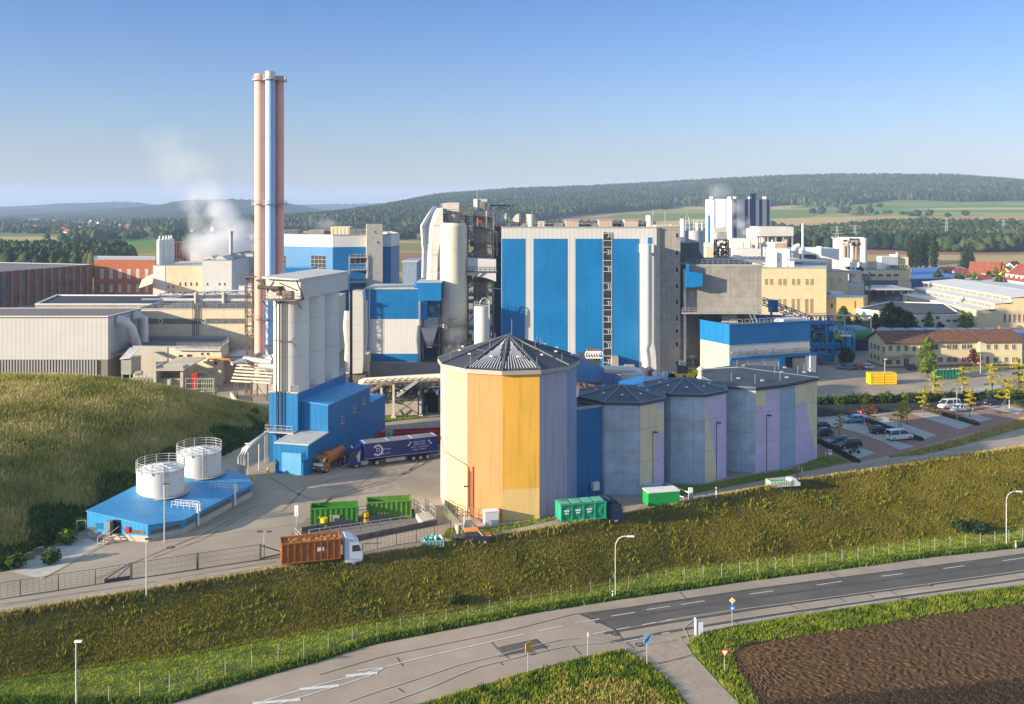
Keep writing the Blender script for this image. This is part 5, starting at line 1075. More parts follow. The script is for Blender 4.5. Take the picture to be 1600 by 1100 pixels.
PHc = PH; mb = MB(); mb.prism(PHc, 0, 30, 0, cap=False); mb.build('wall', BLUE, t); shell(t, inset(PHc, -.05), 29.9, 34.1, WHITEC, ROOFG, .5, wname='top_band')
fL = Fac(PH[0], PH[1]); fM = Fac(PH[1], PH[2])
win(fL, (486, 399, 509, 424.5), t, 4, 4); win(fL, (441, 399, 447, 426), t, 2, 4); win(fM, (547.5, 397.7, 570.5, 412), t, 3, 1)
mb = MB(); fM.pslab(mb, 572, 350, 597, 480, 0, 3.2); mb.build('stair_tower', CONCL, t)
f5 = Fac(fM.pt(0, 0, 3.2)[:2], fM.pt(fM.L, 0, 3.2)[:2]); win(f5, (584.5, 360.5, 587, 364), t, 1, 1); win(f5, (589, 377, 592, 380.5), t, 1, 1)
mb = MB()
for z0 in (26.2, 22, 17.8): 
 f6 = fM; u0, u1, _, _ = f6.pr(545, 412, 574, 420); f6.slab(mb, u0, u1, z0, z0 + .25, .1, 3.5); a = f6.pt(u0, z0 + .2, 3.4); b = f6.pt(u1, z0 + .2, 3.4); rail(mb, [a, b], 1.1, 1.2, .07)
for q in (0, 1): mb.bar(f6.pt(u0 + q * (u1 - u0), 0, 3.4), f6.pt(u0 + q * (u1 - u0), 27, 3.4), .25)
mb.build('balcony', STEEL, t)
for i, (x0, x1, y0, m_) in enumerate([(446, 468, 359, GLASSL), (484, 508, 359, M('unit_grey', (.28, .28, .26))), (508, 519, 361, DSTEEL), (518, 548, 354, CREAM), (549, 573, 358, GLASSL), (598, 606, 363, WPAINT)]):
 mb = MB(); x0, x1 = XA(x0, 350), XA(x1, 350); mb.b2(x0, x1, 348, 356, 33.3, ZA(y0, 350)); 
 for k in range(5): mb.b2(x0 + (x1 - x0) * (k + .1) / 5, x0 + (x1 - x0) * (k + .7) / 5, 347.9, 348.1, 33.6, ZA(y0, 350) - .4)
 mb.build('roof_unit', m_, t)
mb = MB(); x = XA(461, 318); mb.b2(x - 3.2, XA(490, 318), 316, 324, 0, ZA(418, 318)); mb.build('low_annex', BLUEP, t)
t = thing('filter_building', 'blue, white and blue banded filter house on a steel frame', 'building', (XA(617, 228), 228, 0)); YF = 238; x0, x1 = XA(577, YF), XA(657, YF); zz = [ZA(y, YF) for y in (591, 552.7, 498.6, 452)]
PF = [(x0, YF), (x1, YF), (x1, YF + 13), (x0 - .0, YF + 13)]
for i, (nm, m_) in enumerate((('lower_band', BLUE), ('middle_band', WHITEC), ('upper_band', BLUE))): mb = MB(); mb.prism(PF, zz[i], zz[i + 1], 0, cap=(i == 0)); mb.build(nm, m_, t)
mb = MB(); mb.prism([(x0 - 1.3, YF - .2), (x1 + .2, YF - .2), (x1 + .2, YF + 13), (x0 - .3, YF + 13)], zz[3], zz[3] + .35); mb.build('roof', M('filter_roof', (.40, .41, .38), .6), t)
mb = MB(); mb.bar((x1 - .2, YF - .25, 0), (x1 - .2, YF - .25, zz[3]), .4); mb.bar((x0 + .1, YF - .2, 0), (x0 + .1, YF - .2, zz[3]), .3)
for x in (x0 + 2, (x0 + x1) / 2, x1 - 2):
 for y in (YF + 1, YF + 12): mb.bar((x, y, 0), (x, y, zz[0]), .4)
mb.build('frame', STEEL, t)
mb = MB(); mb.prism([(x0 - 1.4, YF + 1), (x0 - .02, YF + .5), (x0 - .02, YF + 9), (x0 - 1.4, YF + 9)], zz[2] - .4, zz[3] - .1); mb.prism([(x0 - 1, YF + 2), (x0 - .02, YF + 2), (x0 - .02, YF + 9), (x0 - 1, YF + 9)], 5, 12); mb.build('side_cladding', BLUEP, t)
# blue head annex
t = thing('blue_head_house', 'bright blue head house projecting right of the filter building roof', 'building', (XA(668, 239), 239, 0)); mb = MB(); mb.b2(XA(653, 235), XA(689, 235), 235, 247, ZA(470, 235), ZA(442, 235)); mb.b2(XA(658, 236), XA(667.5, 236), 236, 245, ZA(500, 236), ZA(470, 236) + .1)
mb.b2(XA(667, 239), XA(686, 239), 239, 246, ZA(496, 239), ZA(470, 239)); mb.hexa([(XA(647, 236), 236, ZA(450, 236)), (XA(653, 236), 236, ZA(450, 236)), (XA(653, 247), 247, ZA(450, 236)), (XA(647, 247), 247, ZA(450, 236)), (XA(652, 236), 236, ZA(441, 236)), (XA(653, 236), 236, ZA(441, 236)), (XA(653, 247), 247, ZA(441, 236)), (XA(652, 247), 247, ZA(441, 236))]); mb.build('wall', BLUEP, t)
mb = MB(); mb.b2(XA(651, 234.8), XA(690.5, 234.8), 234.8, 247.5, ZA(442, 235), ZA(442, 235) + .3); mb.build('roof', M('head_roof', (.30, .36, .42), .6), t)
mb = MB(); mb.b2(XA(671, 238.8), XA(678, 238.8), 238.7, 239, ZA(488, 239), ZA(478, 239)); mb.build('hatch', TRIM, t)
mb = MB(); x = XA(672, 239); mb.hexa([(x - .6, 237, 9), (x + .6, 237, 9), (x + .6, 239, 9), (x - .6, 239, 9), (x - 2, 236, 14), (x + 2, 236, 14), (x + 2, 242, 14), (x - 2, 242, 14)]); mb.build('hopper', SILV, t)
mb = MB(); mb.b2(XA(657.5, 244), XA(689, 244), 244, 245, 2.5, 12); mb.build('lower_wall', BLUEP, t)
mb = MB()
for px in (661, 686): mb.bar((XA(px, 237), 237, 0), (XA(px, 237), 237, 20), .35)
for z in (5.5, 9.5, 13): mb.b2(XA(658, 237), XA(690, 237), 236.5, 242, z, z + .2); rail(mb, [(XA(658, 236.5), 236.5, z + .2), (XA(690, 236.5), 236.5, z + .2)], 1, 1.2, .06)
mb.build('frame', BSTEEL, t)
# grey corrugated duct left of filter
t = thing('tall_duct_casing', 'tall pale kinked duct casing between the triple silo and the filter house', 'duct', (XA(556, 228), 228, 3)); mb = MB(); Y = 226
def pp(l, y0, y1, m=0, dx=0): P = [A(px, py, y0) for px, py in l]; Q = [(x + dx, y1, z) for x, y, z in P]; k = len(l); mb.add(P + Q, [tuple(range(k)), tuple(range(2 * k - 1, k - 1, -1))] + [(i, (i + 1) % k, k + (i + 1) % k, k + i) for i in range(k)], m)
pp([(546, 457), (553, 454), (566, 455), (567.5, 470), (567.5, 568), (566, 583), (548, 584), (548, 545), (546, 520)], Y, Y + 4); mb.build('casing', M('duct_pale', (.46, .45, .42), .5, .06, .2, seam=(3, 4)), t)
mb = MB(); mb.tube([A(543, 486, 230), A(541, 510, 230), A(544, 540, 230), A(543, 560, 230), A(545, 583, 230)], .8, 8); mb.tube([A(571, 470, 229), A(571, 535, 229), A(570, 548, 229)], .5, 8); mb.build('pipe', SILV, t)
mb = MB(); mb.b2(XA(545, 227), XA(572, 227), 225.5, 231, 2.6, 4.2); mb.build('base', BSTEEL, t)
mb = MB(); mb.b2(XA(540, 232), XA(574, 232), 232, 240, 0, 8); mb.build('rear_wall', CREAM, t)
# absorber tower
t = thing('absorber_tower', 'tall round cream absorber tower with ring platforms near its foot', 'tower', (XA(708.7, 242), 242, 0)); x = XA(708.7, 242)
mb = MB(); mb.cyl(x, 242, 2, 9.2, 3.15, n=40, cap=False); mb.cyl(x, 242, 9.2, 10.4, 3.15, 3.4, n=40, cap=False); mb.cyl(x, 242, 10.4, 33.3, 3.42, n=40, cap=False); mb.cyl(x, 242, 33.3, 33.55, 3.52, n=40); mb.cyl(x, 242, 33.3, 39.0, 3.44, 3.36, n=40, cap=False); mb.cyl(x, 242, 39.0, 39.8, 3.36, 2.9, n=40, mt=1); mb.build('shell', [CREAMT, BLACK], t)
for i, (z, px0, w_) in enumerate([(14.2, 0, 1), (9.9, 0, 1), (6.7, 0, 1), (2.8, 0, 1)]):
 mb = MB(); n = 20; r0 = 3.42 + (.95 if i else .8); ps = [(x + r0 * math.cos(2 * math.pi * k / n), 242 + r0 * math.sin(2 * math.pi * k / n)) for k in range(n)]; rng_ = range(n) if i else range(12, 19)
 for k in rng_:
  a, b = ps[k], ps[(k + 1) % n]; ia = (x + (a[0] - x) * .76, 242 + (a[1] - 242) * .76); ib = (x + (b[0] - x) * .76, 242 + (b[1] - 242) * .76); mb.prism([a, b, ib, ia], z - .12, z); mb.bar((*a, z), (*a, z + 1.1), .07)
  for dz in (.55, 1.1): mb.bar((*a, z + dz), (*b, z + dz), .06)
 mb.build('platform', M('platform_rusty', (.34, .27, .19), .8, .2), t)
mb = MB()
for a in (-2.2, -1.3, -.6, .1): mb.tube([(x + 3.75 * math.cos(a), 242 + 3.75 * math.sin(a), 2.5), (x + 3.75 * math.cos(a), 242 + 3.75 * math.sin(a), 10)], .18, 6)
mb.tube([(x - .9, 238.4, 15.5), (x - .9, 238.2, 16.4), (x + 1, 238.2, 16.2)], .35, 8); mb.cyl(x + 1.2, 238.6, 10, 11.5, .5, n=10); mb.build('pipework', M('pipe_tan', (.5, .44, .35), .6), t)
mb = MB()
for px, py in ((697, 511), (712, 502), (716, 531), (703, 541)): q = A(px, py, 238.4); mb.box(q, (.9, .7, 1))
split(mb, 'junction_box', SILV, t)
# two kinked flue ducts
for i, (lb, prf, y0) in enumerate([('white kinked duct, the left and farther of the pair above the head house', [(684, 322), (688, 323), (688, 334), (672, 354), (673, 385), (673, 442), (665, 442), (666, 392), (663, 353), (677, 331)], 246),
 ('white kinked duct, the right and nearer of the pair above the head house', [(692, 325), (692, 352), (687, 382), (684, 397), (683, 440), (671, 440), (673, 398), (677, 353), (684, 334), (689, 326)], 241)]):
 t = thing('kinked_duct', lb, 'duct', (XA(672, y0), y0, ZA(442, y0)), 'pair of kinked white ducts'); mb = MB(); pp(prf, y0, y0 + 3.4, 0, -1.4); mb.build('casing', M('duct_white', (.56, .55, .50), .5, .05, .2, seam=(60, 5.5), streak=.1), t)
 mb = MB(); a = A(prf[-3][0], prf[-3][1], y0); b = A(prf[3][0], prf[3][1], y0)
 for py in (352, 398): q0 = A(664 + 12 * i, py, y0 - .06); q1 = A(672 + 18 * i - (py > 390) * 6 * i, py, y0 - .06); mb.bar(q0, q1, .1)
 mb.build('flange', TRIM, t)
mb = MB(); mb.b2(XA(664.5, 241), XA(682.5, 241), 240.8, 245, ZA(444, 241) - 4, ZA(440, 241)); solo(mb, 'duct_collar', BLUEP, 'blue collar where the ducts meet the head house roof', 'collar')
# scaffold tower behind the absorber
t = thing('process_tower', 'dark open steel process tower full of pipes, stairs and vessels beside the boiler house', 'tower', (XA(745, 246), 246, 0)); YP = 244.5
mb = MB()
for px in (716, 731, 746, 760, 771):
 for y in (YP, YP + 9): mb.bar((XA(px, y), y, 0), (XA(px, y), y, ZA(338, YP)), .4)
for py in (338, 356, 380, 402, 440, 462, 490, 515, 545):
 z = ZA(py, YP); mb.b2(XA(715, YP), XA(772, YP), YP, YP + 9, z - .15, z); rail(mb, [(XA(715, YP), YP - .1, z), (XA(772, YP), YP - .1, z)], 1.1, 1.2, .07)
for k, (p, q) in enumerate([((717, 380), (746, 356)), ((746, 356), (717, 338)), ((731, 402), (757, 380)), ((733, 372), (770, 402)), ((746, 440), (771, 462)), ((718, 462), (745, 440)), ((717, 440), (733, 402)), ((757, 356), (771, 380)), ((718, 515), (745, 490)), ((745, 545), (770, 515))]): mb.bar(A(*p, YP - .2), A(*q, YP - .2), .3)
mb.build('frame', M('tower_steel', (.17, .165, .155), .6), t)
mb = MB()
random.seed(5)
for k in range(34):
 px = random.uniform(717, 768); py = random.uniform(345, 540); q = A(px, py, YP + random.uniform(.5, 6)); mb.box(q, (random.uniform(.5, 1.9), 1.2, random.uniform(.5, 1.8)), 0, random.choice([0, 0, 1, 2]))
for k in range(26):
 px = random.uniform(717, 768); py = random.uniform(345, 530); y = YP + random.uniform(0, 6); h = random.uniform(8, 30)
 mb.tube([A(px, py, y), A(px, py + h, y)] if k % 2 else [A(px, py, y), A(px + h * .7, py + random.uniform(-4, 8), y)], random.uniform(.1, .28), 6, random.choice([0, 1, 1]))
split(mb, 'equipment', [M('equip_grey', (.38, .37, .34), .6, .2), M('equip_pale', (.62, .60, .55), .5, .2), BSTEEL], t)
mb = MB()
for px, py in ((750, 346), (751, 388), (733, 417), (751, 449)): mb.box(A(px, py, YP - .4), (.8, .5, .6))
split(mb, 'red_box', RED, t)
mb = MB(); a0 = A(739.7, 311, 247); a1 = A(761, 356, 247); mb.b2(a0[0], a1[0], 247, 251, 15, a0[2]); mb.build('shaft', M('shaft_tan', (.48, .43, .36), .7, .1), t)
mb = MB(); mb.b2(XA(740, 246.6), XA(746, 246.6), 246.6, 247.5, ZA(329, 247), ZA(311, 247)); mb.b2(XA(749.5, 246.6), XA(758, 246.6), 246.7, 246.98, ZA(328, 247), ZA(315, 247), 1); mb.build('cabin_panel', [WPAINT, GLASSL], t)
mb = MB(); mb.bar(A(745.5, 311, 247), A(745.5, 296, 247), .12); mb.build('antenna', STEEL, t)
mb = MB(); mb.b2(XA(697.5, 244), XA(717, 244), 244, 248, ZA(334, 244), ZA(316.5, 244)); mb.b2(XA(686, 244), XA(697, 244), 245, 248, ZA(326, 244), ZA(317.5, 244)); mb.build('filter_box', M('box_pinkish', (.52, .47, .44), .6, .1), t)
mb = MB(); q = A(708, 348, 244); mb.cyl(q[0], 244.5, ZA(350, 244), ZA(335, 244), 1.8, 2.6, n=18); mb.build('cone', M('cone_tan', (.5, .45, .38)), t)
mb = MB(); z = ZA(334, 244); mb.b2(XA(690, 243), XA(740, 243), 243, 249, z - .25, z); rail(mb, [(XA(690, 243), 243, z), (XA(740, 243), 243, z)], 1.1, 1.1, .08)
for px in (694, 702, 718, 728): mb.bar((XA(px, 246), 246, z), (XA(px, 246), 246, 30), .3)
mb.bar(A(706, 348, 243), A(720, 337, 243), .3); mb.build('top_platform', BSTEEL, t)
t = thing('white_hopper', 'shaded white tapering hopper box hanging in the steel tower', 'hopper', (XA(750, 242), 242, 24)); mb = MB(); pp([(730, 403), (775, 405.5), (775, 440), (759, 434), (730, 430)], 241, 244.4); mb.build('casing', M('hopper_white', (.50, .51, .51), .6, .06, .4, streak=.3), t)
mb = MB(); rail(mb, [A(731, 424, 240.7), A(776, 424, 240.7)], 1.1, 1.1, .07); mb.bar(A(730, 442, 240.5), A(752, 424, 240.5), .25); mb.bar(A(730, 424.5, 240.7), A(778, 424.5, 240.7), .25); mb.build('walkway', DSTEEL, t)
t = thing('small_grey_silo', 'small round grey silo with a looped pipe on top, left of the boiler house', 'silo', (XA(753, 238), 238, 0)); x = XA(753, 238); mb = MB(); mb.cyl(x, 238, 0, ZA(478, 238), 1.98, n=28); mb.build('shell', SILOC, t)
mb = MB(); n = 14; z = ZA(478, 238)
for k in range(n): a = (x + 1.95 * math.cos(2 * math.pi * k / n), 238 + 1.95 * math.sin(2 * math.pi * k / n)); b = (x + 1.95 * math.cos(2 * math.pi * (k + 1) / n), 238 + 1.95 * math.sin(2 * math.pi * (k + 1) / n)); mb.bar((*a, z), (*a, z + 1.1), .07); mb.bar((*a, z + 1.1), (*b, z + 1.1), .06); mb.bar((*a, z + .55), (*b, z + .55), .06)
mb.tube([(x - .4, 237, z + .3)] + [(x + .7 + 1.15 * math.cos(a), 236.6, z + .6 + 1.5 * math.sin(a)) for a in [math.pi - k * math.pi / 8 for k in range(9)]] + [(x + 1.85, 236.6, z - 3)], .13, 6); mb.build('railing', STEEL, t)
YB = 241; t = thing('boiler_house', 'huge blue and white striped boiler house with glazed stair strip and roof ventilators', 'building', (XA(900, YB), 260, 0)); f = fr(783.4, 1026, YB); zt = ZA(355, YB)
PB = [(XA(783.4, YB), YB), (XA(1026, YB), YB), (XA(1026, YB), 285), (XA(783.4, YB) - 2.6, 285), (XA(783.4, YB) - 2.6, 252), (XA(783.4, YB), 252)]
t0 = shell(t, PB, 0, zt, M('boiler_white', (.50, .50, .49), .5, .05, .15, corr=1.1, streak=.12), ROOFG, .6)
for i, (x0, x1) in enumerate([(784.2, 820), (833.5, 886), (899, 942), (956, 998)]):
 mb = MB(); f.pslab(mb, x0, 373, x1, 600, -.05, .1); mb.build('blue_panel', BLUE, t)
mb = MB(); f.pslab(mb, 1012, 371, 1018, 382, .0, .1); mb.build('blue_panel', BLUE, t)
mb = MB(); fs = Fac((PB[4][0], 285), (PB[4][0], 252)); fs.slab(mb, 3, 30, 0, 34.3, -.05, .1); mb.build('side_panel', BLUE, t)
mb = MB(); fk = Fac(PB[4], PB[5]); fk.slab(mb, .3, 2.5, 0, 34.3, -.05, .08); mb.build('side_panel', BLUE, t)
mb = MB(); mb.tube([A(776.5, 362, 249), A(776.5, 372, 249), A(776.5, 400, 249)], [.9, .35, .3], 8); mb.build('rain_head', M('rainhead', (.45, .47, .47)), t)
st = MB(); u0, u1, z0, z1 = f.pr(942.6, 363, 955.4, 592); f.slab(st, u0, u1, z0, z1, -.05, .12, 0); so_ = st.build('stair_glazing', M('stair_glass', (.028, .035, .04), .2, .4, .8, spec=.6), t)
mb = MB()
for py in (365, 376, 386, 394, 407, 416, 424, 442, 453, 466, 477, 484, 494, 503, 514, 522, 534, 544, 556, 566, 577): z = ZA(py, YB); f.slab(mb, u0, u1, z - .06, z + .06, .12, .2)
for py in (367, 394, 421, 448, 474, 499, 519, 540, 565): z = ZA(py, YB); f.slab(mb, u0 + .9, u1 - .2, z - .6, z - .5, .12, .2); f.slab(mb, u0 + .9, u1 - .2, z + .5, z + .6, .12, .2); f.slab(mb, u0 + 1.25, u0 + 1.4, z - .6, z + .6, .12, .2); f.slab(mb, u1 - .3, u1 - .2, z - .6, z + .6, .12, .2)
f.slab(mb, u0 - .1, u0, z0, z1, .0, .2); f.slab(mb, u1, u1 + .12, z0, z1, .0, .2); mb.build('glazing_bar', FRAME, so_)
for i, px in enumerate((893, 945, 985)):
 mb = MB(); x = XA(px, 250); mb.b2(x - 1.7, x + 1.7, 247.5, 252, zt, zt + 1.6); mb.b2(x - 1.9, x + 1.9, 247.3, 252.2, zt + 1.6, zt + 1.8); mb.build('ventilator', M('vent_tan', (.46, .37, .30), .6, .1), t)
mb = MB()
for px in (872, 912, 924, 962, 972, 1002): x = XA(px, 251); mb.b2(x - 1.2, x + 1.2, 249, 254, zt, zt + random.uniform(.5, 1.2))
mb.b2(XA(830, 256), XA(1008, 256), 256, 258, zt, zt + .5); split(mb, 'roof_plant', M('roof_plant_grey', (.20, .19, .18)), t)
mb = MB(); x = XA(1015, 249); mb.cyl(x, 249, zt, zt + 2.9, 1.0, n=20); mb.build('vent_cylinder', M('cyl_pale', (.52, .50, .46)), t)
mb = MB(); x = XA(829.5, 249); mb.cyl(x, 249, zt, zt + 3.2, 1.15, n=20); mb.box((x + 2.6, 249, zt + .7), (1.8, 2, 1.4)); mb.build('vent_cylinder', M('cyl_pale', (.52, .50, .46)), t)
for px0 in (774, 796):     # curved cowls
 mb = MB(); pr_ = [(px0 + 21 * 0, 354), (px0 + 4, 343), (px0 + 10, 335.5), (px0 + 17, 333), (px0 + 17, 354)]; pp(pr_, 249, 252.5); mb.build('cowl', M('cowl_white', (.60, .57, .51), .5, .05), t)
mb = MB(); pp([(762, 353), (762, 337), (766, 334), (770, 334), (770, 353)], 250, 252); mb.build('cowl', M('cowl_white', (.6, .57, .51)), t)
mb = MB(); rail(mb, [(XA(762, 248), 248, zt), (XA(846, 248), 248, zt)], 1.1, 1.3, .08)
for px in (793, 812): mb.bar(A(px, 354, 248.6), A(px, 333, 248.6), .3)
rail(mb, [A(800, 336, 253), A(842, 336, 253)], 1.0, 1.2, .07); mb.bar(A(813, 352, 248.7), A(824, 340, 248.7), .25); mb.build('roof_railing', BSTEEL, t)
mb = MB(); q0, q1 = A(767, 321, 252), A(808, 320.5, 252); mb.bar(q0, q1, .3); mb.bar(A(767, 320, 252), A(767, 354, 252), .2)
for p, q in (((769, 331), (783, 321)), ((775, 332), (783, 321)), ((783, 321), (788, 327)), ((788, 327), (798, 321)), ((796, 331), (803, 321)), ((777, 332), (790, 321))): mb.bar(A(*p, 252), A(*q, 252), .16)
mb.build('roof_gantry', DSTEEL, t)
mb = MB(); pts = [(1010, 382), (1010, 535), (1008, 545), (1010, 562), (1011, 590)]; mb.tube([A(a, b, 238.5) for a, b in pts], [1.38, 1.38, 1.1, 1.15, 1.15], 18); mb.b2(XA(1001, 238), XA(1021, 238), 237.5, 240.9, ZA(395, 238), ZA(382, 238)); mb.build('side_duct', M('duct_bright', (.62, .61, .57), .45, .05), t)
# stair tower
t = thing('stair_tower', 'tall concrete stair tower with small windows at the right of the boiler house', 'tower', (XA(1044, 242), 248, 0)); P_ = [(XA(1025.5, 242), 242), (XA(1063, 242), 242), (XA(1063, 242), 256), (XA(1025.5, 242), 256)]
shell(t, P_, 0, ZA(353, 242), CONC, ROOFG, .4, tm=CONCL); f = Fac(P_[0], P_[1])
for py in (368, 395, 421.5, 447, 472.5, 498, 517.5, 538, 568): win(f, (1055.8, py - 4, 1059.6, py + 4), t, 1, 1, BLACK)
mb = MB(); f.slab(mb, -.05, .9, 0, ZA(353, 242) - .2, .02, .12); mb.build('corner_strip', M('corner_cream', (.55, .49, .39)), t)
mb = MB(); rail(mb, [(XA(1027, 244), 244, ZA(352, 242)), (XA(1062, 244), 244, ZA(352, 242))], 1, 1.2, .06); mb.bar(A(1020, 352, 246), A(1020, 327, 246), .15); mb.bar(A(1039, 352, 246), A(1039, 331, 246), .18); mb.bar(A(1016, 331, 246), A(1033, 327, 246), .14); mb.build('roof_mast', STEEL, t)
t = thing('concrete_bunker', 'large shaded concrete bunker block with gallery walkway right of the stair tower', 'building', (XA(1130, 250), 256, 0)); YK = 243
PK = [(XA(1072, YK), YK), (XA(1190, YK), YK), (XA(1190, YK), 275), (XA(1072, YK), 275)]; zk = ZA(414, YK); shell(t, PK, ZA(488, YK), zk, CONC, ROOFG, .3, tm=CONCL)
mb = MB(); mb.prism([(XA(1063, 248), 248), (XA(1180, 248), 248), (XA(1180, 248), 274), (XA(1063, 248), 274)], 0, ZA(486, YK)); mb.build('lower_wall', CONC, t)
mb = MB(); z = ZA(487, YK); mb.b2(XA(1066, 240.5), XA(1190, 240.5), 240.5, YK - .02, z - .3, z); rail(mb, [(XA(1066, 240.6), 240.6, z), (XA(1190, 240.6), 240.6, z)], 1.2, 1.5, .08); rail(mb, [(XA(1072, YK), YK + .2, zk + .1), (XA(1189, YK), YK + .2, zk + .1)], 1.3, 1.3, .06); mb.build('gallery', STEEL, t)
mb = MB(); mb.b2(XA(1068, 242.4), XA(1072, 242.4), 242.2, 244, 0, zk - 1); mb.build('corner_strip', M('corner_cream', (.55, .49, .39)), t)
mb = MB(); mb.b2(XA(1072, 240), XA(1085, 240), 240, YK - .03, ZA(449, 240), ZA(425, 240)); mb.hexa([A(1085, 449, 240), A(1098, 447, 240), (*A(1098, 447, 240)[:1], 242.9, A(1098, 447, 240)[2]), (A(1085, 449, 240)[0], 242.9, A(1085, 449, 240)[2]), A(1085, 425.5, 240), A(1098, 427, 240), (A(1098, 427, 240)[0], 242.9, A(1098, 427, 240)[2]), (A(1085, 425, 240)[0], 242.9, A(1085, 425, 240)[2])]); mb.b2(XA(1073, 241), XA(1077, 241), 241, 242.5, ZA(425, 240), ZA(413, 240)); mb.build('blue_box', BLUEP, t)
f = fr(1063, 1180, 248); win(f, (1072, 560, 1091, 573.5), t, 6, 2); mb = MB(); f.pslab(mb, 1077, 555.5, 1086, 557.5, 0, .3); mb.build('lamp', LAMPW, t)
mb = MB(); mb.b2(XA(1128, 244), XA(1152, 244), 244, 248, ZA(520, 244), ZA(488, 244)); mb.build('hanging_room', M('grey_sheet', (.36, .36, .35)), t)
t = thing('crane_bunker_hopper', 'dark grey sloping hopper housing behind the concrete bunker roof', 'hopper', (XA(1080, 262), 262, 27)); mb = MB(); pp([(1063, 380), (1092, 379), (1092, 391), (1100, 403), (1104, 414), (1066, 414)], 258, 268); mb.build('casing', M('hopper_grey', (.14, .15, .16), .7, .15), t)
for i, (px, w_, y0, lb) in enumerate([(1067.5, 4.2, 342, 'narrow white silo with ladder top behind the stair tower'), (1087, 15.5, 360.5, 'wide shaded white silo with caged top behind the stair tower')]):
 Y = 290; t = thing('rear_silo', lb, 'silo', (XA(px, Y), Y, 0)); mb = MB(); x = XA(px, Y); r = w_ * Y / FPX; mb.cyl(x, Y + r, 0, ZA(y0, Y), r, n=28); mb.build('shell', WPAINT if i == 0 else M('silo_grey_white', (.44, .45, .47), .5, .05, .2, seam=(50, 6)), t)
 mb = MB()
 if i: 
  z = ZA(y0, Y); rail(mb, [(x - r, Y, z), (x + r, Y, z)], 3.3, 1, .12, bars=3)
  for k in range(4): mb.cyl(x - 2.2 + k * 1.5, Y + 2, z, z + 2.5, .6, n=10)
 mb.tube([A(1071, 342, Y), A(1074, 336, Y), A(1077, 342, Y), A(1078, 358, Y)], .2, 6); mb.build('top_pipework', WPAINT, t)
t = thing('loading_hall', 'white loading hall with blue cladding band and numbered bays 4 3 2 1', 'building', (63, 240, 0)); a0 = (XA(1094.7, 242), 242); a1 = (XA(1140, 232), 232); a2 = (XA(1265.3, 240), 240); PL = [a0, a1, a2, (a2[0] - 4, 252), (a0[0] + 2, 256)]
mb = MB(); mb.prism(PL, 0, 10.5, 0, cap=False); mb.build('wall', M('hall_white', (.52, .52, .52), .6, .05, .3), t); shell(t, inset(PL, -.12), 10.45, 15.3, BLUE, ROOFG, .9, wname='blue_band', tm=BLUEP)
fb = Fac(a1, a2); fl = Fac(a0, a1)
mb = MB(); fl.slab(mb, 0, fl.L, 0, 10.4, .0, .1); mb.build('side_wall', M('hall_beige', (.46, .40, .31), .8, .06, .3), t)
for r_ in ((1107, 540, 1114, 550.5), (1118, 543, 1136, 555)): win(fl, r_, t, 6, 3, GLASSL, M('tan_frame', (.40, .36, .28)))
mb = MB(); u0, u1, z0, z1 = fb.pr(1141, 553, 1264, 556.5); fb.slab(mb, .2, fb.L, 6.7, 7.35, .02, .3); fb.slab(mb, 0, .5, 0, 6.7, .02, .3); u = fb.ray(1222, 570)[0]; fb.slab(mb, u - 1, u + .7, 0, 6.7, .02, .3); mb.build('blue_trim', BLUEP, t)
for i, (x0, x1) in enumerate([(1143, 1165), (1170, 1190), (1195, 1216)]):
 u0 = fb.ray(x0, 575)[0]; u1 = fb.ray(x1, 575)[0]; mb = MB(); fb.slab(mb, u0, u1, 0, 6.6, .01, .06)
 for k in range(1, 10): fb.slab(mb, u0, u1, k * .66, k * .66 + .05, .06, .08)
 mb.build('bay_door', M('bay_door_grey', (.34, .36, .38), .6, .06), t)
mb = MB(); u0, u1 = fb.ray(1226.5, 575)[0], fb.ray(1258, 575)[0]; fb.slab(mb, u0, u1, 0, 6.6, .01, .05); mb.build('open_bay', BLACK, t)
mb = MB(); fb.slab(mb, u0 + (u1 - u0) * .35, u1, 0, 6.3, .05, .1); mb.build('inner_wall', M('inner_grey', (.24, .22, .20), .9, .15, .3), t)
mb = MB(); fb.slab(mb, .2, fb.L - .2, 8.55, 8.85, .3, .75); fb.slab(mb, .2, fb.L - .2, 7.9, 8.0, .05, .12); mb.build('canopy_beam', STEEL, t)
mb = MB(); fe = Fac(fb.pt(fb.L - .3, 0, 0)[:2], fb.pt(fb.L + 2.2, 0, -2.2)[:2]); fe = Fac((a2[0] - .2, 239.8), (a2[0] + 2.0, 241.5)); fe.slab(mb, 0, fe.L, 0, 6.6, .0, .3); mb.build('end_screen', WPAINT, t)
mb = MB(); fe.slab(mb, -.1, fe.L + .1, 6.6, 7.2, -.02, .34); fe.slab(mb, fe.L - .35, fe.L + .1, 0, 6.6, -.05, .36); mb.build('blue_trim', BLUEP, t); win(fe, (1.1, 2.0, 1.9, 2.9), t, 1, 1, BLACK, px=False)
def text(s, parent, loc, size, rotz, mat, name='lettering', align='CENTER', ext=.01):
 cu = bpy.data.curves.new(name, 'FONT'); cu.body = s; cu.size = size; cu.align_x = align; cu.align_y = 'CENTER'; cu.extrude = ext; o = bpy.data.objects.new(name + '_tmp', cu); COL.objects.link(o)
 bpy.context.view_layer.update(); me = bpy.data.meshes.new_from_object(o.evaluated_get(bpy.context.evaluated_depsgraph_get())); me.materials.clear(); me.materials.append(mat); bpy.data.objects.remove(o); m = bpy.data.objects.new(name, me); COL.objects.link(m)
 m.parent = parent; b = Vector(WL.get(parent.name, (0, 0, 0))) if parent else Vector((0, 0, 0)); m.location = Vector(loc) - b; m.rotation_euler = (R(90), 0, rotz); return m
NB = M('number_blue', (.02, .12, .45))
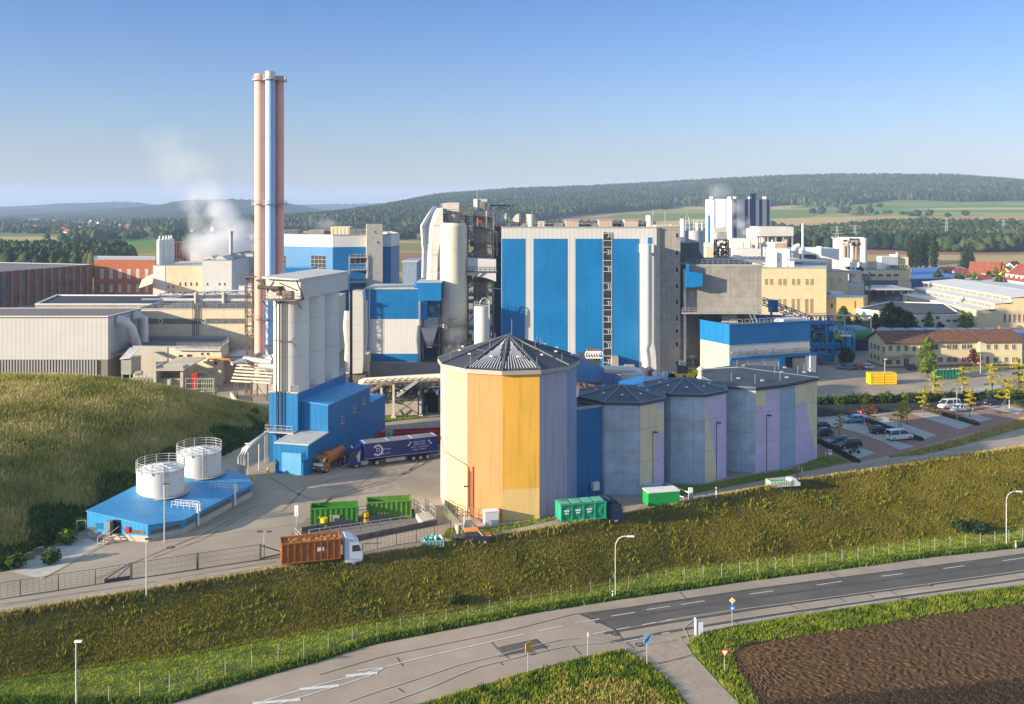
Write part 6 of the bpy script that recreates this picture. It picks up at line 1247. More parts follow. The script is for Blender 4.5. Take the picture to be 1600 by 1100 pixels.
for s_, px, py in (('4', 1155.5, 550.5), ('3', 1180.5, 549), ('2', 1207.3, 547.5), ('1', 1243, 545.5)):
 u, z = fb.ray(px, py); text(s_, t, fb.pt(u, z, .16), 1.7, math.atan2(fb.u.y, fb.u.x), NB, 'bay_number')
mb = MB(); z = 15.4
for k in range(7): q = fb.pt(1.6 + k * 2.1, z - .9, -2.2); rail(mb, [(q[0], q[1], z - .6), (q[0] + 1.2, q[1] + .1, z - .6)], 1.4, 1.2, .09)
q = fb.pt(9.5, z - .6, -4); mb.bar(q, (q[0] - 1.8, q[1], q[2] + 4.2), .16); mb.bar((q[0] + 1, q[1], q[2]), (q[0] - .8, q[1], q[2] + 4.2), .16); mb.build('roof_ladder', STEEL, t)
mb = MB(); q = fb.pt(fb.L - 3.6, 14, -2.6); mb.box((q[0], q[1] + 2, 15.2), (6.4, 4.6, .9), math.atan2(fb.u.y, fb.u.x)); mb.build('roof_light', ROOFL, t)
t = bld('cream_works_hall', 'tall cream works building with paired windows in two rows right of the concrete bunker', [(XA(1186, 360), 360), (XA(1291, 360), 360), (XA(1293, 385), 385), (XA(1186, 385), 385)], 0, ZA(418.5, 360), CREAM2, ROOFL, .3); f = fr(1186, 1291, 360)
BW = M('brown_glazing', (.16, .11, .06), .4, .2)
for k, x in enumerate((1194.6, 1202.6, 1216, 1223.6, 1237, 1244.8, 1258.2, 1266)): win(f, (x, 435.8, x + 5, 445.2), t, 3, 4, BW, CREAM2)
for k, (x, y1) in enumerate(((1202.5, 484), (1215.5, 480), (1223.5, 482), (1236.5, 487), (1244.5, 487), (1257.8, 490), (1265.6, 490))): win(f, (x, 467, x + 5, y1), t, 3, 8, BW, CREAM2)
mb = MB(); f.pslab(mb, 1262, 488.5, 1291.4, 490, .0, .3); mb.build('string_course', M('course_brown', (.4, .3, .18)), t)
t = thing('white_roof_house', 'white boxy roof house standing on the cream works roof', 'building', (XA(1222, 376), 376, 20.5)); mb = MB(); Y = 370; mb.b2(XA(1211.5, Y), XA(1234, Y), Y, Y + 14, 19, ZA(389, Y)); mb.b2(XA(1234, Y), XA(1241, Y), Y, Y + 10, 19, ZA(408, Y)); mb.build('wall', WPAINT, t); f = fr(1211.5, 1241, Y)
for x, y in ((1217, 406), (1231, 405), (1231, 416)): win(f, (x - .9, y - 1, x + .9, y + 1), t, 1, 1, BLACK)
mb = MB(); mb.tube([A(1213, 394, 369.5), A(1213, 416, 369.5)], .5, 8); mb.build('pipe', ROOFL, t)
mb = MB(); mb.b2(XA(1236, 386), XA(1296, 386), 386, 410, 12, ZA(408, 386)); mb.b2(XA(1241, 386), XA(1255, 386), 386, 392, 18, ZA(410, 386), 1); mb.hexa([(XA(1255, 386), 386, 20.5), (XA(1296, 386), 386, 20.0), (XA(1296, 396), 396, 20.5), (XA(1255, 396), 396, 22), (XA(1255, 386), 386, 20.8), (XA(1296, 386), 386, 20.3), (XA(1296, 396), 396, 20.9), (XA(1255, 396), 396, 22.5)], 0)
t = thing('pale_works_roofs', 'jumble of low pale works roofs behind the cream works hall', 'building', (XA(1266, 396), 396, 0)); mb.build('wall', [WHITER, M('shade_blue_roof', (.25, .30, .42))], t)
t = thing('cooler_block', 'white cooler block with round fans on legs behind the works', 'cooling plant', (XA(1218, 420), 420, 0)); Y = 420; mb = MB(); mb.b2(XA(1186, Y), XA(1240, Y), Y, Y + 16, ZA(369, Y), ZA(354.5, Y)); mb.build('casing', M('cooler_white', (.52, .50, .46), .6, .08, .3), t); mb = MB()
for px in (1188, 1200, 1212, 1224, 1238): mb.bar((XA(px, Y + 1), Y + 1, 0), (XA(px, Y + 1), Y + 1, ZA(368, Y)), .5)
mb.build('leg', STEEL, t); mb = MB()
for px in (1196, 1212, 1231): x = XA(px, Y); mb.cyl(x, Y + 4, ZA(379, Y), ZA(371, Y), 1.6, n=16)
split(mb, 'fan_drum', M('drum_tan', (.45, .40, .33)), t)
t = thing('rust_streaked_tank', 'white box tank with rusty ribs on the works roofs', 'tank', (XA(1218, 380), 380, 0)); Y = 380; mb = MB(); mb.b2(XA(1206, Y), XA(1230, Y), Y, Y + 8, ZA(396, Y), ZA(379, Y)); mb.build('casing', WPAINT, t); mb = MB()
for k in range(7): x = XA(1211 + k * 2.7, Y); mb.b2(x, x + .35, Y - .15, Y, ZA(387, Y), ZA(379.5, Y))
mb.build('rust_rib', M('rust_streak', (.45, .25, .12)), t); mb = MB(); mb.tube([A(1193, 393, 379), A(1207, 386, 379)], .35, 6); mb.tube([A(1238, 394, 379), A(1243, 386, 379), A(1249, 384, 379)], 1.2, 8); mb.build('duct', SILV, t)
t = thing('slim_white_stack', 'slim white chimney rising behind the cream works', 'chimney', (XA(1254.3, 400), 400, 0)); mb = MB(); mb.cyl(XA(1254.3, 400), 400, 0, ZA(349.5, 400), .55, .42, n=14); mb.build('shaft', WPAINT, t)
t = thing('roof_machinery', 'pale rooftop machinery and vessels right of the slim chimney', 'machinery', (XA(1272, 400), 400, 0)); mb = MB(); Y = 400
mb.b2(XA(1256, Y), XA(1288, Y), Y, Y + 7, ZA(397, Y), ZA(387, Y)); mb.b2(XA(1276, Y), XA(1282, Y), Y - 1, Y, ZA(400, Y), ZA(384.5, Y)); mb.b2(XA(1283, Y), XA(1300, Y), Y, Y + 10, 0, ZA(405, Y), 1); mb.b2(XA(1254, Y), XA(1276, Y), Y, Y + 10, ZA(408, Y), ZA(399, Y), 2); mb.b2(XA(1200, 460), XA(1300, 460), 450, 470, 0, 24)
split(mb, 'casing', [WPAINT, CREAM2, DSTEEL], t)
# works between bunker and paper hall
t = thing('low_white_works', 'group of low white works roofs in front of the far striped hall', 'building', (XA(1150, 430), 430, 0)); mb = MB()
for x0, x1, y0, Y, m_ in ((1142, 1192, 373, 440, 0), (1152, 1189, 389, 420, 0), (1103, 1118, 380, 430, 0), (1104, 1116, 388, 410, 1), (1100, 1215, 404, 400, 3), (1176, 1184, 358, 450, 0), (1196, 1212, 411, 395, 2)): mb.b2(XA(x0, Y), XA(x1, Y), Y, Y + 12, 0, ZA(y0, Y), m_)
split(mb, 'wall', [WHITER, CREAM2, M('pinkish_box', (.55, .42, .35)), M('blue_grey_roof', (.20, .23, .32))], t); mb = MB(); f = fr(1140, 1212, 399.5)
for k in range(10): x = 1142 + k * 6.8; f.pslab(mb, x, 400.5, x + 5.4, 404.5 + .0, .05, .1)
split(mb, 'window', M('blue_glass', (.12, .14, .2), .3), t); mb = MB()
for px, py, Y in ((1170, 385, 438), (1159, 388, 438), (1182, 372, 437)): q = A(px, py, Y); mb.cyl(q[0], q[1] - 1, q[2] - 4, q[2] + 3, .7, n=10)
mb.tube([A(1181, 372, 437), A(1183, 390, 437)], .5, 8); split(mb, 'vent_pipe', WPAINT, t)
t = thing('dark_conveyor_tower', 'dark steel conveyor tower with grey hood above the bunker roof', 'tower', (XA(1127, 380), 380, 0)); mb = MB(); tower(mb, XA(1127, 380), 380, 14, ZA(375, 380), 4.6, 4, 5, .45); 
for k in range(16): q = A(random.uniform(1116, 1138), random.uniform(378, 404), 378.5); mb.box(q, (1.3, .6, 1.2))
mb.build('frame', M('black_steel', (.03, .03, .035)), t); mb = MB(); pp([(1119, 374), (1137, 374), (1136, 363), (1121, 364)], 378, 384); mb.build('hood', M('hood_grey', (.27, .29, .32)), t); mb = MB(); pp([(1116, 374), (1119, 374), (1121, 363.5), (1136, 362), (1135, 355), (1117, 358)], 380, 385.9); mb.build('hood_side', M('hood_tan', (.45, .42, .37)), t)
t = thing('far_striped_hall', 'far tall hall with white and dark blue vertical stripes beside a steam plume', 'building', (XA(1156, 660), 660, 0)); q0, q1, q2 = (XA(1109, 660), 660), (XA(1143, 640), 640), (XA(1204, 672), 672); zt = ZA(311, 645); PP = [q0, q1, q2, (q2[0] + 5, 700), (q0[0] + 5, 700)]; shell(t, PP, 0, zt, M('hall_pale', (.60, .58, .53), .6, .04, .1), ROOFG, .3, cop=.05)
f1, f2 = Fac(q0, q1), Fac(q1, q2); mb = MB(); f1.slab(mb, 4.2, 6.4, 0, zt - .5, .0, .25); f1.slab(mb, f1.L - 6.2, f1.L - 4.8, 0, zt - .5, .0, .25); mb.build('stripe', M('stripe_grey_blue', (.14, .18, .30)), t); mb = MB()
for a, b in ((.05, .12), (.33, .40), (.46, .60), (.70, .77), (.90, .96)): f2.slab(mb, a * f2.L, b * f2.L, 0, zt + (4 if a == .46 else -.3), .0, .3)
mb.build('stripe', M('stripe_navy', (.02, .06, .16)), t); mb = MB(); f1.slab(mb, -.6, .6, 8, zt - 11, .2, 1.2); mb.build('stripe', BLUEP, t); mb = MB()
for px in (1112, 1140, 1148, 1172, 1195): q = A(px, 309, 655); mb.b2(q[0] - 1, q[0] + 1, 655, 657, zt, zt + 1.8)
split(mb, 'roof_vent', WPAINT, t)
# white silo works (right)
t = thing('white_tower_works', 'white works with a square tower, rusty silos and a tall round silo', 'works', (XA(1332, 520), 520, 0)); Y = 520; mb = MB(); mb.b2(XA(1311, Y), XA(1327, Y), Y, Y + 10, 0, ZA(371, Y)); mb.b2(XA(1298, Y - 12), XA(1328, Y - 12), Y - 12, Y, 0, ZA(403, Y - 12)); mb.b2(XA(1328, Y - 10), XA(1343, Y - 10), Y - 10, Y - 2, 0, ZA(408, Y)); mb.b2(XA(1311, Y), XA(1354, Y), Y + 3, Y + 12, ZA(373, Y), ZA(371.3, Y)); mb.build('wall', WPAINT, t)
for i, (px, r_, y0, m_, lb) in enumerate([(1348, 1.85, 372, TANKW, 'tall white round silo'), (1330.5, .8, 383, WPAINT, 'slim white silo'), (1318.5, .9, 384, M('rust_silo', (.45, .22, .12)), 'rusty silo'), (1324, .8, 385, M('grey_silo', (.22, .24, .28)), 'grey silo'), (1337, .9, 385, M('rust_silo2', (.30, .19, .13)), 'brown silo')]):
 mb = MB(); x = XA(px, Y); mb.cyl(x, Y - 1, 0, ZA(y0, Y), r_ * 1.0, n=16); mb.build('silo', m_, t)['label'] = lb
mb = MB(); 
for k in range(10): q = A(random.uniform(1318, 1342), random.uniform(375, 384), Y - 2); mb.box(q, (1.5, 1, 1))
split(mb, 'top_machinery', M('equip_rust', (.40, .28, .2)), t)
t = thing('twin_silo_house', 'white box house carrying two short round silos and a machinery deck', 'works', (XA(1331, 400), 400, 0)); Y = 400; mb = MB(); mb.prism([(XA(1309, 412), 412), (XA(1317, Y), Y), (XA(1352, Y), Y), (XA(1352, 412), 412)], 0, ZA(441.5, Y)); mb.build('wall', M('white_render_grey', (.52, .51, .49)), t)
for px in (1322.5, 1336.5): mb = MB(); mb.cyl(XA(px, Y), Y + 3, ZA(441, Y), ZA(428, Y), 1.5, n=18); mb.build('silo', TANKW, t)
mb = MB(); mb.b2(XA(1313, Y), XA(1357, Y), Y - .5, Y + 7, ZA(428, Y), ZA(424, Y)); mb.build('deck', STEEL, t); mb = MB()
for k in range(18): q = A(random.uniform(1320, 1352), random.uniform(418, 423), Y + 3); mb.box(q, (1.1, 1, .9), 0, k % 2)
mb.tube([A(1330, 424, Y), A(1329.5, 380, Y)], .3, 8, 1); tower(mb, XA(1355.5, Y), Y + 1, 0, ZA(426, Y), 2.4, 2.4, 6, .2); split(mb, 'machinery', [BSTEEL, WPAINT], t)
f = Fac((XA(1317, Y), Y), (XA(1352, Y), Y)); win(f, (1320, 451, 1322, 454), t, 1, 1, BLACK)
t = bld('yellow_annex', 'ochre yellow annex with white roof right of the cream works hall', [(XA(1291, 362), 362), (XA(1349, 362), 362), (XA(1356, 372), 372), (XA(1291, 384), 384)], 0, ZA(465, 362), M('ochre_render', (.60, .42, .17), .85, .08, .3), ROOFL, .15); f = fr(1291, 1349, 362); win(f, (1298, 474, 1301.5, 481), t, 1, 2)
mb = MB(); f.pslab(mb, 1335, 470, 1336, 482, 0, .2); mb.build('downpipe', BSTEEL, t)
t = bld('cream_link', 'cream link building with tall narrow window behind the ochre annex', rect(1291, 1325, 385, 12), 0, ZA(424, 385), CREAM2, ROOFL, .2); f = fr(1291, 1325, 385); win(f, (1297.5, 434, 1301.5, 451), t, 2, 6, M('pale_pane', (.42, .42, .36))); win(f, (1310, 434, 1315, 440), t, 2, 2, M('pale_pane', (.42, .42, .36)))
mb = MB(); mb.b2(XA(1291, 380), XA(1312, 380), 375, 384, 0, ZA(455, 380)); mb.build('low_wing', WPAINT, t)
t = bld('cream_office_block', 'cream block with two rows of strip windows and white rooftop boxes', rect(1345, 1422, 470, 16), 0, ZA(421.5, 470), CREAM2, ROOFG, .3); f = fr(1345, 1422, 470)
for k in range(5):
 for y in (428, 438): win(f, (1347.5 + k * 12.2, y, 1355.5 + k * 12.2, y + 4), t, 3, 1)
mb = MB(); Y = 474; mb.prism([(XA(1370, Y), Y), (XA(1377, Y - 3), Y - 3), (XA(1403, Y), Y), (XA(1403, Y + 8), Y + 8), (XA(1370, Y + 8), Y + 8)], 12, ZA(401, Y)); mb.b2(XA(1401, Y), XA(1413, Y), Y + 4, Y + 9, 12, ZA(398.5, Y)); mb.build('roof_box', WPAINT, t)
mb = MB(); mb.b2(XA(1403, Y), XA(1422, Y), Y + 2, Y + 9, 12, ZA(402, Y)); mb.cyl(XA(1405.5, Y), Y + 3, 18, ZA(395, Y), .6, n=8); mb.build('roof_box', CREAM2, t)
mb = MB()
for k in range(8): q = A(1389 + k * 4, random.uniform(415, 419), Y - 2); mb.box(q, (2, 1.5, 1.4))
split(mb, 'roof_unit', M('unit_grey', (.28, .28, .26)), t)
mb = MB(); mb.b2(XA(1345, 440), XA(1428, 440), 440, 466, ZA(452, 440) - .4, ZA(452, 440)); mb.build('canopy_roof', ROOFL, t); mb = MB()
for k in range(7): x = XA(1348 + k * 12, 441); mb.bar((x, 441, 0), (x, 441, ZA(453, 440)), .5)
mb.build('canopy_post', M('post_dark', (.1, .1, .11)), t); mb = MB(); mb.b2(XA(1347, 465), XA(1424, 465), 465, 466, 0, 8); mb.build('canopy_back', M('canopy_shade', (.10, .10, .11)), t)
# long white roofed hall with saw tooth glazing
t = thing('white_roof_hall', 'long cream hall with stepped white roofs and rows of clerestory windows', 'building', (XA(1500, 400), 380, 0))
a0 = (XA(1411, 407), 407); a1 = (XA(1527, 345), 345); dd = Vector((a1[0] - a0[0], a1[1] - a0[1])).normalized(); nn = Vector((-dd.y, dd.x))
def off(p, k, l=0): return (p[0] + nn.x * k + dd.x * l, p[1] + nn.y * k + dd.y * l)
mb = MB(); mb.prism([a0, a1, off(a1, 6.3), off(a0, 6.3)], 0, 6.3, 0, cap=False); mb.prism([off(a0, 6.3, -3), off(a1, 6.3), off(a1, 12.3), off(a0, 12.3, -3)], 0, 8.8, 0, cap=False); mb.prism([off(a0, 12.3, -8), off(a1, 12.3), off(a1, 50), off(a0, 50, -8)], 0, 11, 0, cap=False); mb.build('wall', CREAM2, t)
def slope(mb, k0, k1, z0, z1, l0=0):
 q = [off(a0, k0 - .4, l0 - .4), off(a1, k0 - .4, .4), off(a1, k1, .4), off(a0, k1, l0 - .4)]; mb.hexa([(*q[0], z0), (*q[1], z0), (*q[2], z1), (*q[3], z1), (*q[0], z0 + .3), (*q[1], z0 + .3), (*q[2], z1 + .3), (*q[3], z1 + .3)])
for k0, k1, z0, z1, l0 in ((0, 6.3, 6.3, 6.8, 0), (6.3, 12.3, 8.8, 9.3, -3), (12.3, 26, 11, 12.2, -8), (26, 50, 12.2, 10.5, -8)): mb = MB(); slope(mb, k0, k1, z0, z1, l0); mb.build('roof', M('white_roof', (.56, .55, .52), .6, .06, .1), t)
fA_ = Fac(a0, a1); fB_ = Fac(off(a0, 6.3, -3), off(a1, 6.3)); fC_ = Fac(off(a0, 12.3, -8), off(a1, 12.3)); fD = Fac(a1, off(a1, 50))
for k in range(16): u = 4 + k * (fA_.L - 6) / 16; win(fA_, (u, u + .9, 2.2, 5.2), t, 1, 3, BW, px=False); win(fA_, (u + 1.6, u + 2.5, 2.2, 5.2), t, 1, 3, BW, px=False)
for ff, z in ((fB_, 7.25), (fC_, 9.6)):
 for k in range(12): u = 1.5 + k * (ff.L - 3) / 12; win(ff, (u, u + ff.L / 12 - .8, z, z + 1.2), t, 5, 1, M('clerestory_glass', (.20, .20, .17), .3), px=False)
for k in range(5): x = 1568 + k * 7.5; win(fD, (x, 491, x + 4, 503.5), t, 1, 4, BW)
mb = MB(); mb.tube([(*off(a1, 3, -22), 6.6), (*off(a1, 3, -22), 8.4), (*off(a1, 5, -21), 9.2)], .55, 10); mb.build('roof_duct', WPAINT, t)
t = bld('blue_roof_hall', 'low hall with bright blue roof behind the white roofed hall', [(XA(1422, 500), 500), (XA(1545, 520), 520), (XA(1500, 600), 600), (XA(1424, 590), 590)], 0, 6, M('blue_dark_wall', (.05, .09, .2)), M('blue_roof_far', (.05, .16, .42), .5, .1), .05)
bld('pale_flat_hall', 'wide pale flat roofed hall behind the white roofed hall', [(XA(1500, 505), 505), (XA(1610, 470), 470), (XA(1600, 560), 560), (XA(1490, 590), 590)], 0, 5.6, CREAM2, M('pale_felt', (.45, .44, .42)), .1)
t = bld('dark_flat_building', 'low cream building with dark flat roof between the office and the white hall', [(XA(1338, 352), 352), (XA(1432, 330), 330), (XA(1503, 333), 333), (XA(1475, 372), 372), (XA(1390, 378), 378)], 0, 6.4, M('cream_light', (.62, .55, .40), .85, .06, .3), M('charcoal_felt', (.05, .055, .065), .8, .2, .1), .2, tm=WPAINT); f = Fac((XA(1432, 330), 330), (XA(1503, 333), 333)); f_ = Fac((XA(1338, 352), 352), (XA(1432, 330), 330))
for r_ in ((1439, 499, 1445, 503.5), (1478, 499, 1485, 503), (1488, 499, 1495, 503), (1462, 494, 1468, 499)): win(f, r_, t, 2, 1)
for r_ in ((1365, 494, 1372, 498), (1378, 494, 1385, 498)): win(f_, r_, t, 2, 1)
t = thing('silver_roof_strip', 'long low shed with blue grey corrugated roof behind the office building', 'shed', (XA(1500, 296), 296, 0)); mb = MB(); mb.b2(XA(1392, 296), XA(1610, 296), 296, 308, 0, 3.6); mb.build('wall', M('grey_render', (.4, .37, .32)), t); mb = MB()
for k in range(9): x0 = XA(1392, 296) + k * 4.8; mb.hexa([(x0, 295.5, 3.6), (x0 + 4.6, 295.5, 3.6), (x0 + 4.6, 308.5, 3.6), (x0, 308.5, 3.6), (x0 + .6, 296, 5.0), (x0 + 4, 296, 5.0), (x0 + 4, 308, 5.0), (x0 + .6, 308, 5.0)])
mb.build('roof', M('silver_blue', (.25, .33, .45), .4), t)
t = thing('office_building', 'two storey cream office building in three parts with brown tiled roofs', 'building', (118, 266, 0)); f0, f1_, f2_, f3_ = (XA(1385, 261), 261), (XA(1454, 262.5), 262.5), (XA(1531, 264), 264), (XA(1597, 265), 265); bk = 12; b0 = (XA(1357, 271), 271)
dv = Vector((f3_[0] - f0[0], f3_[1] - f0[1])).normalized(); dn = Vector((-dv.y, dv.x)); ns = Vector((b0[0] - f0[0], b0[1] - f0[1]))
def ob(p, k, l=0): return (p[0] + ns.x * k + dv.x * l, p[1] + ns.y * k + dv.y * l)
mb = MB(); He = 6.7; mb.prism([f0, f1_, ob(f1_, 1), ob(f0, 1)], .35, He, 0, cap=False); mb.prism([ob(f1_, .12), ob(f2_, .12), ob(f2_, 1), ob(f1_, 1)], .35, He, 0, cap=False); mb.prism([f2_, f3_, ob(f3_, 1), ob(f2_, 1)], .35, He, 0, cap=False)
a, b, c = (*f0, He), (*ob(f0, 1), He), (*ob(f0, .5), He + 2.5); mb.add([a, b, c], [(0, 1, 2)]); a, b, c = (*f3_, He), (*ob(f3_, 1), He), (*ob(f3_, .5), He + 2.5); mb.add([a, b, c], [(0, 1, 2)]); mb.build('wall', M('office_cream', (.66, .55, .33), .85, .05, .3, streak=.12), t)
mb = MB(); mb.prism([ob(f0, -.01), ob(f3_, -.01), ob(f3_, 1.01), ob(f0, 1.01)], -.1, .4, 0); mb.build('plinth', M('plinth_red', (.25, .09, .05)), t)
for (p, q, k) in ((f0, f1_, 0), (f1_, f2_, .12), (f2_, f3_, 0)):
 mb = MB(); l0 = .6 if p is f0 else 0; l1 = .5 if q is f3_ else 0; A0, B0 = ob(p, k - .07, -l0), ob(q, k - .07, l1); A1, B1 = ob(p, .5, -l0), ob(q, .5, l1); A2, B2 = ob(p, 1.07, -l0), ob(q, 1.07, l1); z0, z1 = He - .15, He + 2.6
 for (u_, v_, w_, x_) in ((A0, B0, B1, A1), (A2, B2, B1, A1)): mb.hexa([(*u_, z0), (*v_, z0), (*w_, z1), (*x_, z1), (*u_, z0 + .22), (*v_, z0 + .22), (*w_, z1 + .22), (*x_, z1 + .22)])
 mb.build('roof', ROOFT, t)
fo1, fo2, fo3 = Fac(f0, f1_), Fac(ob(f1_, .12), ob(f2_, .12)), Fac(f2_, f3_); fg = Fac(ob(f0, 1), f0)
WB = M('office_glass', (.09, .08, .07), .25, .5, .8, spec=.5)
for x in (1388.5, 1401, 1413, 1425.5, 1437.5): win(fo1, (x, 540, x + 5.6, 548.5), t, 2, 1, WB)
for r_ in ((1384.5, 562, 1394, 569.5), (1400, 562, 1406.5, 569.5), (1412, 560, 1420, 574)): win(fo1, r_, t, 2, 1, WB)
for r_ in ((1453.5, 538, 1466, 546.5), (1479.5, 538, 1487, 545.5), (1488, 538, 1496, 545.5), (1502.5, 538, 1510, 545), (1511, 538, 1519, 545), (1465, 558, 1473, 565.5)): win(fo2, r_, t, 2, 1, WB)
for r_ in ((1479.5, 558, 1487, 565.5), (1488, 558, 1496, 565.5), (1502.5, 558, 1510, 565)): win(fo2, r_, t, 2, 1, M('red_curtain_glass', (.22, .04, .03), .3))
for x in (1541, 1553, 1569, 1581): win(fo3, (x, 538, x + 5.8, 546), t, 2, 1, WB)
for r_ in ((1540.5, 557, 1546, 571.5), (1552.5, 558, 1559, 566), (1569, 558, 1575, 566), (1581, 558, 1587, 566)): win(fo3, r_, t, 2, 1, WB)
for u in (1.2, 3.2, 5.2, 8): win(fg, (u, u + 1.2, 4.2, 5.6), t, 1, 2, WB, px=False); win(fg, (u, u + 1.2, 1.3, 2.7), t, 1, 2, WB, px=False)
mb = MB(); fo1.slab(mb, -1.5, 3.6, 3.05, 3.25, 0, 1.6); fo1.slab(mb, 4.6, 7.6, 3.4, 3.6, 0, 1.9); mb.build('canopy', M('canopy_grey', (.33, .31, .27)), t)
mb = MB(); mb.b2(XA(1540, 278), XA(1542, 278), 270, 271, 8, 10.2); mb.build('chimney', BRICK, t)
def house_proto(nm, wm, rm, L_=11, W=9, H=5.2, rh=4):
 t = thing(nm, 'house', 'house', (0, 0, 0)); mb = MB(); a, b = L_ / 2, W / 2; mb.b2(-a, a, -b, b, 0, H); mb.extr([(0, 0)] * 0 + [(-b, H), (b, H), (0, H + rh - .2)], -a, a)
 k = len(mb.v) - 6; mb.v[k:] = [(y, x, z) for x, y, z in mb.v[k:]]; mb.build('wall', wm, t)
 mb = MB()
 for s_ in (1, -1): mb.hexa([(-a - .6, s_ * (b + .6), H - .5), (a + .6, s_ * (b + .6), H - .5), (a + .6, 0, H + rh), (-a - .6, 0, H + rh), (-a - .6, s_ * (b + .6), H - .2), (a + .6, s_ * (b + .6), H - .2), (a + .6, 0, H + rh + .3), (-a - .6, 0, H + rh + .3)])
 r = mb.build('roof', rm, t); mb = MB(); mb.b2(1, 1.8, 1, 1.8, H, H + rh + .8); mb.build('chimney', BRICK, r); mb = MB()
 for s_ in (1, -1):
  for x in (-3.2, 0, 3.2):
   for z in (1, 3.4): mb.b2(x - .55, x + .55, s_ * b - .04, s_ * b + .04, z, z + 1.3)
  for y in (-2, 2): mb.b2(s_ * a - .04, s_ * a + .04, y - .5, y + .5, 3.4, 4.7); mb.b2(s_ * a - .04, s_ * a + .04, y - .5, y + .5, 1, 2.3)
 mb.build('window', GLASS, t); return t
HW = house_proto('white_house', M('house_white', (.68, .66, .6)), REDR); HSY = house_proto('yellow_house', M('house_yellow', (.72, .42, .08)), REDR); HG = house_proto('pale_green_house', M('house_green', (.52, .52, .33)), M('brick_red_roof', (.24, .07, .04)), 13, 10, 6, 4.5); HO = house_proto('orange_roof_house', M('house_cream', (.5, .44, .34)), M('orange_roof', (.34, .13, .05)))
def hs(pr, px, Y, rz, s, lb, g='red roofed houses at the right edge'): o = place(pr, (XA(px, Y), Y, float(zf(XA(px, Y), Y))), R(rz), lb, g, s, USED)
hs(HG, 1540, 545, -35, 1.15, 'pale green gabled house with dark red roof'); hs(HSY, 1572, 535, 60, 1.1, 'bright yellow house with red roof, right of the pale green one'); hs(HW, 1556, 590, 30, 1.0, 'white house peeping out behind the pale green house'); hs(HW, 1583, 600, 40, 1.0, 'white house behind the yellow house')
hs(HO, 1480, 560, 20, .9, 'small house with orange roof left of the others'); hs(HO, 1519, 520, 10, .8, 'low red roofed house in front of the pale green house', ); hs(HW, 1500, 545, 15, .9, 'low house right of the orange roofed one'); hs(HW, 1536, 505, 20, .8, 'low white house in front of the yellow house'); hs(HW, 1601, 560, 15, .9, 'white gabled house at the right edge')
t = thing('long_red_roof_building', 'large white building with steep red roof and dormers at the right edge', 'building', (XA(1590, 470), 470, 0)); mb = MB(); q0 = Vector((XA(1567, 480), 480)); q1 = Vector((XA(1640, 440), 440)); f = Fac(q0, q1); P_ = [tuple(q0), tuple(q1), f.pt(f.L, 0, -14)[:2], f.pt(0, 0, -14)[:2]]; mb.prism(P_, 0, 8, 0, cap=False); mb.add([(*P_[0], 8), (*P_[3], 8), (*f.pt(0, 0, -7)[:2], 15)], [(0, 1, 2)]); mb.build('wall', WHITER, t); mb = MB(); mb.hexa([f.pt(-.6, 7.6, .8), f.pt(f.L, 7.6, .8), f.pt(f.L, 15, -7), f.pt(2.5, 15, -7), f.pt(-.6, 7.9, .8), f.pt(f.L, 7.9, .8), f.pt(f.L, 15.3, -7), f.pt(2.5, 15.3, -7)]); mb.build('roof', M('maroon_roof', (.22, .05, .035)), t)
for k in range(5): win(f, (2 + k * 4.5, 3.2 + k * 4.5, 4.6, 6.2), t, 2, 1, px=False); mb = MB(); q = f.pt(3 + k * 4.5, 9.6, -.8); mb.box(q, (1.3, 1.6, 1.6), math.atan2(f.u.y, f.u.x)); mb.build('dormer', WPAINT, t)
# far town
g1 = 'far houses of the town across the valley'
rr = random.Random(3); protos = [HW, HO, HW, HSY]
for k in range(72):
 px = rr.uniform(-20, 395) if k < 72 else rr.uniform(560, 660); Y = rr.uniform(1450, 2700) if k < 72 else rr.uniform(900, 1400)
 o = place(protos[k % 3], (XA(px, Y), Y, float(zf(XA(px, Y), Y))), rr.uniform(0, 3), 'distant pale house with reddish roof in the valley town', g1, rr.uniform(.7, 1.1), USED)
for k in range(26):
 px = rr.uniform(215, 290) if k < 18 else rr.uniform(350, 385); Y = 3900; rx = XA(px, Y); o = place(protos[k % 3], (rx, Y, ZA(rr.uniform(343, 349), Y)), rr.uniform(0, 3), 'tiny white house of the hillside village below the left hill', 'houses of the hillside village', 1.6, USED)
mb = MB(); Y = 3900; x = XA(260, Y); z = ZA(350, Y); mb.b2(x - 4, x + 4, Y - 4, Y + 4, z - 10, z + 22); mb.add([(x - 5, Y - 5, z + 22), (x + 5, Y - 5, z + 22), (x + 5, Y + 5, z + 22), (x - 5, Y + 5, z + 22), (x, Y, z + 40)], [(0, 1, 4), (1, 2, 4), (2, 3, 4), (3, 0, 4)], 1); solo(mb, 'church_tower', [WPAINT, ROOFD], 'white church tower in the hillside village at the left', 'church')
for i, (px, w_, Y, lb) in enumerate([(380, 60, 1150, 'long low pale warehouse beyond the fields at the left'), (640, 22, 520, 'grey blue shed between the blue hall and the kinked ducts'), (646, 26, 640, 'low white shed behind the kinked ducts'), (320, 80, 1350, 'long white roofed depot in the far valley')]):
 t = thing('far_shed', lb, 'shed', (XA(px, Y), Y, 0)); mb = MB(); h = ZA({0: 367, 1: 410, 2: 433, 3: 371}[i], Y) if i != 2 else 5; x0, x1 = XA(px - w_ / 2, Y), XA(px + w_ / 2, Y); mb.b2(x0, x1, Y, Y + 30, 0, max(4, h)); mb.build('wall', [WHITER, M('blue_grey_shed', (.22, .28, .38)), WHITER, CREAM][i], t); mb = MB(); mb.b2(x0 - .5, x1 + .5, Y - .5, Y + 31, max(4, h), max(4, h) + .6); mb.build('roof', ROOFL, t)
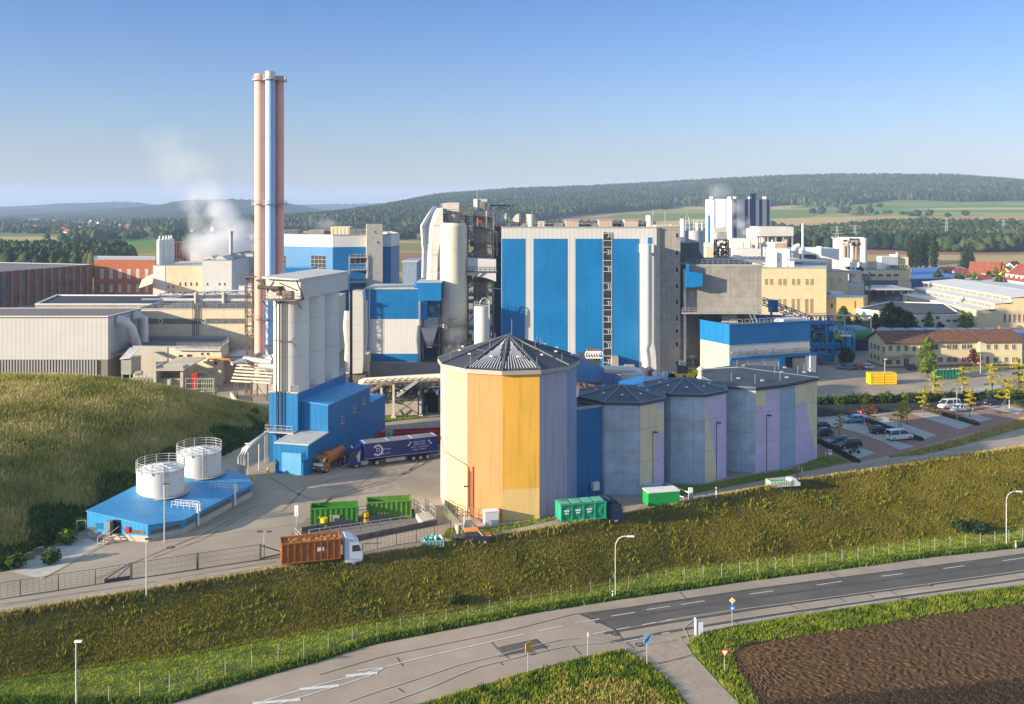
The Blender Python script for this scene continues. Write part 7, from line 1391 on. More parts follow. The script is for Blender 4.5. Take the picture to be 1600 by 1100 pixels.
# pylons
def pylon(px, Y, h, lb):
 t = thing('power_pylon', lb, 'pylon', (XA(px, Y), Y, float(zf(XA(px, Y), Y))), 'power pylons across the valley'); x = XA(px, Y); z = float(zf(x, Y)); mb = MB()
 for s_ in (-1, 1): mb.bar((x + s_ * 2.6, Y, z), (x + s_ * .4, Y, z + h), .5)
 for k in range(8): a = z + h * k / 8; b = z + h * (k + 1) / 8; w0 = 2.6 - 2.2 * k / 8; w1 = 2.6 - 2.2 * (k + 1) / 8; mb.bar((x - w0, Y, a), (x + w1, Y, b), .3); mb.bar((x + w0, Y, a), (x - w1, Y, b), .3)
 for q in (.7, .85, .97): mb.bar((x - 6, Y, z + h * q), (x + 6, Y, z + h * q), .4)
 mb.build('lattice', M('pylon_steel', (.30, .32, .33)), t)
for a in ((1479, 1050, 30, 'tallest power pylon above the river wood'), (1308, 950, 24, 'power pylon left of the white tower works'), (1336, 1000, 24, 'power pylon behind the white tower works'), (1568, 1150, 26, 'power pylon near the right edge above the houses')): pylon(*a)
t = thing('pipe_bridge', 'steel pipe bridge with a fat silver pipe and lattice columns over the yard', 'pipe bridge', (XA(620, 200), 200, 0)); mb = MB()
mb.tube([A(564, 604, 205), A(565, 598, 205), A(570, 596.5, 205), A(625, 593, 205), A(700, 589, 203)], .85, 12); mb.build('main_pipe', M('pipe_cream_big', (.55, .49, .39), .45, .08), t); mb = MB(); Yb = 203
truss(mb, A(572, 607, Yb), A(700, 601, Yb - 1), 1.6, 4, 12, .16); truss(mb, A(585, 624, Yb), A(660, 618, Yb), 2.2, 4, 9, .14); mb.build('girder', BSTEEL, t)
for px, pb, pt_ in ((596, 659.5, 606), (615, 653, 601), (657, 650, 598)):
 x, y = G0(px, pb); mb = MB(); mb.bar((x, y, 0), (x, y, ZA(pt_, y)), .45); mb.box((x, y, .2), (1, 1, .4)); mb.build('column', M('column_pale', (.48, .45, .40)), t)
mb = MB(); x0, y0 = G0(615, 653); x1, y1 = G0(657, 650)
for p, q in (((617, 622), (655, 648)), ((617, 648), (655, 620)), ((596, 632), (583, 642)), ((577, 632), (583, 642))): mb.bar(A(*p, y0 - .3), A(*q, y0 - .3), .2)
for k in range(9): py = 604 + k * 2.2; mb.tube([A(578, py + 2, Yb + k * .3), A(690, py - 1, Yb + k * .3)], .12 + .04 * (k % 3), 5)
mb.tube([A(580, 612, 200), A(600, 600, 200), A(614, 600, 200)], .5, 8); mb.build('pipework', BSTEEL, t)
rr = random.Random(9); mb = MB()
for k in range(70):
 px = rr.uniform(580, 608) if k < 40 else rr.uniform(612, 690); py = rr.uniform(603, 628) if px < 612 else rr.uniform(600, 614); q = A(px, py, 201 + rr.uniform(-1, 2)); mb.box(q, (rr.uniform(.2, .9), .5, rr.uniform(.2, .9)), rr.uniform(0, 1.5), rr.choice([0, 0, 1, 2, 3]))
split(mb, 'valve', [DSTEEL, BSTEEL, STEEL, M('valve_blue', (.03, .08, .2))], t)
mb = MB(); mb.box(A(609.5, 601, 200.5), (.7, .6, .7)); mb.box(A(609, 609, 200.5), (.7, .6, .7)); split(mb, 'yellow_valve', YEL, t)
mb = MB(); mb.hexa([A(628, 609, 199), A(633, 612, 199), A(633, 612, 202), A(628, 609, 202), A(650, 594, 199), A(655, 596, 199), A(655, 596, 202), A(650, 594, 202)]); mb.hexa([A(618, 618, 199), A(622, 621, 199), A(622, 621, 202), A(618, 618, 202), A(632, 608, 199), A(635, 611, 199), A(635, 611, 202), A(632, 608, 202)]); mb.build('stair', STEEL, t)
t = thing('low_yard_building', 'low tan building with a dark open gateway under the pipe bridge', 'building', (XA(625, 213), 213, 0)); mb = MB(); Y = G0(600, 649)[1]; mb.b2(XA(572, Y), XA(656, Y), Y, Y + 10, 0, ZA(618, Y)); mb.b2(XA(656, Y), XA(694, Y), Y + 2, Y + 3, 5.2, ZA(612, Y)); mb.build('wall', M('tan_wall', (.34, .30, .25), .9, .08, .3, streak=.3), t); mb = MB(); mb.b2(XA(661, Y), XA(683.5, Y), Y + 2.5, Y + 3, 0, 4.2 + .9); mb.build('gateway', BLACK, t); mb = MB(); mb.b2(XA(659.5, Y), XA(662, Y), Y + 1.6, Y + 3.2, 0, 5.2); mb.b2(XA(683.5, Y), XA(696, Y), Y + 2.2, Y + 6, 0, 5.2, 1); split(mb, 'gate_post', [BLUEP, CONC], t)
mb = MB(); mb.b2(XA(560, 235), XA(694, 235), 236, 250, 0, 5.5); solo(mb, 'rear_yard_building', M('shade_grey', (.2, .19, .18)), 'shaded low grey building behind the pipe bridge', 'building')
t = thing('blue_chute_house', 'dark blue sloping chute gallery falling to the right behind the striped silo', 'conveyor', (XA(940, 185), 190, 0)); mb = MB(); lp = [(895, 552), (904, 556), (946, 577), (972, 589), (972, 612), (950, 612), (902, 592), (895, 592)]; P = [A(a, b, 172 + (a - 895) * .42) for a, b in lp]; Q = [(x - 4, y + 2.5, z) for x, y, z in P]; k = 8; mb.add(P + Q, [tuple(range(k)), tuple(range(2 * k - 1, k - 1, -1))] + [(i, (i + 1) % k, k + (i + 1) % k, k + i) for i in range(k)]); mb.build('gallery_wall', M('blue_shade_sheet', (.012, .14, .38), .45, .1), t)
mb = MB()
for px in (905, 914, 930): mb.bar(A(px, 598, 181.9), A(px, 614, 181.9), .3)
mb.bar(A(904, 600, 181.8), A(916, 613, 181.8), .25); mb.bar(A(929, 602, 181.8), A(917, 613, 181.8), .25); rail(mb, [A(935, 605, 181.5), A(958, 605, 181.5)], 2.4, 1.5, .12); mb.b2(XA(900, 182), XA(940, 182), 181.9, 182.3, ZA(603, 182), ZA(597, 182)); mb.build('frame', BSTEEL, t)
mb = MB(); mb.tube([A(916, 551, 215), A(936, 553, 215)], 1.2, 10, 1)
for k in range(6): q = A(918 + k * 4, 554, 214); mb.tube([(q[0] + .55 * math.cos(a), q[1] - .6, q[2] + .75 * math.sin(a)) for a in [j * .785 for j in range(8)]], .16, 5)
mb.b2(XA(905, 215), XA(938, 215), 216, 220, 0, ZA(556, 215), 2); mb.build('coil_pipework', [WPAINT, BSTEEL, DSTEEL], t)
mb = MB(); mb.tube([A(940, 577, 192), A(990, 579, 192), A(998, 581, 192), A(1000.5, 587, 192), A(1000.5, 601, 192)], .8, 12); solo(mb, 'elbow_pipe', SILV, 'thick silver elbow pipe in front of the boiler house foot', 'pipe')
t = thing('low_concrete_shed', 'low ribbed concrete shed under the silver elbow pipe', 'shed', (XA(1040, 190), 192, 0)); mb = MB(); mb.b2(XA(972, 190), XA(1099, 190), 190, 190.5, 0, ZA(592, 190)); mb.b2(XA(972, 190), XA(1099, 190), 190.5, 212, 0, 7.1); mb.build('wall', CONC, t); mb = MB(); mb.b2(XA(972, 188), XA(1000, 188), 188, 190, 0, ZA(585, 188)); mb.build('wall_panel', M('pale_sheet', (.38, .40, .36)), t); mb = MB(); pp([(972, 604), (1008, 596), (1062, 600), (1058, 612), (972, 612)], 171, 177); mb.build('blue_roof', M('blue_shade_sheet', (.012, .14, .38)), t); mb = MB(); mb.b2(XA(1052, 178), XA(1096, 178), 178, 181, 0, ZA(600, 178)); mb.build('wall_panel', M('pale_sheet2', (.45, .46, .44), .5), t)
mb = MB(); mb.b2(XA(955, 240), XA(965, 240), 238, 242, 0, ZA(556, 240)); mb.b2(XA(966, 238), XA(976, 238), 236, 238, 0, ZA(571, 238)); mb.b2(XA(975, 238), XA(990, 238), 236, 238, 0, ZA(569, 238)); solo(mb, 'yard_cabinet', M('cabinet_grey', (.28, .25, .24)), 'grey cabinets at the foot of the boiler house stair strip', 'cabinet')
mb = MB(); q = A(1016.5, 582.5, 205); mb.tube([(q[0], 204, q[2]), (q[0], 207, q[2])], 1.0, 18, 1); mb.tube([(q[0], 203.9, q[2]), (q[0], 203.98, q[2])], .75, 18, 0); mb.b2(q[0] - 1, q[0] + 1, 204.5, 206.5, 0, q[2] - .7, 1); solo(mb, 'red_drum', [RED, M('cable_grey', (.3, .3, .3))], 'round drum with red face behind the grey silos', 'drum')
for i, px in enumerate((1023, 1038, 1043, 1047, 1051)):
 t = thing('liquid_container', 'white plastic liquid container in the row beside the red drum', 'container', (XA(px, 203), 203, ZA(589, 203)), 'white liquid containers'); mb = MB(); z = ZA(589, 203); x = XA(px, 203); mb.b2(x - .42, x + .42, 203, 204, z, z + .95); mb.cyl(x, 203.5, z + .95, z + 1.05, .15, n=8); mb.build('tank', M('plastic_white', (.6, .64, .7)), t); mb = MB(); mb.b2(x - .45, x + .45, 203, 204, z - .15, z); mb.build('pallet', BSTEEL, t)
t = thing('forklift', 'yellow and black yard vehicle parked by the stair tower foot', 'vehicle', (XA(1068, 203), 203, ZA(591, 203))); x, y, z = XA(1068, 203), 203, ZA(592, 203); mb = MB(); mb.b2(x - 3, x + 2, y, y + 1.6, z + .4, z + 1.1); mb.b2(x + 2, x + 3.6, y, y + 1.6, z + .3, z + 1.6); mb.build('body', YEL, t); mb = MB(); mb.b2(x - 1.2, x + .9, y, y + 1.5, z + 1.1, z + 2.6); mb.bar((x + 1, y, z + 2.2), (x - 1.5, y, z + 3.0), .2); mb.build('cab', DSTEEL, t)
for dx in (-2, .2, 2.8): mb = MB(); mb.tube([(x + dx, y - .1, z + .4), (x + dx, y + .35, z + .4)], .42, 12); mb.build('wheel', TYRE, t)
mb = MB(); mb.b2(XA(1063, 205), XA(1072, 205), 205, 206.5, z, z + 3.3); solo(mb, 'tool_box', M('box_cream', (.55, .48, .38)), 'cream box behind the yellow yard vehicle', 'box')
mb = MB()
for k in range(11): x0 = XA(1073, 208) + k * .42; mb.hexa([(x0, 208, 8.0), (x0 + .2, 208, 8.0), (x0 + .2, 208.2, 8.0), (x0, 208.2, 8.0), (x0 + .22, 208, 8.7), (x0 + .42, 208, 8.7), (x0 + .42, 208.2, 8.7), (x0 + .22, 208.2, 8.7)], 1)
mb.b2(XA(1073, 208), XA(1096, 208), 208.05, 208.15, 7.9, 8.75, 0); mb.b2(XA(1073, 208), XA(1096, 208), 208.3, 214, 0, 7.9, 2); solo(mb, 'striped_barrier', [YEL, DSTEEL, CONC], 'yellow and black striped barrier beam by the concrete bunker', 'barrier')
t = thing('twin_exhaust_pipe', 'two cream capped vent pipes behind the roof of the wide silo block', 'vent pipe', (XA(1096, 172), 172, 0)); 
for px, y0, r_ in ((1094.5, 573, .55), (1092.5, 586, .4)): mb = MB(); x = XA(px, 171); mb.cyl(x, 171, 8, ZA(y0 + 4, 171), r_ * .8, n=12); mb.cyl(x, 171, ZA(y0 + 4, 171), ZA(y0, 171), r_ * 1.3, r_ * .5, n=12); mb.build('pipe', M('pipe_cream', (.60, .54, .43)), t)
t = thing('green_drum', 'long green horizontal drum behind the blue gantry', 'drum', (XA(1310, 282), 282, 0)); mb = MB(); z = ZA(529, 282); mb.tube([(XA(1262, 282), 282, z), (XA(1356, 290), 290, z + .2)], 1.7, 20); mb.build('shell', M('drum_green', (.03, .20, .07), .5, .1), t); mb = MB()
for px in (1275, 1300, 1330): x = XA(px, 283); mb.tube([(x - .3, 282.6, z), (x + .3, 282.7, z)], 1.95, 20); mb.b2(x - .8, x + .8, 282, 285, 0, z - 1.5)
mb.build('ring', BLUED, t)
t = thing('blue_gantry', 'bright blue steel conveyor gantry on legs right of the loading hall', 'gantry', (XA(1300, 272), 272, 0)); mb = MB(); truss(mb, A(1190, 474, 290), A(1262, 503, 278), 1.7, 2.4, 10, .2); truss(mb, A(1262, 510, 274), A(1302, 511, 272), 3.0, 4, 6, .24); truss(mb, A(1296, 518, 270), A(1335, 528, 268), 2.4, 2.6, 7, .2); truss(mb, A(1262, 542, 268), A(1310, 542, 268), 1.0, 3, 6, .25)
for px, pt_, pb in ((1292, 512, 560), (1302, 530, 560), (1318, 526, 562), (1325, 526, 564), (1334.5, 526, 562), (1205, 480, 520), (1225, 490, 520), (1280, 545, 560), (1270, 545, 560)): mb.bar(A(px, pb, 267), A(px, pt_, 267), .55 if px != 1325 else 1.3)
mb.bar(A(1325, 540, 267), A(1335, 556, 267), .25); mb.bar(A(1335, 540, 267), A(1325, 556, 267), .25); mb.build('frame', M('gantry_blue', (.008, .19, .40), .5, .1), t); mb = MB(); mb.box(A(1208, 478, 286), (2.4, 2, 3.6)); mb.box(A(1292, 515, 270), (2.2, 2, 3.6)); mb.box(A(1282, 506, 272), (7, 3, .6)); mb.box(A(1276, 558, 268), (9, 3, 2)); split(mb, 'drive_housing', BLUED, t)
mb = MB(); rail(mb, [A(1317, 525, 266), A(1334.5, 528, 266)], 1.4, 1, .12); rail(mb, [A(1297, 517, 266), A(1318, 524, 266)], 1.2, 1.2, .1); mb.box(A(1321, 524.5, 266.3), (3, 1.4, .25)); mb.build('railing', WPAINT, t)
mb = MB()
for k in range(5): mb.box(A(1304 + k * 3, 524 + k * .7, 267), (.35, .3, 1.4))
split(mb, 'warning_strip', M('green_yellow', (.35, .40, .05)), t)
mb = MB(); rr = random.Random(4)
for k in range(30): mb.box(A(rr.uniform(1262, 1300), rr.uniform(503, 556), 273), (rr.uniform(.4, 1.6), .8, rr.uniform(.4, 1.6)), 0, k % 2)
split(mb, 'machinery', [BLUED, M('navy_steel', (.01, .05, .14))], t)
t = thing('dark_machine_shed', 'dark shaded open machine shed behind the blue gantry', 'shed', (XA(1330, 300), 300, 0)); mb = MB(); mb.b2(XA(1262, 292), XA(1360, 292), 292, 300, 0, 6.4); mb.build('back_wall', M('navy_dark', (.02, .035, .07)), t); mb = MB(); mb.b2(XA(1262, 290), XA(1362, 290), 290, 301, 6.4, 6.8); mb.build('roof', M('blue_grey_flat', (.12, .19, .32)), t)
mb = MB(); mb.b2(XA(1277, 266), XA(1283, 266), 265, 268, 0, 2.0); solo(mb, 'red_skip', RED, 'small red skip beside the end of the loading hall', 'skip')
mb = MB(); mb.b2(XA(1262, 330), XA(1362, 330), 330, 332, 0, 4.5); solo(mb, 'long_boundary_wall', M('moss_wall', (.16, .19, .08)), 'low green tinged wall behind the trees by the gantry', 'wall')
mb = MB(); mb.tube([A(1291, 493, 310), A(1361, 493.5, 310)], .35, 6, 0); mb.bar(A(1361, 493, 310), A(1361, 512, 310), .4); mb.bar(A(1320, 493, 310), A(1320, 512, 310), .3); solo(mb, 'overhead_pipe', M('mint_pipe', (.45, .5, .45)), 'thin pale overhead pipe running above the trees', 'pipe')
# retaining wall and low hedges
t = thing('retaining_wall', 'long dark retaining wall behind the car park', 'wall', (90, 208, 0)); mb = MB(); n = 40; f_ = []
for i in range(n + 1): x = 63.5 + i * 1.4; f_.append((x, 200.3 + (x - 64) * .285, max(.12, 2.35 - (x - 64) * .035)))
for (x0, y0, h0), (x1, y1, h1) in zip(f_[:-1], f_[1:]): mb.hexa([(x0, y0, 0), (x1, y1, 0), (x1, y1 + .35, 0), (x0, y0 + .35, 0), (x0, y0, h0), (x1, y1, h1), (x1, y1 + .35, h1), (x0, y0 + .35, h0)])
mb.build('wall', M('dark_stone_wall', (.055, .06, .07), .9, .3, 1.0, bump=.3), t)
for i, (pts, h, m_, lb) in enumerate([([(1278, 690), (1300, 702), (1338, 722)], .7, MLEAFD, 'low dark hedge at the near left corner of the car park'), ([(1330, 652), (1354, 658), (1390, 672), (1437, 688)], .8, MLEAFD, 'low dark hedge between the first two parking rows'), ([(1423, 632), (1448, 641), (1485, 652), (1525, 664)], .9, MV('brown_hedge_leaves', [(.07, .055, .02), (.14, .11, .04), (.18, .15, .05)], 1.0, trans=.1), 'brownish low hedge in front of the white van and white car'), ([(1568, 624), (1600, 636), (1640, 650)], .9, MLEAF, 'low hedge at the right edge beside the last bays')]):
 P = resamp([G0(*p) for p in pts], 26); c = [(x, y, h * .5) for x, y in P]; t = thing('low_hedge', lb, 'hedge', (float(P[:, 0].mean()), float(P[:, 1].mean()), 0), 'low hedges in the car park'); o = WL[t.name]; V, v = leafcloud([(a - o[0], b - o[1], c_) for a, b, c_ in c], [.75] * 26, 3600, .09, flat=h / 1.3); q = fastmesh('foliage', V, np.arange(len(V)).reshape(-1, 3), m_, v); q.parent = t
 mb = MB()
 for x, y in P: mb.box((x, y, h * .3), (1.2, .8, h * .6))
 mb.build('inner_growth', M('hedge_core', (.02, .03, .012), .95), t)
def loft(mb, st, mi=0, cap=True, topmi=None):
 """stations: (x, zb, zt, wb, wt) -> rounded box section"""
 vs = []
 for x, zb, zt_, wb, wt in st:
  h = zt_ - zb; half = [(wb * .92, zb), (wb, zb + h * .18), (wb * .5 + wt * .5, zb + h * .62), (wt, zt_ - h * .1), (wt * .86, zt_)]; vs += [(x, a, b) for a, b in half] + [(x, -a, b) for a, b in half[::-1]]
 n = 10; 
 for i in range(len(st) - 1):
  for j in range(n):
   mb.add([vs[i * n + j], vs[i * n + (j + 1) % n], vs[(i + 1) * n + (j + 1) % n], vs[(i + 1) * n + j]], [(0, 1, 2, 3)], (topmi if (topmi is not None and j == 4) else mi), True)
 if cap: mb.add(vs[:n], [tuple(range(n))], mi); mb.add(vs[-n:], [tuple(range(n))], mi)
def wheel(parent, x, y, r=.33, w_=.22):
 s = 1 if y > 0 else -1; mb = MB(); mb.tube([(x, y - s * w_, r), (x, y, r)], r, 18); wl = mb.build('wheel', TYRE, parent); mb = MB(); mb.tube([(x, y - s * .05, r), (x, y + s * .015, r)], r * .62, 12); mb.build('rim', RIM, wl)
CARS = {}
def carpaint(n, c): return M('car_paint_' + n, c, .3, .03, obj=True, spec=.6)
def car_proto(kind, pname, col):
 k = (kind, pname)
 if k in CARS: return CARS[k]
 nm = {'hatch': 'hatchback_car', 'estate': 'estate_car', 'suv': 'suv_car', 'van': 'passenger_van'}[kind]
 t = thing(nm, 'car', 'van' if kind == 'van' else 'car', (0, 0, 0)); P = carpaint(pname, col)
 L_, W, H, belt = {'hatch': (4.2, .88, 1.48, .92), 'estate': (4.7, .9, 1.48, .92), 'suv': (4.7, .93, 1.68, 1.05), 'van': (5.2, .98, 1.98, 1.15)}[kind]; a = L_ / 2
 mb = MB(); nose = .78 if kind != 'van' else .95
 loft(mb, [(-a, .42, belt - .12, W * .82, W * .78), (-a + .12, .3, belt, W * .94, W * .9), (-a + .9, .25, belt, W, W * .95), (a - 1.35, .25, belt, W, W * .95), (a - .7, .26, belt - .1, W * .98, W * .88), (a - .15, .3, nose - .05, W * .9, W * .8), (a, .38, nose - .2, W * .75, W * .7)]); bd = mb.build('body', P, t)
 fx = {'hatch': (.95, .3), 'estate': (1.0, .35), 'suv': (1.05, .4), 'van': (1.75, 1.0)}[kind]; rx = {'hatch': (-1.75, -1.25), 'estate': (-2.15, -1.75), 'suv': (-2.1, -1.7), 'van': (-2.5, -2.35)}[kind]
 mb = MB(); loft(mb, [(rx[0] - .05, belt - .03, belt + .05, W * .86, W * .8), (rx[1], belt - .03, H - .06, W * .9, W * .72), ((rx[1] + fx[1]) / 2, belt - .03, H - .03, W * .92, W * .74), (fx[1] - .15, belt - .03, H - .06, W * .9, W * .72), (fx[0], belt - .03, belt + .04, W * .84, W * .78)]); mb.build('window', M('car_glass', (.02, .028, .035), .08, .1, spec=.7), t)
 mb = MB(); loft(mb, [(rx[1] - .08, H - .09, H - .01, W * .76, W * .68), ((rx[1] + fx[1]) / 2, H - .07, H + .02, W * .78, W * .7), (fx[1] - .1, H - .09, H - .01, W * .74, W * .66)])
 for s in (1, -1):
  for x0, x1 in ((rx[0], rx[1]), (fx[0], fx[1] - .15)): mb.bar((x0, s * W * .86, belt), (x1, s * W * .76, H - .05), .09)
  x = (rx[1] + fx[1]) / 2 + .1; mb.bar((x, s * W * .915, belt), (x, s * W * .765, H - .05), .1)
 mb.build('roof', P, t)
 for s in (1, -1): mb = MB(); mb.box((a - .14, s * W * .62, nose - .16), (.22, .36, .16)); mb.build('headlight', LAMPW, t); mb = MB(); mb.box((-a + .07, s * W * .7, belt - .2), (.16, .3, .26)); mb.build('tail_light', TAILR, t); mb = MB(); mb.box((fx[0] - .3, s * (W + .08), belt + .08), (.16, .2, .14)); mb.build('mirror', P, t)
 mb = MB(); mb.box((-a + .01, 0, .62), (.06, .5, .12)); mb.build('number_plate', WPAINT, t)
 for x in (a - .85, -a + .85):
  for s in (1, -1): wheel(t, x, s * W * .99, .33 if kind != 'van' else .35)
 CARS[k] = t; return t
def car(kind, pn, col, px, py, yaw, lb, g='cars in the car park', s=1):
 x, y = G0(px, py); p = car_proto(kind, pn, col); place(p, (x, y, .06), R(yaw), lb, g, s, USED)
car('van', 'white', (.62, .63, .64), 1405, 687, 17, 'white passenger van parked rear to the left beside the near grey bays')
car('hatch', 'black', (.008, .010, .016), 1375, 677, 17, 'black hatchback between the yellow tree and the white van')
car('estate', 'pale_blue', (.10, .28, .48), 1333, 660, 197, 'light blue estate car in the second parking row')
car('hatch', 'red', (.42, .01, .015), 1355, 647, 197, 'bright red hatchback in front of the retaining wall')
car('estate', 'steel_blue', (.06, .12, .18), 1308, 694, 197, 'dark steel blue car partly behind the black suv')
car('suv', 'black', (.008, .010, .016), 1326, 700, 197, 'black suv next to the parked motorbike')
car('hatch', 'dark_teal', (.01, .03, .05), 1284, 681, 197, 'dark car half hidden by the corner of the wide silo block')
car('hatch', 'navy', (.01, .02, .05), 1280, 671, 197, 'dark car behind the one at the corner of the wide silo block')
car('estate', 'deep_blue', (.01, .04, .25), 1463, 634, 200, 'deep blue car left of the second white van')
car('van', 'white', (.62, .63, .64), 1482, 638, 200, 'white passenger van facing left behind the brownish hedge')
car('hatch', 'white', (.62, .63, .64), 1499, 643, 200, 'small white car facing left in front of the white van')
car('suv', 'black', (.008, .010, .016), 1533, 627, 17, 'black suv at the back of the last row')
car('estate', 'dark_blue', (.012, .02, .06), 1552, 633, 12, 'black blue estate in front of the last row with red tail lights')
car('estate', 'silver_blue', (.16, .22, .30), 1320, 577, 150, 'silver blue estate on the upper yard, leftmost of the three', 'cars on the upper yard')
car('hatch', 'red', (.42, .01, .015), 1337.5, 577, 150, 'red hatchback on the upper yard, middle of the three', 'cars on the upper yard')
car('hatch', 'white', (.62, .63, .64), 1352, 576.5, 150, 'white hatchback on the upper yard, rightmost of the three', 'cars on the upper yard')
car('estate', 'black', (.008, .010, .016), 1429, 578, 20, 'dark car partly hidden by the birch tree', 'cars on the upper yard')
car('hatch', 'white', (.62, .63, .64), 1356, 462, 10, 'small white car under the far canopy', 'cars under the far canopy')
x, y = G0(1335, 709); t = thing('motorbike', 'black motorbike parked on the near corner bay', 'motorbike', (x, y, .06)); mb = MB(); mb.tube([(x - .5, y, .75), (x, y, .95), (x + .45, y, .85)], [.12, .2, .1], 8); mb.bar((x + .45, y, .9), (x + .72, y, .35), .07); mb.bar((x + .4, y - .3, 1.1), (x + .4, y + .3, 1.1), .05); mb.box((x, y, .5), (.5, .25, .4)); mb.build('body', DSTEEL, t)
for dx in (-.7, .72): mb = MB(); mb.tube([(x + dx, y - .06, .32), (x + dx, y + .06, .32)], .32, 14); mb.build('wheel', TYRE, t)
# -- trucks
def cab(t, x0, col, L_=2.2, W=1.22, H=2.9, z0=.5, roof=True):
 """cab-over lorry cab, front at x0"""
 mb = MB(); prof = [(x0 - L_, z0), (x0 - .05, z0), (x0, z0 + .9), (x0 - .08, z0 + 1.25), (x0 - .32, H - .25), (x0 - .6, H), (x0 - L_, H + (.1 if roof else 0))]; mb.extr(prof, -W, W)
 if roof: mb.extr([(x0 - .75, H - .02), (x0 - L_ + .1, H), (x0 - L_ + .1, H + .75), (x0 - 1.25, H + .55)], -W * .85, W * .85)
 c = mb.build('cab', col, t); mb = MB(); mb.hexa([(x0 - .07, -W * .9, z0 + 1.27), (x0 - .07, W * .9, z0 + 1.27), (x0 - .2, W * .9, z0 + 1.27), (x0 - .2, -W * .9, z0 + 1.27), (x0 - .29, -W * .86, H - .3), (x0 - .29, W * .86, H - .3), (x0 - .42, W * .86, H - .3), (x0 - .42, -W * .86, H - .3)]); mb.build('windscreen', GLASS, c)
 for s in (1, -1):
  mb = MB(); mb.hexa([(x0 - 1.3, s * (W + .015), z0 + 1.3), (x0 - .25, s * (W + .015), z0 + 1.3), (x0 - .25, s * (W - .05), z0 + 1.3), (x0 - 1.3, s * (W - .05), z0 + 1.3), (x0 - 1.3, s * (W + .015), H - .35), (x0 - .5, s * (W + .015), H - .35), (x0 - .5, s * (W - .05), H - .35), (x0 - 1.3, s * (W - .05), H - .35)]); mb.build('side_window', GLASS, c)
  mb = MB(); mb.box((x0 - .05, s * (W + .22), z0 + 1.7), (.12, .22, .7)); mb.build('mirror', DSTEEL, c); mb = MB(); mb.box((x0 + .0, s * W * .75, z0 + .35), (.1, .35, .22)); mb.build('headlight', LAMPW, c)
 mb = MB(); mb.box((x0 - .02, 0, z0 + .12), (.12, 2 * W, .35)); mb.box((x0 + .0, 0, z0 + .75), (.06, 1.5 * W, .5)); mb.build('grille', DSTEEL, c); return c
def axle(t, x, W=1.2, r=.5):
 for s in (1, -1): wheel(t, x, s * W, r, .3)
def chassis(t, x0, x1, m=None): mb = MB(); mb.box(((x0 + x1) / 2, 0, .85), (abs(x1 - x0), .9, .3)); mb.build('chassis', m or DSTEEL, t)
def skipbox(t, x0, x1, W, z0, z1, mat, ribs=9, rim=.12, fill=None, name='container'):
 mb = MB(); th = .08
 mb.b2(x0, x1, -W, -W + th, z0, z1); mb.b2(x0, x1, W - th, W, z0, z1); mb.b2(x0, x0 + th, -W + th, W - th, z0, z1); mb.b2(x1 - th, x1, -W + th, W - th, z0, z1); mb.b2(x0 + th, x1 - th, -W + th, W - th, z0, z0 + .1)
 for k in range(ribs + 1):
  x = x0 + (x1 - x0) * k / ribs; x = min(max(x, x0 + rim / 2), x1 - rim / 2)
  for s in (1, -1): mb.b2(x - rim / 2, x + rim / 2, s * W if s > 0 else -W - .1, W + .1 if s > 0 else -W, z0, z1 - .05)
 for s in (1, -1): mb.b2(x0, x1, (W - .06) if s > 0 else -W - .12, W + .12 if s > 0 else -W + .06, z1 - .04, z1 + .1); mb.b2(x0, x1, W + .002 if s > 0 else -W - .11, W + .11 if s > 0 else -W - .002, z0 - .02, z0 + .12)
 for x in (x0, x1): mb.b2(x - .05, x + .05, -W, W, z1 - .03, z1 + .09)
 for k in range(4): mb.b2(x0 - .07, x0, -W + .1, W - .1, z0 + .2 + k * (z1 - z0) / 4, z0 + .3 + k * (z1 - z0) / 4); mb.b2(x1, x1 + .07, -W + .1, W - .1, z0 + .2 + k * (z1 - z0) / 4, z0 + .3 + k * (z1 - z0) / 4)
 o = mb.build(name, mat, t)
 if fill:
  mb = MB(); n = 22; m_ = 7; vs = []
  for i in range(n + 1):
   for j in range(m_ + 1): vs.append((x0 + .1 + (x1 - x0 - .2) * i / n, -W + .1 + (2 * W - .2) * j / m_, fill[1] + random.uniform(-1, 1) * fill[2]))
  mb.add(vs, [(i * (m_ + 1) + j, (i + 1) * (m_ + 1) + j, (i + 1) * (m_ + 1) + j + 1, i * (m_ + 1) + j + 1) for i in range(n) for j in range(m_)]); mb.build('load', fill[0], t)
 return o
def wl(p): p = bpy.data.objects[p.name] if hasattr(p, 'name') else p; return p
def gear(mb, cx, cz, r, y, mi=0, n=14, a0=.6, a1=5.6):
 k = 26
 for i in range(k):
  a = a0 + (a1 - a0) * i / k; b = a0 + (a1 - a0) * (i + 1) / k; q = lambda t_, rr_: (cx + rr_ * math.cos(t_), y, cz + rr_ * math.sin(t_)); mb.add([q(a, r * .78), q(b, r * .78), q(b, r * .92), q(a, r * .92)], [(0, 1, 2, 3)], mi)
 for i in range(n):
  a = a0 + (a1 - a0) * (i + .5) / n; w_ = .12; q = lambda t_, rr_: (cx + rr_ * math.cos(t_), y, cz + rr_ * math.sin(t_)); mb.add([q(a - w_, r * .9), q(a + w_, r * .9), q(a + w_ * .8, r * 1.16), q(a - w_ * .8, r * 1.16)], [(0, 1, 2, 3)], mi)
NAVY = M('truck_navy', (.004, .02, .16), .35, .04, obj=True, spec=.5)
LETW = M('lettering_white', (.72, .72, .74), .5, .03)
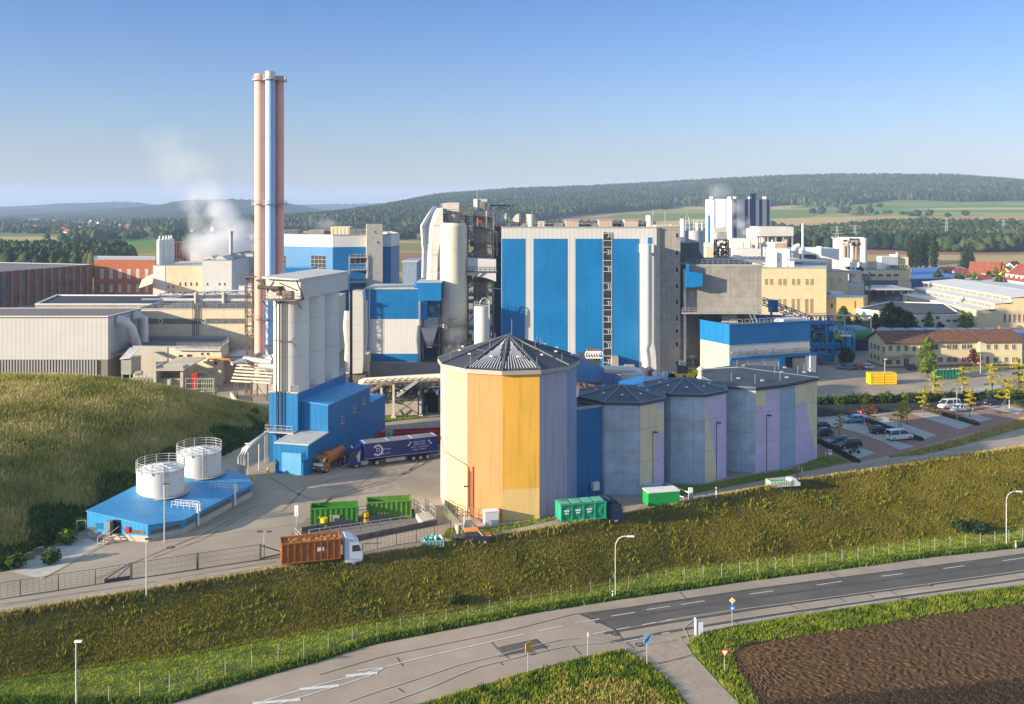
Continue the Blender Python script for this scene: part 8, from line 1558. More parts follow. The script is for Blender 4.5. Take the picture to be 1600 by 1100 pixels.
def ltext(s, t, x, z, y, size, mat=LETW, name='lettering', align='LEFT', flip=True):
 """flat lettering on the side at y; flip: side seen from -x-forward vehicles"""
 cu = bpy.data.curves.new(name, 'FONT'); cu.body = s; cu.size = size; cu.align_x = align; cu.align_y = 'CENTER'; o = bpy.data.objects.new(name + '_tmp', cu); COL.objects.link(o); bpy.context.view_layer.update()
 me = bpy.data.meshes.new_from_object(o.evaluated_get(bpy.context.evaluated_depsgraph_get())); me.materials.clear(); me.materials.append(mat); bpy.data.objects.remove(o); m = bpy.data.objects.new(name, me); COL.objects.link(m); m.parent = t; m.location = (x, y, z); m.rotation_euler = (R(90), 0, R(180) if flip else 0); return m
def put_t(t, px, py, yaw, s=1, z=.05): x, y = G0(px, py); t.location = (x, y, z); t.rotation_euler = (0, 0, R(yaw)); t.scale = (s, s, s); return t
# blue semi trailer truck, facing left: visible side is its left side (+y in local after 180-ish turn)
t = thing('semi_trailer_truck', 'dark blue articulated lorry with white gear logo and lettering on its long trailer', 'truck', (0, 0, 0)); cab(t, 8.2, NAVY); chassis(t, 7.5, 1.5); chassis(t, 4.5, -8, M('chassis_red', (.12, .01, .015))); axle(t, 6.9); axle(t, 3.3)
for x in (-3.2, -4.5, -5.8): axle(t, x)
mb = MB(); mb.box((5.5, 1.0, .75), (1.2, .5, .6)); mb.box((5.5, -1.0, .75), (1.2, .5, .6)); mb.box((0, 1.1, .7), (3.4, .1, .6)); mb.build('side_tank', STEEL, t)
mb = MB(); mb.extr([(6.6, 1.0), (6.35, 1.0), (6.2, 3.0), (6.9, 2.0)], 1.225, 1.24); mb.build('cab_marking', M('marking_cream', (.55, .50, .42)), t)
mb = MB(); mb.box((7.35, 0, 3.35), (.06, 1.2, .3)); mb.build('roof_sign', LETW, t)
mb = MB(); mb.b2(-7.6, 5.6, -1.24, 1.24, 1.35, 3.95); tr = mb.build('trailer', NAVY, t)
mb = MB(); mb.b2(-7.55, 5.55, -1.1, 1.1, 3.96, 4.02); mb.build('tarpaulin', M('tarp_grey', (.20, .19, .18), .8), tr); mb = MB()
for x in (5.3, 1.2, -3, -7.3): mb.box((x, 0, 4.05), (.14, 2.3, .06))
for s in (1, -1): mb.box((-1, s * 1.22, 3.97), (13.2, .08, .1)); mb.box((-1, s * 1.25, 1.36), (13.2, .05, .08))
mb.build('trim', M('trim_pale_blue', (.35, .42, .60)), tr)
for s, fl in ((1.252, True), (-1.252, False)):
 mb = MB(); gear(mb, 3.2, 2.62, .85, s); mb.build('gear_logo', LETW, tr); sg = 1 if fl else -1
 ltext('D', tr, 3.2 + .28 * sg, 2.62, s, .95, flip=fl); ltext('B', tr, 3.2 - .55 * sg, 2.05, s, .85, flip=fl); ltext('randl', tr, 3.2 - 1.2 * sg, 1.98, s, .48, M('lettering_violet', (.40, .34, .55)), flip=fl); ltext('ienstleistungen', tr, 3.2 - .55 * sg, 2.7, s, .3, flip=fl)
 for k, (tx, sz) in enumerate((('Baggerarbeiten', .36), ('Abfalltransporte', .36), ('Asphalt- + Containerdienst', .3), ('09721 / 77 88 99', .34))): ltext(tx, tr, -4.3, 3.35 - k * .45, s, sz, align='CENTER', flip=fl)
 mb = MB()
 for dx, dz in ((2.0, .1), (-2.0, .1), (1.7, .5), (-1.7, .5)): mb.hexa([(-4.3 + dx - .2, s - .003, 2.7 + dz), (-4.3 + dx + .2, s - .003, 2.62 + dz), (-4.3 + dx + .2, s + .003, 2.62 + dz), (-4.3 + dx - .2, s + .003, 2.7 + dz), (-4.3 + dx - .12, s - .003, 2.98 + dz), (-4.3 + dx + .1, s - .003, 2.9 + dz), (-4.3 + dx + .1, s + .003, 2.9 + dz), (-4.3 + dx - .12, s + .003, 2.98 + dz)])
 mb.build('ornament', LETW, tr)
mb = MB(); mb.box((-7.62, 0, 2.3), (.06, 2.2, 1.6)); mb.build('rear_door', RED, tr)
put_t(t, 615, 722, 180 + 25, 1.0)
# red lorry behind it
t = thing('red_lorry', 'dark red lorry parked behind the blue articulated lorry', 'truck', (0, 0, 0)); RD = M('truck_red', (.30, .012, .02), .4, .05, obj=True); cab(t, 6.2, RD); chassis(t, 5.5, -7); axle(t, 5.0); axle(t, 0.6); axle(t, -3); axle(t, -4.3); skipbox(t, -7, 2.6, 1.22, 1.3, 3.3, RD, 8, fill=(M('load_dark', (.05, .045, .04)), 2.6, .2)); mb = MB(); mb.box((3.3, .5, 2.0), (.5, .6, 2.2)); mb.box((3.3, -.5, 2.0), (.5, .6, 2.2)); mb.build('exhaust_stack', M('stack_teal', (.18, .26, .28)), t); put_t(t, 637, 702, 180 + 12, 1.0)
# orange suction lorry
t = thing('orange_tank_lorry', 'orange tank lorry parked against the shaded blue wall', 'truck', (0, 0, 0)); OR = M('truck_orange', (.42, .13, .03), .5, .2, obj=True, col2=(.25, .09, .03)); cab(t, 3.6, OR, 1.9, 1.18, 2.7, roof=False); chassis(t, 3, -4); axle(t, 2.7); axle(t, -1.6); axle(t, -2.9); mb = MB(); mb.tube([(-4, 0, 2.15), (-3.8, 0, 2.15), (1.3, 0, 2.15), (1.5, 0, 2.15)], [.9, 1.1, 1.1, .9], 18); mb.build('tank', OR, t); mb = MB(); mb.box((-1.2, 0, 3.25), (4, .5, .1)); mb.build('walkway', M('walk_dark', (.12, .06, .03)), t); mb = MB(); mb.box((3.62, 0, 1.5), (.05, 1.9, .5)); mb.build('front_band', WPAINT, t); put_t(t, 515, 732, 180 + 68, .95)
# rust orange container lorry with white cab
t = thing('container_lorry', 'white cab lorry carrying a big rusty orange container along the near lane', 'truck', (0, 0, 0)); WH = M('truck_white', (.55, .60, .68), .4, .04, obj=True); cab(t, 4.9, WH); chassis(t, 4.2, -4.6); axle(t, 3.8); axle(t, -1.8); axle(t, -3.1); skipbox(t, -4.8, 2.2, 1.25, 1.15, 3.5, RUST, 9, fill=(M('rusty_load', (.30, .12, .025), .95, .35, 3, bump=.5), 3.35, .10)); mb = MB(); mb.b2(-.6, .2, -1.33, -1.30, 2.3, 2.75); mb.build('white_plate', LETW, t); put_t(t, 502, 885, 17, 1.0)
# two open green skips
for i, (px, py, x0, x1, yw, m_, lb) in enumerate([(522.5, 818, -3.1, 3.1, 9, M('skip_green_bright', (.05, .22, .025), .5, .15, 1, obj=True), 'bright green open skip, the left one of the pair'), (608, 808, -3.0, 3.0, 10, M('skip_green_dull', (.10, .24, .03), .6, .25, 1, obj=True, col2=(.16, .09, .03)), 'duller green rusty open skip, the right one of the pair')]):
 t = thing('open_skip', lb, 'skip', (0, 0, 0), 'open green skips in the yard'); skipbox(t, x0, x1, 1.2, .25, 2.45, m_, 9, fill=(M('skip_floor', (.10, .09, .05), .9), .5, .05)); mb = MB(); mb.box((0, .7, .12), (6, .2, .25)); mb.box((0, -.7, .12), (6, .2, .25)); mb.build('skid', DSTEEL, t)
 if i == 0: ltext('24', t, -2.3, 1.3, -1.215, .42, flip=False); ltext('A S P', t, .2, .9, -1.32, .42, flip=False)
 else: ltext('A D D L', t, -1.6, 1.0, -1.32, .42, flip=False)
 put_t(t, px, py, yw, 1.03, 0)
# green container lorry with dark blue cab
t = thing('green_container_lorry', 'dark blue lorry with a sea green covered container in four panels', 'truck', (0, 0, 0)); cab(t, 5.2, M('truck_dark_blue', (.012, .03, .09), .35, .05, obj=True)); chassis(t, 4.6, -4.4); axle(t, 4.1); axle(t, -2); axle(t, -3.3)
SG = M('sea_green', (.015, .30, .17), .5, .12, 1, obj=True); mb = MB(); mb.b2(-4.4, 2.5, -1.22, 1.22, 1.0, 3.3)
for k in range(5):
 x = -4.4 + k * 6.9 / 4; x = min(max(x, -4.3), 2.4)
 for s in (1, -1): mb.b2(x - .12, x + .12, 1.2 if s > 0 else -1.36, 1.36 if s > 0 else -1.2, 1.0, 3.35)
for s in (1, -1): mb.b2(-4.5, 2.6, 1.21 if s > 0 else -1.38, 1.38 if s > 0 else -1.21, 3.2, 3.38); mb.b2(-4.5, 2.6, 1.21 if s > 0 else -1.37, 1.37 if s > 0 else -1.21, .9, 1.06)
for k in range(4):
 x = -4.4 + (k + .5) * 6.9 / 4
 for s in (1, -1): mb.add([(x - .7, s * 1.22, 1.1), (x + .7, s * 1.22, 1.1), (x + .7, s * 1.22, 3.1), (x - .7, s * 1.22, 3.1), (x, s * 1.34, 2.1)], [(0, 1, 4), (1, 2, 4), (2, 3, 4), (3, 0, 4)])
mb.build('container', SG, t); mb = MB(); mb.b2(-4.4, 2.5, -1.2, 1.2, 3.31, 3.4); 
for k in range(4): mb.b2(-4.3 + k * 1.725, -2.9 + k * 1.725, -1.0, 1.0, 3.4, 3.46, 1)
mb.build('lid', [M('lid_mossy', (.12, .13, .07), .9, .3, 2), M('lid_green', (.10, .38, .26), .7, .3, 2)], t); mb = MB()
for k in range(3): x = -4.4 + (k + .5) * 6.9 / 4; mb.b2(x - .42, x + .42, -1.375, -1.365, 2.35, 2.6); mb.b2(x - .3, x + .3, -1.375, -1.365, 2.0, 2.2)
mb.build('label_plate', LETW, t); put_t(t, 917, 818, 15, .95)
t = thing('green_box_trailer', 'bright green box trailer with a white top, half behind the bank crest', 'trailer', (0, 0, 0)); mb = MB(); mb.b2(-2.4, 2.4, -1.15, 1.15, .7, 2.6); mb.build('box', M('box_green', (.01, .28, .06), .45, .05, obj=True), t); mb = MB(); mb.b2(-2.45, 2.45, -1.2, 1.2, 2.6, 2.75); mb.build('top', WPAINT, t); axle(t, -.6, 1.0, .35); axle(t, .6, 1.0, .35); mb = MB(); mb.bar((2.4, 0, .6), (3.8, 0, .6), .12); mb.build('drawbar', DSTEEL, t); put_t(t, 1033, 794, 13, 1.0)
# teal waste skip at the crest, mesh trailer
t = thing('teal_waste_skip', 'small open skip heaped with teal plastic waste behind the bank crest', 'skip', (0, 0, 0)); skipbox(t, -1.6, 1.6, .85, .2, 1.1, M('skip_teal', (.25, .42, .40), .6, .2, obj=True), 6); mb = MB(); rr = random.Random(2)
for k in range(60): mb.sph((rr.uniform(-1.4, 1.5), rr.uniform(-.7, .7), rr.uniform(.9, 1.5)), rr.uniform(.12, .26), k % 3, 6)
mb.build('waste', [M('waste_teal', (.04, .42, .36), .5), M('waste_teal_dark', (.02, .22, .22), .5), M('waste_white', (.6, .7, .7), .5)], t); put_t(t, 676, 859, 11, .85, .4)
t = thing('cage_trailer', 'small pickup trailer with white mesh sides and a green net', 'trailer', (0, 0, 0)); mb = MB(); mb.b2(-2, 2, -1, 1, .6, .75); 
for y in (-1, 1): rail(mb, [(-2, y, .75), (2, y, .75)], .9, .35, .06, bars=3)
for x in (-2, 2): rail(mb, [(x, -1, .75), (x, 1, .75)], .9, .35, .06, bars=3)
mb.build('cage', WPAINT, t); mb = MB(); mb.b2(-1.8, 1.9, -.9, .9, 1.2, 1.35); mb.build('net', M('net_green', (.03, .35, .17), .8), t); axle(t, 0, 1, .35); mb = MB(); mb.extr([(2.1, .5), (4, .5), (4, 1.1), (3.5, 1.25), (3.2, 1.8), (2.2, 1.8)], -.9, .9); mb.build('cab', WPAINT, t); put_t(t, 1216, 764, 14, .85)
t = thing('pickup_truck', 'dark pickup with an orange roof behind the bank crest', 'pickup', (0, 0, 0)); mb = MB(); loft(mb, [(-2.6, .5, 1.1, .85, .85), (-2.4, .4, 1.15, .92, .9), (1.2, .4, 1.15, .92, .9), (2.2, .4, 1.05, .9, .8), (2.6, .5, .9, .75, .7)]); mb.build('body', M('pickup_dark', (.03, .03, .04), .4, obj=True), t); mb = MB(); loft(mb, [(-.9, 1.1, 1.75, .84, .74), (.7, 1.1, 1.75, .84, .74), (1.3, 1.1, 1.18, .8, .75)]); mb.build('window', GLASS, t); mb = MB(); mb.box((-.1, 0, 1.82), (1.9, 1.5, .1)); mb.box((2.1, 0, 1.08), (.8, 1.4, .08)); mb.build('orange_roof', M('pickup_orange', (.60, .24, .06), .4, obj=True), t); mb = MB(); mb.bar((1.3, -.75, 1.2), (.8, -.7, 1.8), .1); mb.bar((1.3, .75, 1.2), (.8, .7, 1.8), .1); mb.build('pillar', WPAINT, t)
for x in (-1.6, 1.6):
 for s in (1, -1): wheel(t, x, s * .93, .36)
put_t(t, 737, 850, 12, 1.0)
for px, py, yw, m_, x1, lb, ld in ((1377, 600, 4, YEL, 3.1, 'bright yellow closed container on the upper yard', None), (1480, 591, 8, M('skip_dark_green', (.01, .16, .09), .5, obj=True), 3.4, 'dark green open skip with mixed waste on the upper yard', (M('mixed_waste', (.35, .28, .22), .8, .5, 2), 2.2, .2))):
 t = thing('yard_container', lb, 'container', (0, 0, 0)); skipbox(t, -x1, x1, 1.2, .15, 2.6 if ld is None else 2.2, m_, 2 if ld is None else 8, fill=ld)
 if ld is None:
  mb = MB(); mb.b2(-x1, x1, -1.2, 1.2, 2.55, 2.66); mb.build('lid', YEL, t); mb = MB()
  for k in range(3): mb.b2(-x1 + .1, x1 - .1, -1.3, -1.2, .6 + k * .6, .75 + k * .6)
  mb.build('side_rib', M('yellow_dark', (.55, .33, .01)), t)
 put_t(t, px, py, yw, 1.05, 0)
t = thing('loading_pit', 'sunken concrete ramp with retaining walls beside the green skips', 'ramp', (*G0(580, 835), 0)); A_, B_, C_, D_ = G0(466, 836), G0(648, 806), G0(652, 826), G0(492, 858)
mb = MB(); f = Fac(A_, B_); f.slab(mb, 0, f.L, 0, .18, -.4, 0); f.slab(mb, .5, f.L, .02, .9, -.45, -.15); g_ = Fac(D_, C_); g_.slab(mb, 0, g_.L + 3, 0, .75, -.12, .12); mb.build('wall', M('stained_concrete', (.15, .125, .105), .9, .25, .8, streak=.5), t)
mb = MB(); P = [A_, B_, C_, D_]; mb.add([(x, y, .07) for x, y in P], [(0, 1, 2, 3)]); mb.build('ramp_floor', M('ramp_floor', (.17, .155, .14), .9, .2, .6), t)
mb = MB(); rail(mb, [(*G0(483, 851), .75), (*G0(640, 828), .75)], 1.15, 1.35, .09, bars=2); rail(mb, [(*G0(461, 838), 0), (*G0(472, 850), 0)], 1.1, 1, .08); rail(mb, [(*G0(648, 801), .7), (*G0(664, 816), .7)], 1.2, 1.1, .09); rail(mb, [(*G0(665, 800), .7), (*G0(680, 815), .7)], 1.2, 1.1, .09); rail(mb, [(*G0(560, 812), .9), (*G0(646, 800), .9)], .9, 2, .07); mb.build('railing', STEEL, t)
mb = MB(); mb.prism([G0(648, 808), G0(666, 804), G0(681, 818), G0(660, 823)], 0, .7); mb.build('platform', CONCL, t)
for px, py, lb in ((506.5, 827, 'leftmost of the three yellow barrels by the pit'), (571, 818, 'middle yellow barrel between the two skips'), (629, 809, 'rightmost yellow barrel in front of the dull green skip')):
 x, y = G0(px, py); mb = MB(); mb.cyl(x, y, .1, 1.55, .48, n=18); mb.cyl(x, y, .75, 1.0, .5, n=18, mi=1); solo(mb, 'yellow_barrel', [YEL, M('barrel_band', (.12, .10, .08))], lb, 'barrel', 'yellow barrels by the pit')
x, y = G0(523, 823); mb = MB(); mb.b2(x - .65, x + .65, y, y + .7, .05, 1.5); mb.b2(x - .7, x + .7, y - .05, y + .75, 1.5, 1.6); solo(mb, 'control_box', M('control_green', (.22, .25, .18)), 'grey green control box in front of the bright green skip', 'cabinet')
x, y = G0(463, 822); t = thing('white_board', 'small blank white sign board at the left end of the pit', 'sign', (x, y, 0)); mb = MB(); mb.bar((x, y, 0), (x, y, 2), .1); mb.build('post', STEEL, t); mb = MB(); mb.box((x, y, 2.1), (.5, .08, 1.5)); mb.build('board', WPAINT, t)
# garden stair and fences at the big silo foot
mb = MB(); rail(mb, [(*G0(693, 805), 0), (*G0(722, 838), 0)], 1.5, 1.2, .08, bars=4); rail(mb, [(*G0(700, 797), 0), (*G0(715, 806), 0), (*G0(779, 820), 0)], 1.5, 1.3, .07, bars=2); solo(mb, 'green_fence', M('fence_green', (.20, .24, .14)), 'green stair railing at the foot of the striped silo', 'fence')
for px, py, w_, h_, m_, lb in ((767, 820, 2.0, 1.75, WPAINT, 'big white cabinet at the foot of the striped silo'), (730, 831, .9, 1.5, STEEL, 'grey cabinet beside the lamp post left of the striped silo'), (1013, 775, 1.7, 1.6, M('grey_white_box', (.42, .47, .52)), 'pale grey cabinet at the foot of the first grey silo')):
 x, y = G0(px, py); t = thing('cabinet', lb, 'cabinet', (x, y, 0)); mb = MB(); mb.box((x, y + .5, h_ / 2 + .05), (w_, 1.3, h_), .25); mb.build('body', m_, t); mb = MB(); mb.box((x, y + .5, h_ + .1), (w_ + .1, 1.4, .1), .25); mb.build('lid', m_, t)
x, y = G0(716, 843); mb = MB(); mb.cyl(x, y, 0, 1.3, .22, n=12); mb.cyl(x, y, 1.3, 2.0, .4, n=12); mb.box((x, y, 2.05), (1.2, .7, .1)); solo(mb, 'concrete_post', CONCL, 'squat pale post with a flat top beside the fence corner', 'post')
x, y = G0(1060, 785); t = thing('entry_barrier', 'white lifting barrier with column at the entrance beside the green box trailer', 'barrier', (x, y, 0)); mb = MB(); mb.box((*G0(1079, 781), .9), (.6, .5, 1.8)); mb.build('column', M('column_grey', (.5, .53, .55)), t); mb = MB(); a = (*G0(1079, 781), 1.0); b = (*G0(1042, 765), .95); mb.bar(a, b, .12); mb.bar((*G0(1075, 785), .5), (*G0(1042, 772), .5), .09); mb.build('boom', WPAINT, t); mb = MB(); mb.box((*G0(1038, 765), .5), (.5, .5, 1.0)); mb.build('base', M('barrier_blue', (.1, .2, .35)), t)
mb = MB(); x, y = G0(1109, 779); mb.box((x, y, .3), (.8, .6, .45)); solo(mb, 'small_grey_box', WPAINT, 'small pale box beside the kerb right of the entry barrier', 'box')
mb = MB(); a, b = G0(1241, 737), G0(1252, 758); mb.tube([(*a, .7), (*b, .4)], .14, 6); solo(mb, 'rusty_beam', M('beam_rust', (.24, .10, .05)), 'rusty beam lying on the bank crest beside the mesh trailer', 'beam')
def lamp(px, py, ptop, kind, lb, g, arm=1):
 x, y, z = G(px, py); h = ZA(ptop, y) - z; t = thing('lamp_post', lb, 'street lamp', (x, y, z), g); mb = MB()
 if kind == 'arc':
  pts = [(x, y, z), (x, y, z + h * .82)] + [(x + arm * (1.1 - 1.1 * math.cos(a)), y, z + h * .82 + h * .18 * math.sin(a)) for a in (.3, .6, .9, 1.2, 1.57)]; pts.append((x + arm * 1.7, y, z + h)); mb.tube(pts, .065, 6); mb.build('post', M('lamp_grey', (.48, .47, .44), .5), t); mb = MB(); mb.box((x + arm * 1.9, y, z + h + .01), (.8, .3, .14)); mb.build('lamp_head', WPAINT, t)
 elif kind == 'double':
  mb.tube([(x, y, z), (x, y, z + h)], .06, 6); mb.bar((x - .7, y, z + h), (x + .7, y, z + h), .07); mb.build('post', STEEL, t)
  for s in (-.6, .6): mb = MB(); mb.box((x + s, y, z + h + .04), (.6, .35, .14)); mb.build('lamp_head', DSTEEL, t)
 else:
  mb.tube([(x, y, z), (x, y, z + h)], [.09, .06], 6); mb.build('post', M('lamp_grey', (.48, .47, .44), .5), t); mb = MB(); mb.box((x + .2 * arm, y, z + h), (.7, .3, .14)); mb.build('lamp_head', WPAINT if kind == 'w' else DSTEEL, t)
 return t
g = 'street lamps along the main road'
lamp(961.5, 934, 838, 'arc', 'tall curved street lamp at the bank in the middle of the photo', g); lamp(1572.5, 853, 768, 'arc', 'tall curved street lamp at the right edge', g); lamp(119, 1103, 1002, 'w', 'grey street lamp at the bottom left', g)
g = 'lamp posts in the yard'
lamp(229, 933, 842, 'd', 'tall grey lamp post in front of the sliding gate', g); lamp(413, 874, 831, 'double', 'twin head lamp beside the end of the sliding gate', g); lamp(726, 842, 760, 'd', 'dark lamp post left of the striped silo', g); lamp(388, 741, 693, 'w', 'lamp post behind the tank building', g, -1); lamp(257, 848, 756, 'd', 'slim grey mast against the tank building front', g)
lamp(1495, 684, 608, 'double', 'tall lamp post between car park and site road', g); lamp(1382.5, 601, 561, 'w', 'lamp post in front of the yellow container', g); lamp(1532, 586, 552, 'd', 'lamp post beside the purple tree', g)
for px, py, pt_, lb in ((1443, 648, 624, 'short dark lamp post at the end of the brown hedge'), (1307, 683, 667, 'short dark post by the first parked cars'), (1351, 671, 655, 'short dark post between the light blue and black cars'), (1404, 667, 649, 'short dark post at the empty bays'), (1503, 619, 596, 'dark post beside the tree at the wall'), (1520, 652, 634, 'dark post right of the small white car'), (1577, 638, 618, 'dark post right of the last black car'), (1458, 620, 598, 'pale lamp post by the golden tree at the wall')): lamp(px, py, pt_, 'd', lb, 'low lamp posts in the car park')
lamp(1392, 497, 483, 'double', 'lamp above the dark flat roof', 'far lamp posts'); lamp(1197, 577, 555, 'w', 'lamp in front of the third loading bay', 'far lamp posts')
def signpost(px, py, ptop, lb, w_=.05): x, y, z = G(px, py); h = ZA(ptop, y) - z; t = thing('road_sign', lb, 'road sign', (x, y, z)); mb = MB(); mb.tube([(x, y, z - .1), (x, y, z + h)], w_, 6); mb.build('post', STEEL, t); return t, x, y, z, h
def plate(t, P, y, mi_mats, name='sign_plate', th=.03):
 mb = MB()
 for k, (poly, m_) in enumerate(P):
  n = len(poly); yy = y - .012 * k; V_ = [(a, yy, b) for a, b in poly] + [(a, yy + th, b) for a, b in poly]; mb.add(V_, [tuple(range(n)), tuple(range(2 * n - 1, n - 1, -1))] + [(i, (i + 1) % n, n + (i + 1) % n, n + i) for i in range(n)], m_)
 return mb.build(name, mi_mats, t)
def ngon(cx, cz, r, n, a0=0): return [(cx + r * math.cos(a0 + 2 * math.pi * i / n), cz + r * math.sin(a0 + 2 * math.pi * i / n)) for i in range(n)]
SBL = M('sign_blue', (.03, .16, .50), .4, .03); SWH = M('sign_white', (.70, .70, .70), .4, .03); SRD = M('sign_red', (.50, .02, .02), .4, .03); SYL = M('sign_yellow', (.80, .42, .01), .4, .03); SGB = M('sign_grey_blue', (.12, .24, .42), .4, .05)
t, x, y, z, h = signpost(1132, 1051, 1018, 'red and white give way triangle at the field corner'); plate(t, [(ngon(x, z + h - .05, .55, 3, -math.pi / 2), 0), (ngon(x, z + h - .05, .34, 3, -math.pi / 2), 1)], y - .08, [SRD, SWH])
t, x, y, z, h = signpost(1144, 978, 938, 'yellow diamond priority sign above a round blue cycle sign'); plate(t, [(ngon(x, z + h, .36, 4), 1), (ngon(x, z + h, .24, 4), 2), (ngon(x, z + h - .85, .34, 18), 0), (ngon(x, z + h - .85, .12, 6), 1), ([(x - .2, z + h - 1.03), (x + .2, z + h - .95), (x + .2, z + h - .91), (x - .2, z + h - .99)], 1)], y - .08, [SBL, SWH, SYL])
t, x, y, z, h = signpost(825, 1051, 1005, 'yellow town sign seen at an angle beside the kerb'); a = .9; mb = MB(); mb.box((x, y - .08, z + h - .35), (.85, .04, .95), a); mb.build('sign_plate', SYL, t); mb = MB()
for k in range(3): mb.box((x, y - .08, z + h - .1 - k * .26), (.60, .055, .05), a)
mb.build('sign_text_line', M('sign_dark_text', (.25, .12, .01)), t)
t, x, y, z, h = signpost(1011, 1040, 990, 'blue square sign with a dark diagonal bar beside the farm track', .06); mb = MB(); mb.box((x, y - .09, z + h - .5), (.82, .05, 1.15), 0); p_ = mb.build('sign_plate', SGB, t); mb = MB(); mb.bar((x - .3, y - .125, z + h - .95), (x + .3, y - .125, z + h - .05), .08); mb.box((x - .05, y - .122, z + h - .62), (.3, .02, .2)); mb.box((x + .1, y - .122, z + h - .38), (.16, .02, .3)); mb.build('diagonal_bar', M('sign_dark_blue', (.02, .05, .10)), t)
t, x, y, z, h = signpost(918.5, 1026, 989, 'plain thin post with a tiny pale cap near the kerb'); mb = MB(); mb.box((x, y - .06, z + h - .15), (.14, .05, .4)); mb.build('sign_plate', SWH, t)
t, x, y, z, h = signpost(1297, 722, 703, 'small blue white sign at the near corner of the car park'); mb = MB(); mb.box((x, y - .08, z + h - .35), (.6, .04, .9), 0, 0); mb.box((x, y - .105, z + h - .2), (.44, .02, .3), 0, 1); mb.build('sign_plate', [SWH, SBL], t)
for px, py, pt_, lb in ((1290, 713, 702, 'white marker post beside the car park sign'), (1119, 779, 761, 'white marker post on the crest right of the entry barrier'), (1248, 735, 729, 'small white post at the bank crest'), (1253, 738, 729, 'second small white post at the bank crest'), (957, 936, 923, 'white reflector post beside the curved lamp'), (1587, 857, 845, 'white reflector post near the right edge')):
 x, y, z = G(px, py); h = ZA(pt_, y) - z; mb = MB(); mb.box((x, y, z + h / 2), (.14, .12, h)); mb.box((x, y - .01, z + h * .78), (.15, .13, h * .14), 0, 1); solo(mb, 'marker_post', [WPAINT, DSTEEL], lb, 'marker post', 'white marker posts')
x, y, z = G(1089, 992); t = thing('utility_cabinet', 'white cabinet with a slanted frame at the kerb corner', 'cabinet', (x, y, z)); mb = MB(); mb.box((x + .3, y + .1, z + .75), (.75, .5, 1.5)); mb.build('body', M('grey_white_box', (.42, .47, .52)), t); mb = MB(); mb.box((x - .18, y, z + .95), (.16, .5, 1.9)); mb.bar((x - .2, y, z + 1.85), (x + .3, y, z + 1.5), .08); mb.build('frame', WPAINT, t)
FP = [(120, 1108), (216, 1094), (305, 1070), (388, 1046), (467, 1027), (543, 1007), (616, 993), (687, 978), (754, 964), (818, 951), (900, 936), (980, 922), (1063, 909), (1179, 896), (1319, 878), (1425, 863), (1548, 850), (1640, 838)]
W_ = np.array([G(*p)[:2] for p in FP]); L_ = float(np.hypot(*(W_[1:] - W_[:-1]).T).sum()); n = int(L_ / 2.75); P = resamp(W_, n + 1)
t = thing('wire_fence', 'long wire mesh fence with pale posts along the foot of the bank', 'fence', (float(P[n // 2][0]), float(P[n // 2][1]), -4.5)); H_ = 1.75
Pz = [(float(x), float(y), float(zf(x, y))) for x, y in P]
for x, y, z in Pz[:95]: mb = MB(); mb.box((x, y, z + H_ / 2), (.055, .055, H_ + .1)); mb.build('post', M('fence_post_pale', (.38, .36, .31), .7), t)
mb = MB()
for a, b in zip(Pz[:-1], Pz[1:]):
 for k in range(7): dz = .1 + k * .27; mb.tube([(a[0], a[1], a[2] + dz), (b[0], b[1], b[2] + dz)], .005, 3, cap=False)
 for k in range(1, 7): q = k / 7; x, y, z = [a[i] + (b[i] - a[i]) * q for i in range(3)]; mb.tube([(x, y, z + .05), (x, y, z + H_)], .004, 3, cap=False)
mb.build('mesh_panel', STEEL, t)
def yfence(name, lb, pts, h, step, m=BSTEEL, wires=7, vert=.5, pt=.09):
 W = np.array([G0(*p) for p in pts]); L_ = float(np.hypot(*(W[1:] - W[:-1]).T).sum()); n = max(1, int(L_ / step)); P = resamp(W, n + 1); t = thing(name, lb, 'fence' if 'fence' in name else 'gate', (float(P[:, 0].mean()), float(P[:, 1].mean()), 0))
 for x, y in P: mb = MB(); mb.box((float(x), float(y), h / 2), (pt, pt, h)); mb.build('post', m, t)
 mb = MB()
 for a, b in zip(P[:-1], P[1:]):
  for k in range(wires): dz = .08 + k * (h - .12) / (wires - 1); mb.tube([(*a, dz), (*b, dz)], .012 if 0 < k < wires - 1 else .03, 3, cap=False)
  nn = int(step / vert)
  for k in range(1, nn): q = a + (b - a) * k / nn; mb.tube([(*q, .05), (*q, h - .04)], .012, 3, cap=False)
 mb.build('mesh_panel', m, t); return t
yfence('yard_fence', 'dark mesh fence at the left edge of the yard', [(-30, 942), (31, 932), (68, 927), (107, 920), (142, 915), (172, 911), (205, 905)], 1.9, 3.2)
yfence('sliding_gate', 'long sliding mesh gate across the yard entrance', [(205, 906), (315, 889), (407, 875)], 2.0, 7.2, DSTEEL, 4, .18, .2)
t = thing('gate_end_frame', 'braced triangular end frame of the sliding gate with a small sign', 'gate', (*G0(185, 908), 0)); a, b = G0(163, 911), G0(203, 905); mb = MB(); mb.bar((*a, .25), (*b, .25), .3); mb.bar((*a, .4), (*b, 1.9), .1); mb.bar(((a[0] + b[0]) / 2, (a[1] + b[1]) / 2, .4), (*b, 1.6), .08); mb.build('frame', DSTEEL, t); mb = MB(); q = ((a[0] * .15 + b[0] * .85), (a[1] * .15 + b[1] * .85)); mb.box((q[0], q[1] - .05, 1.75), (.4, .05, .35)); mb.build('sign_plate', SGB, t)
t = thing('gate_end_frame', 'braced end frame of the sliding gate beside the orange container', 'gate', (*G0(420, 873), 0)); a, b = G0(407, 876), G0(438, 869); mb = MB(); mb.bar((*a, .2), (*a, 2.0), .18); mb.bar((*a, 1.9), (*b, .6), .12); mb.bar((*a, .25), (*b, .25), .14); mb.build('frame', DSTEEL, t)
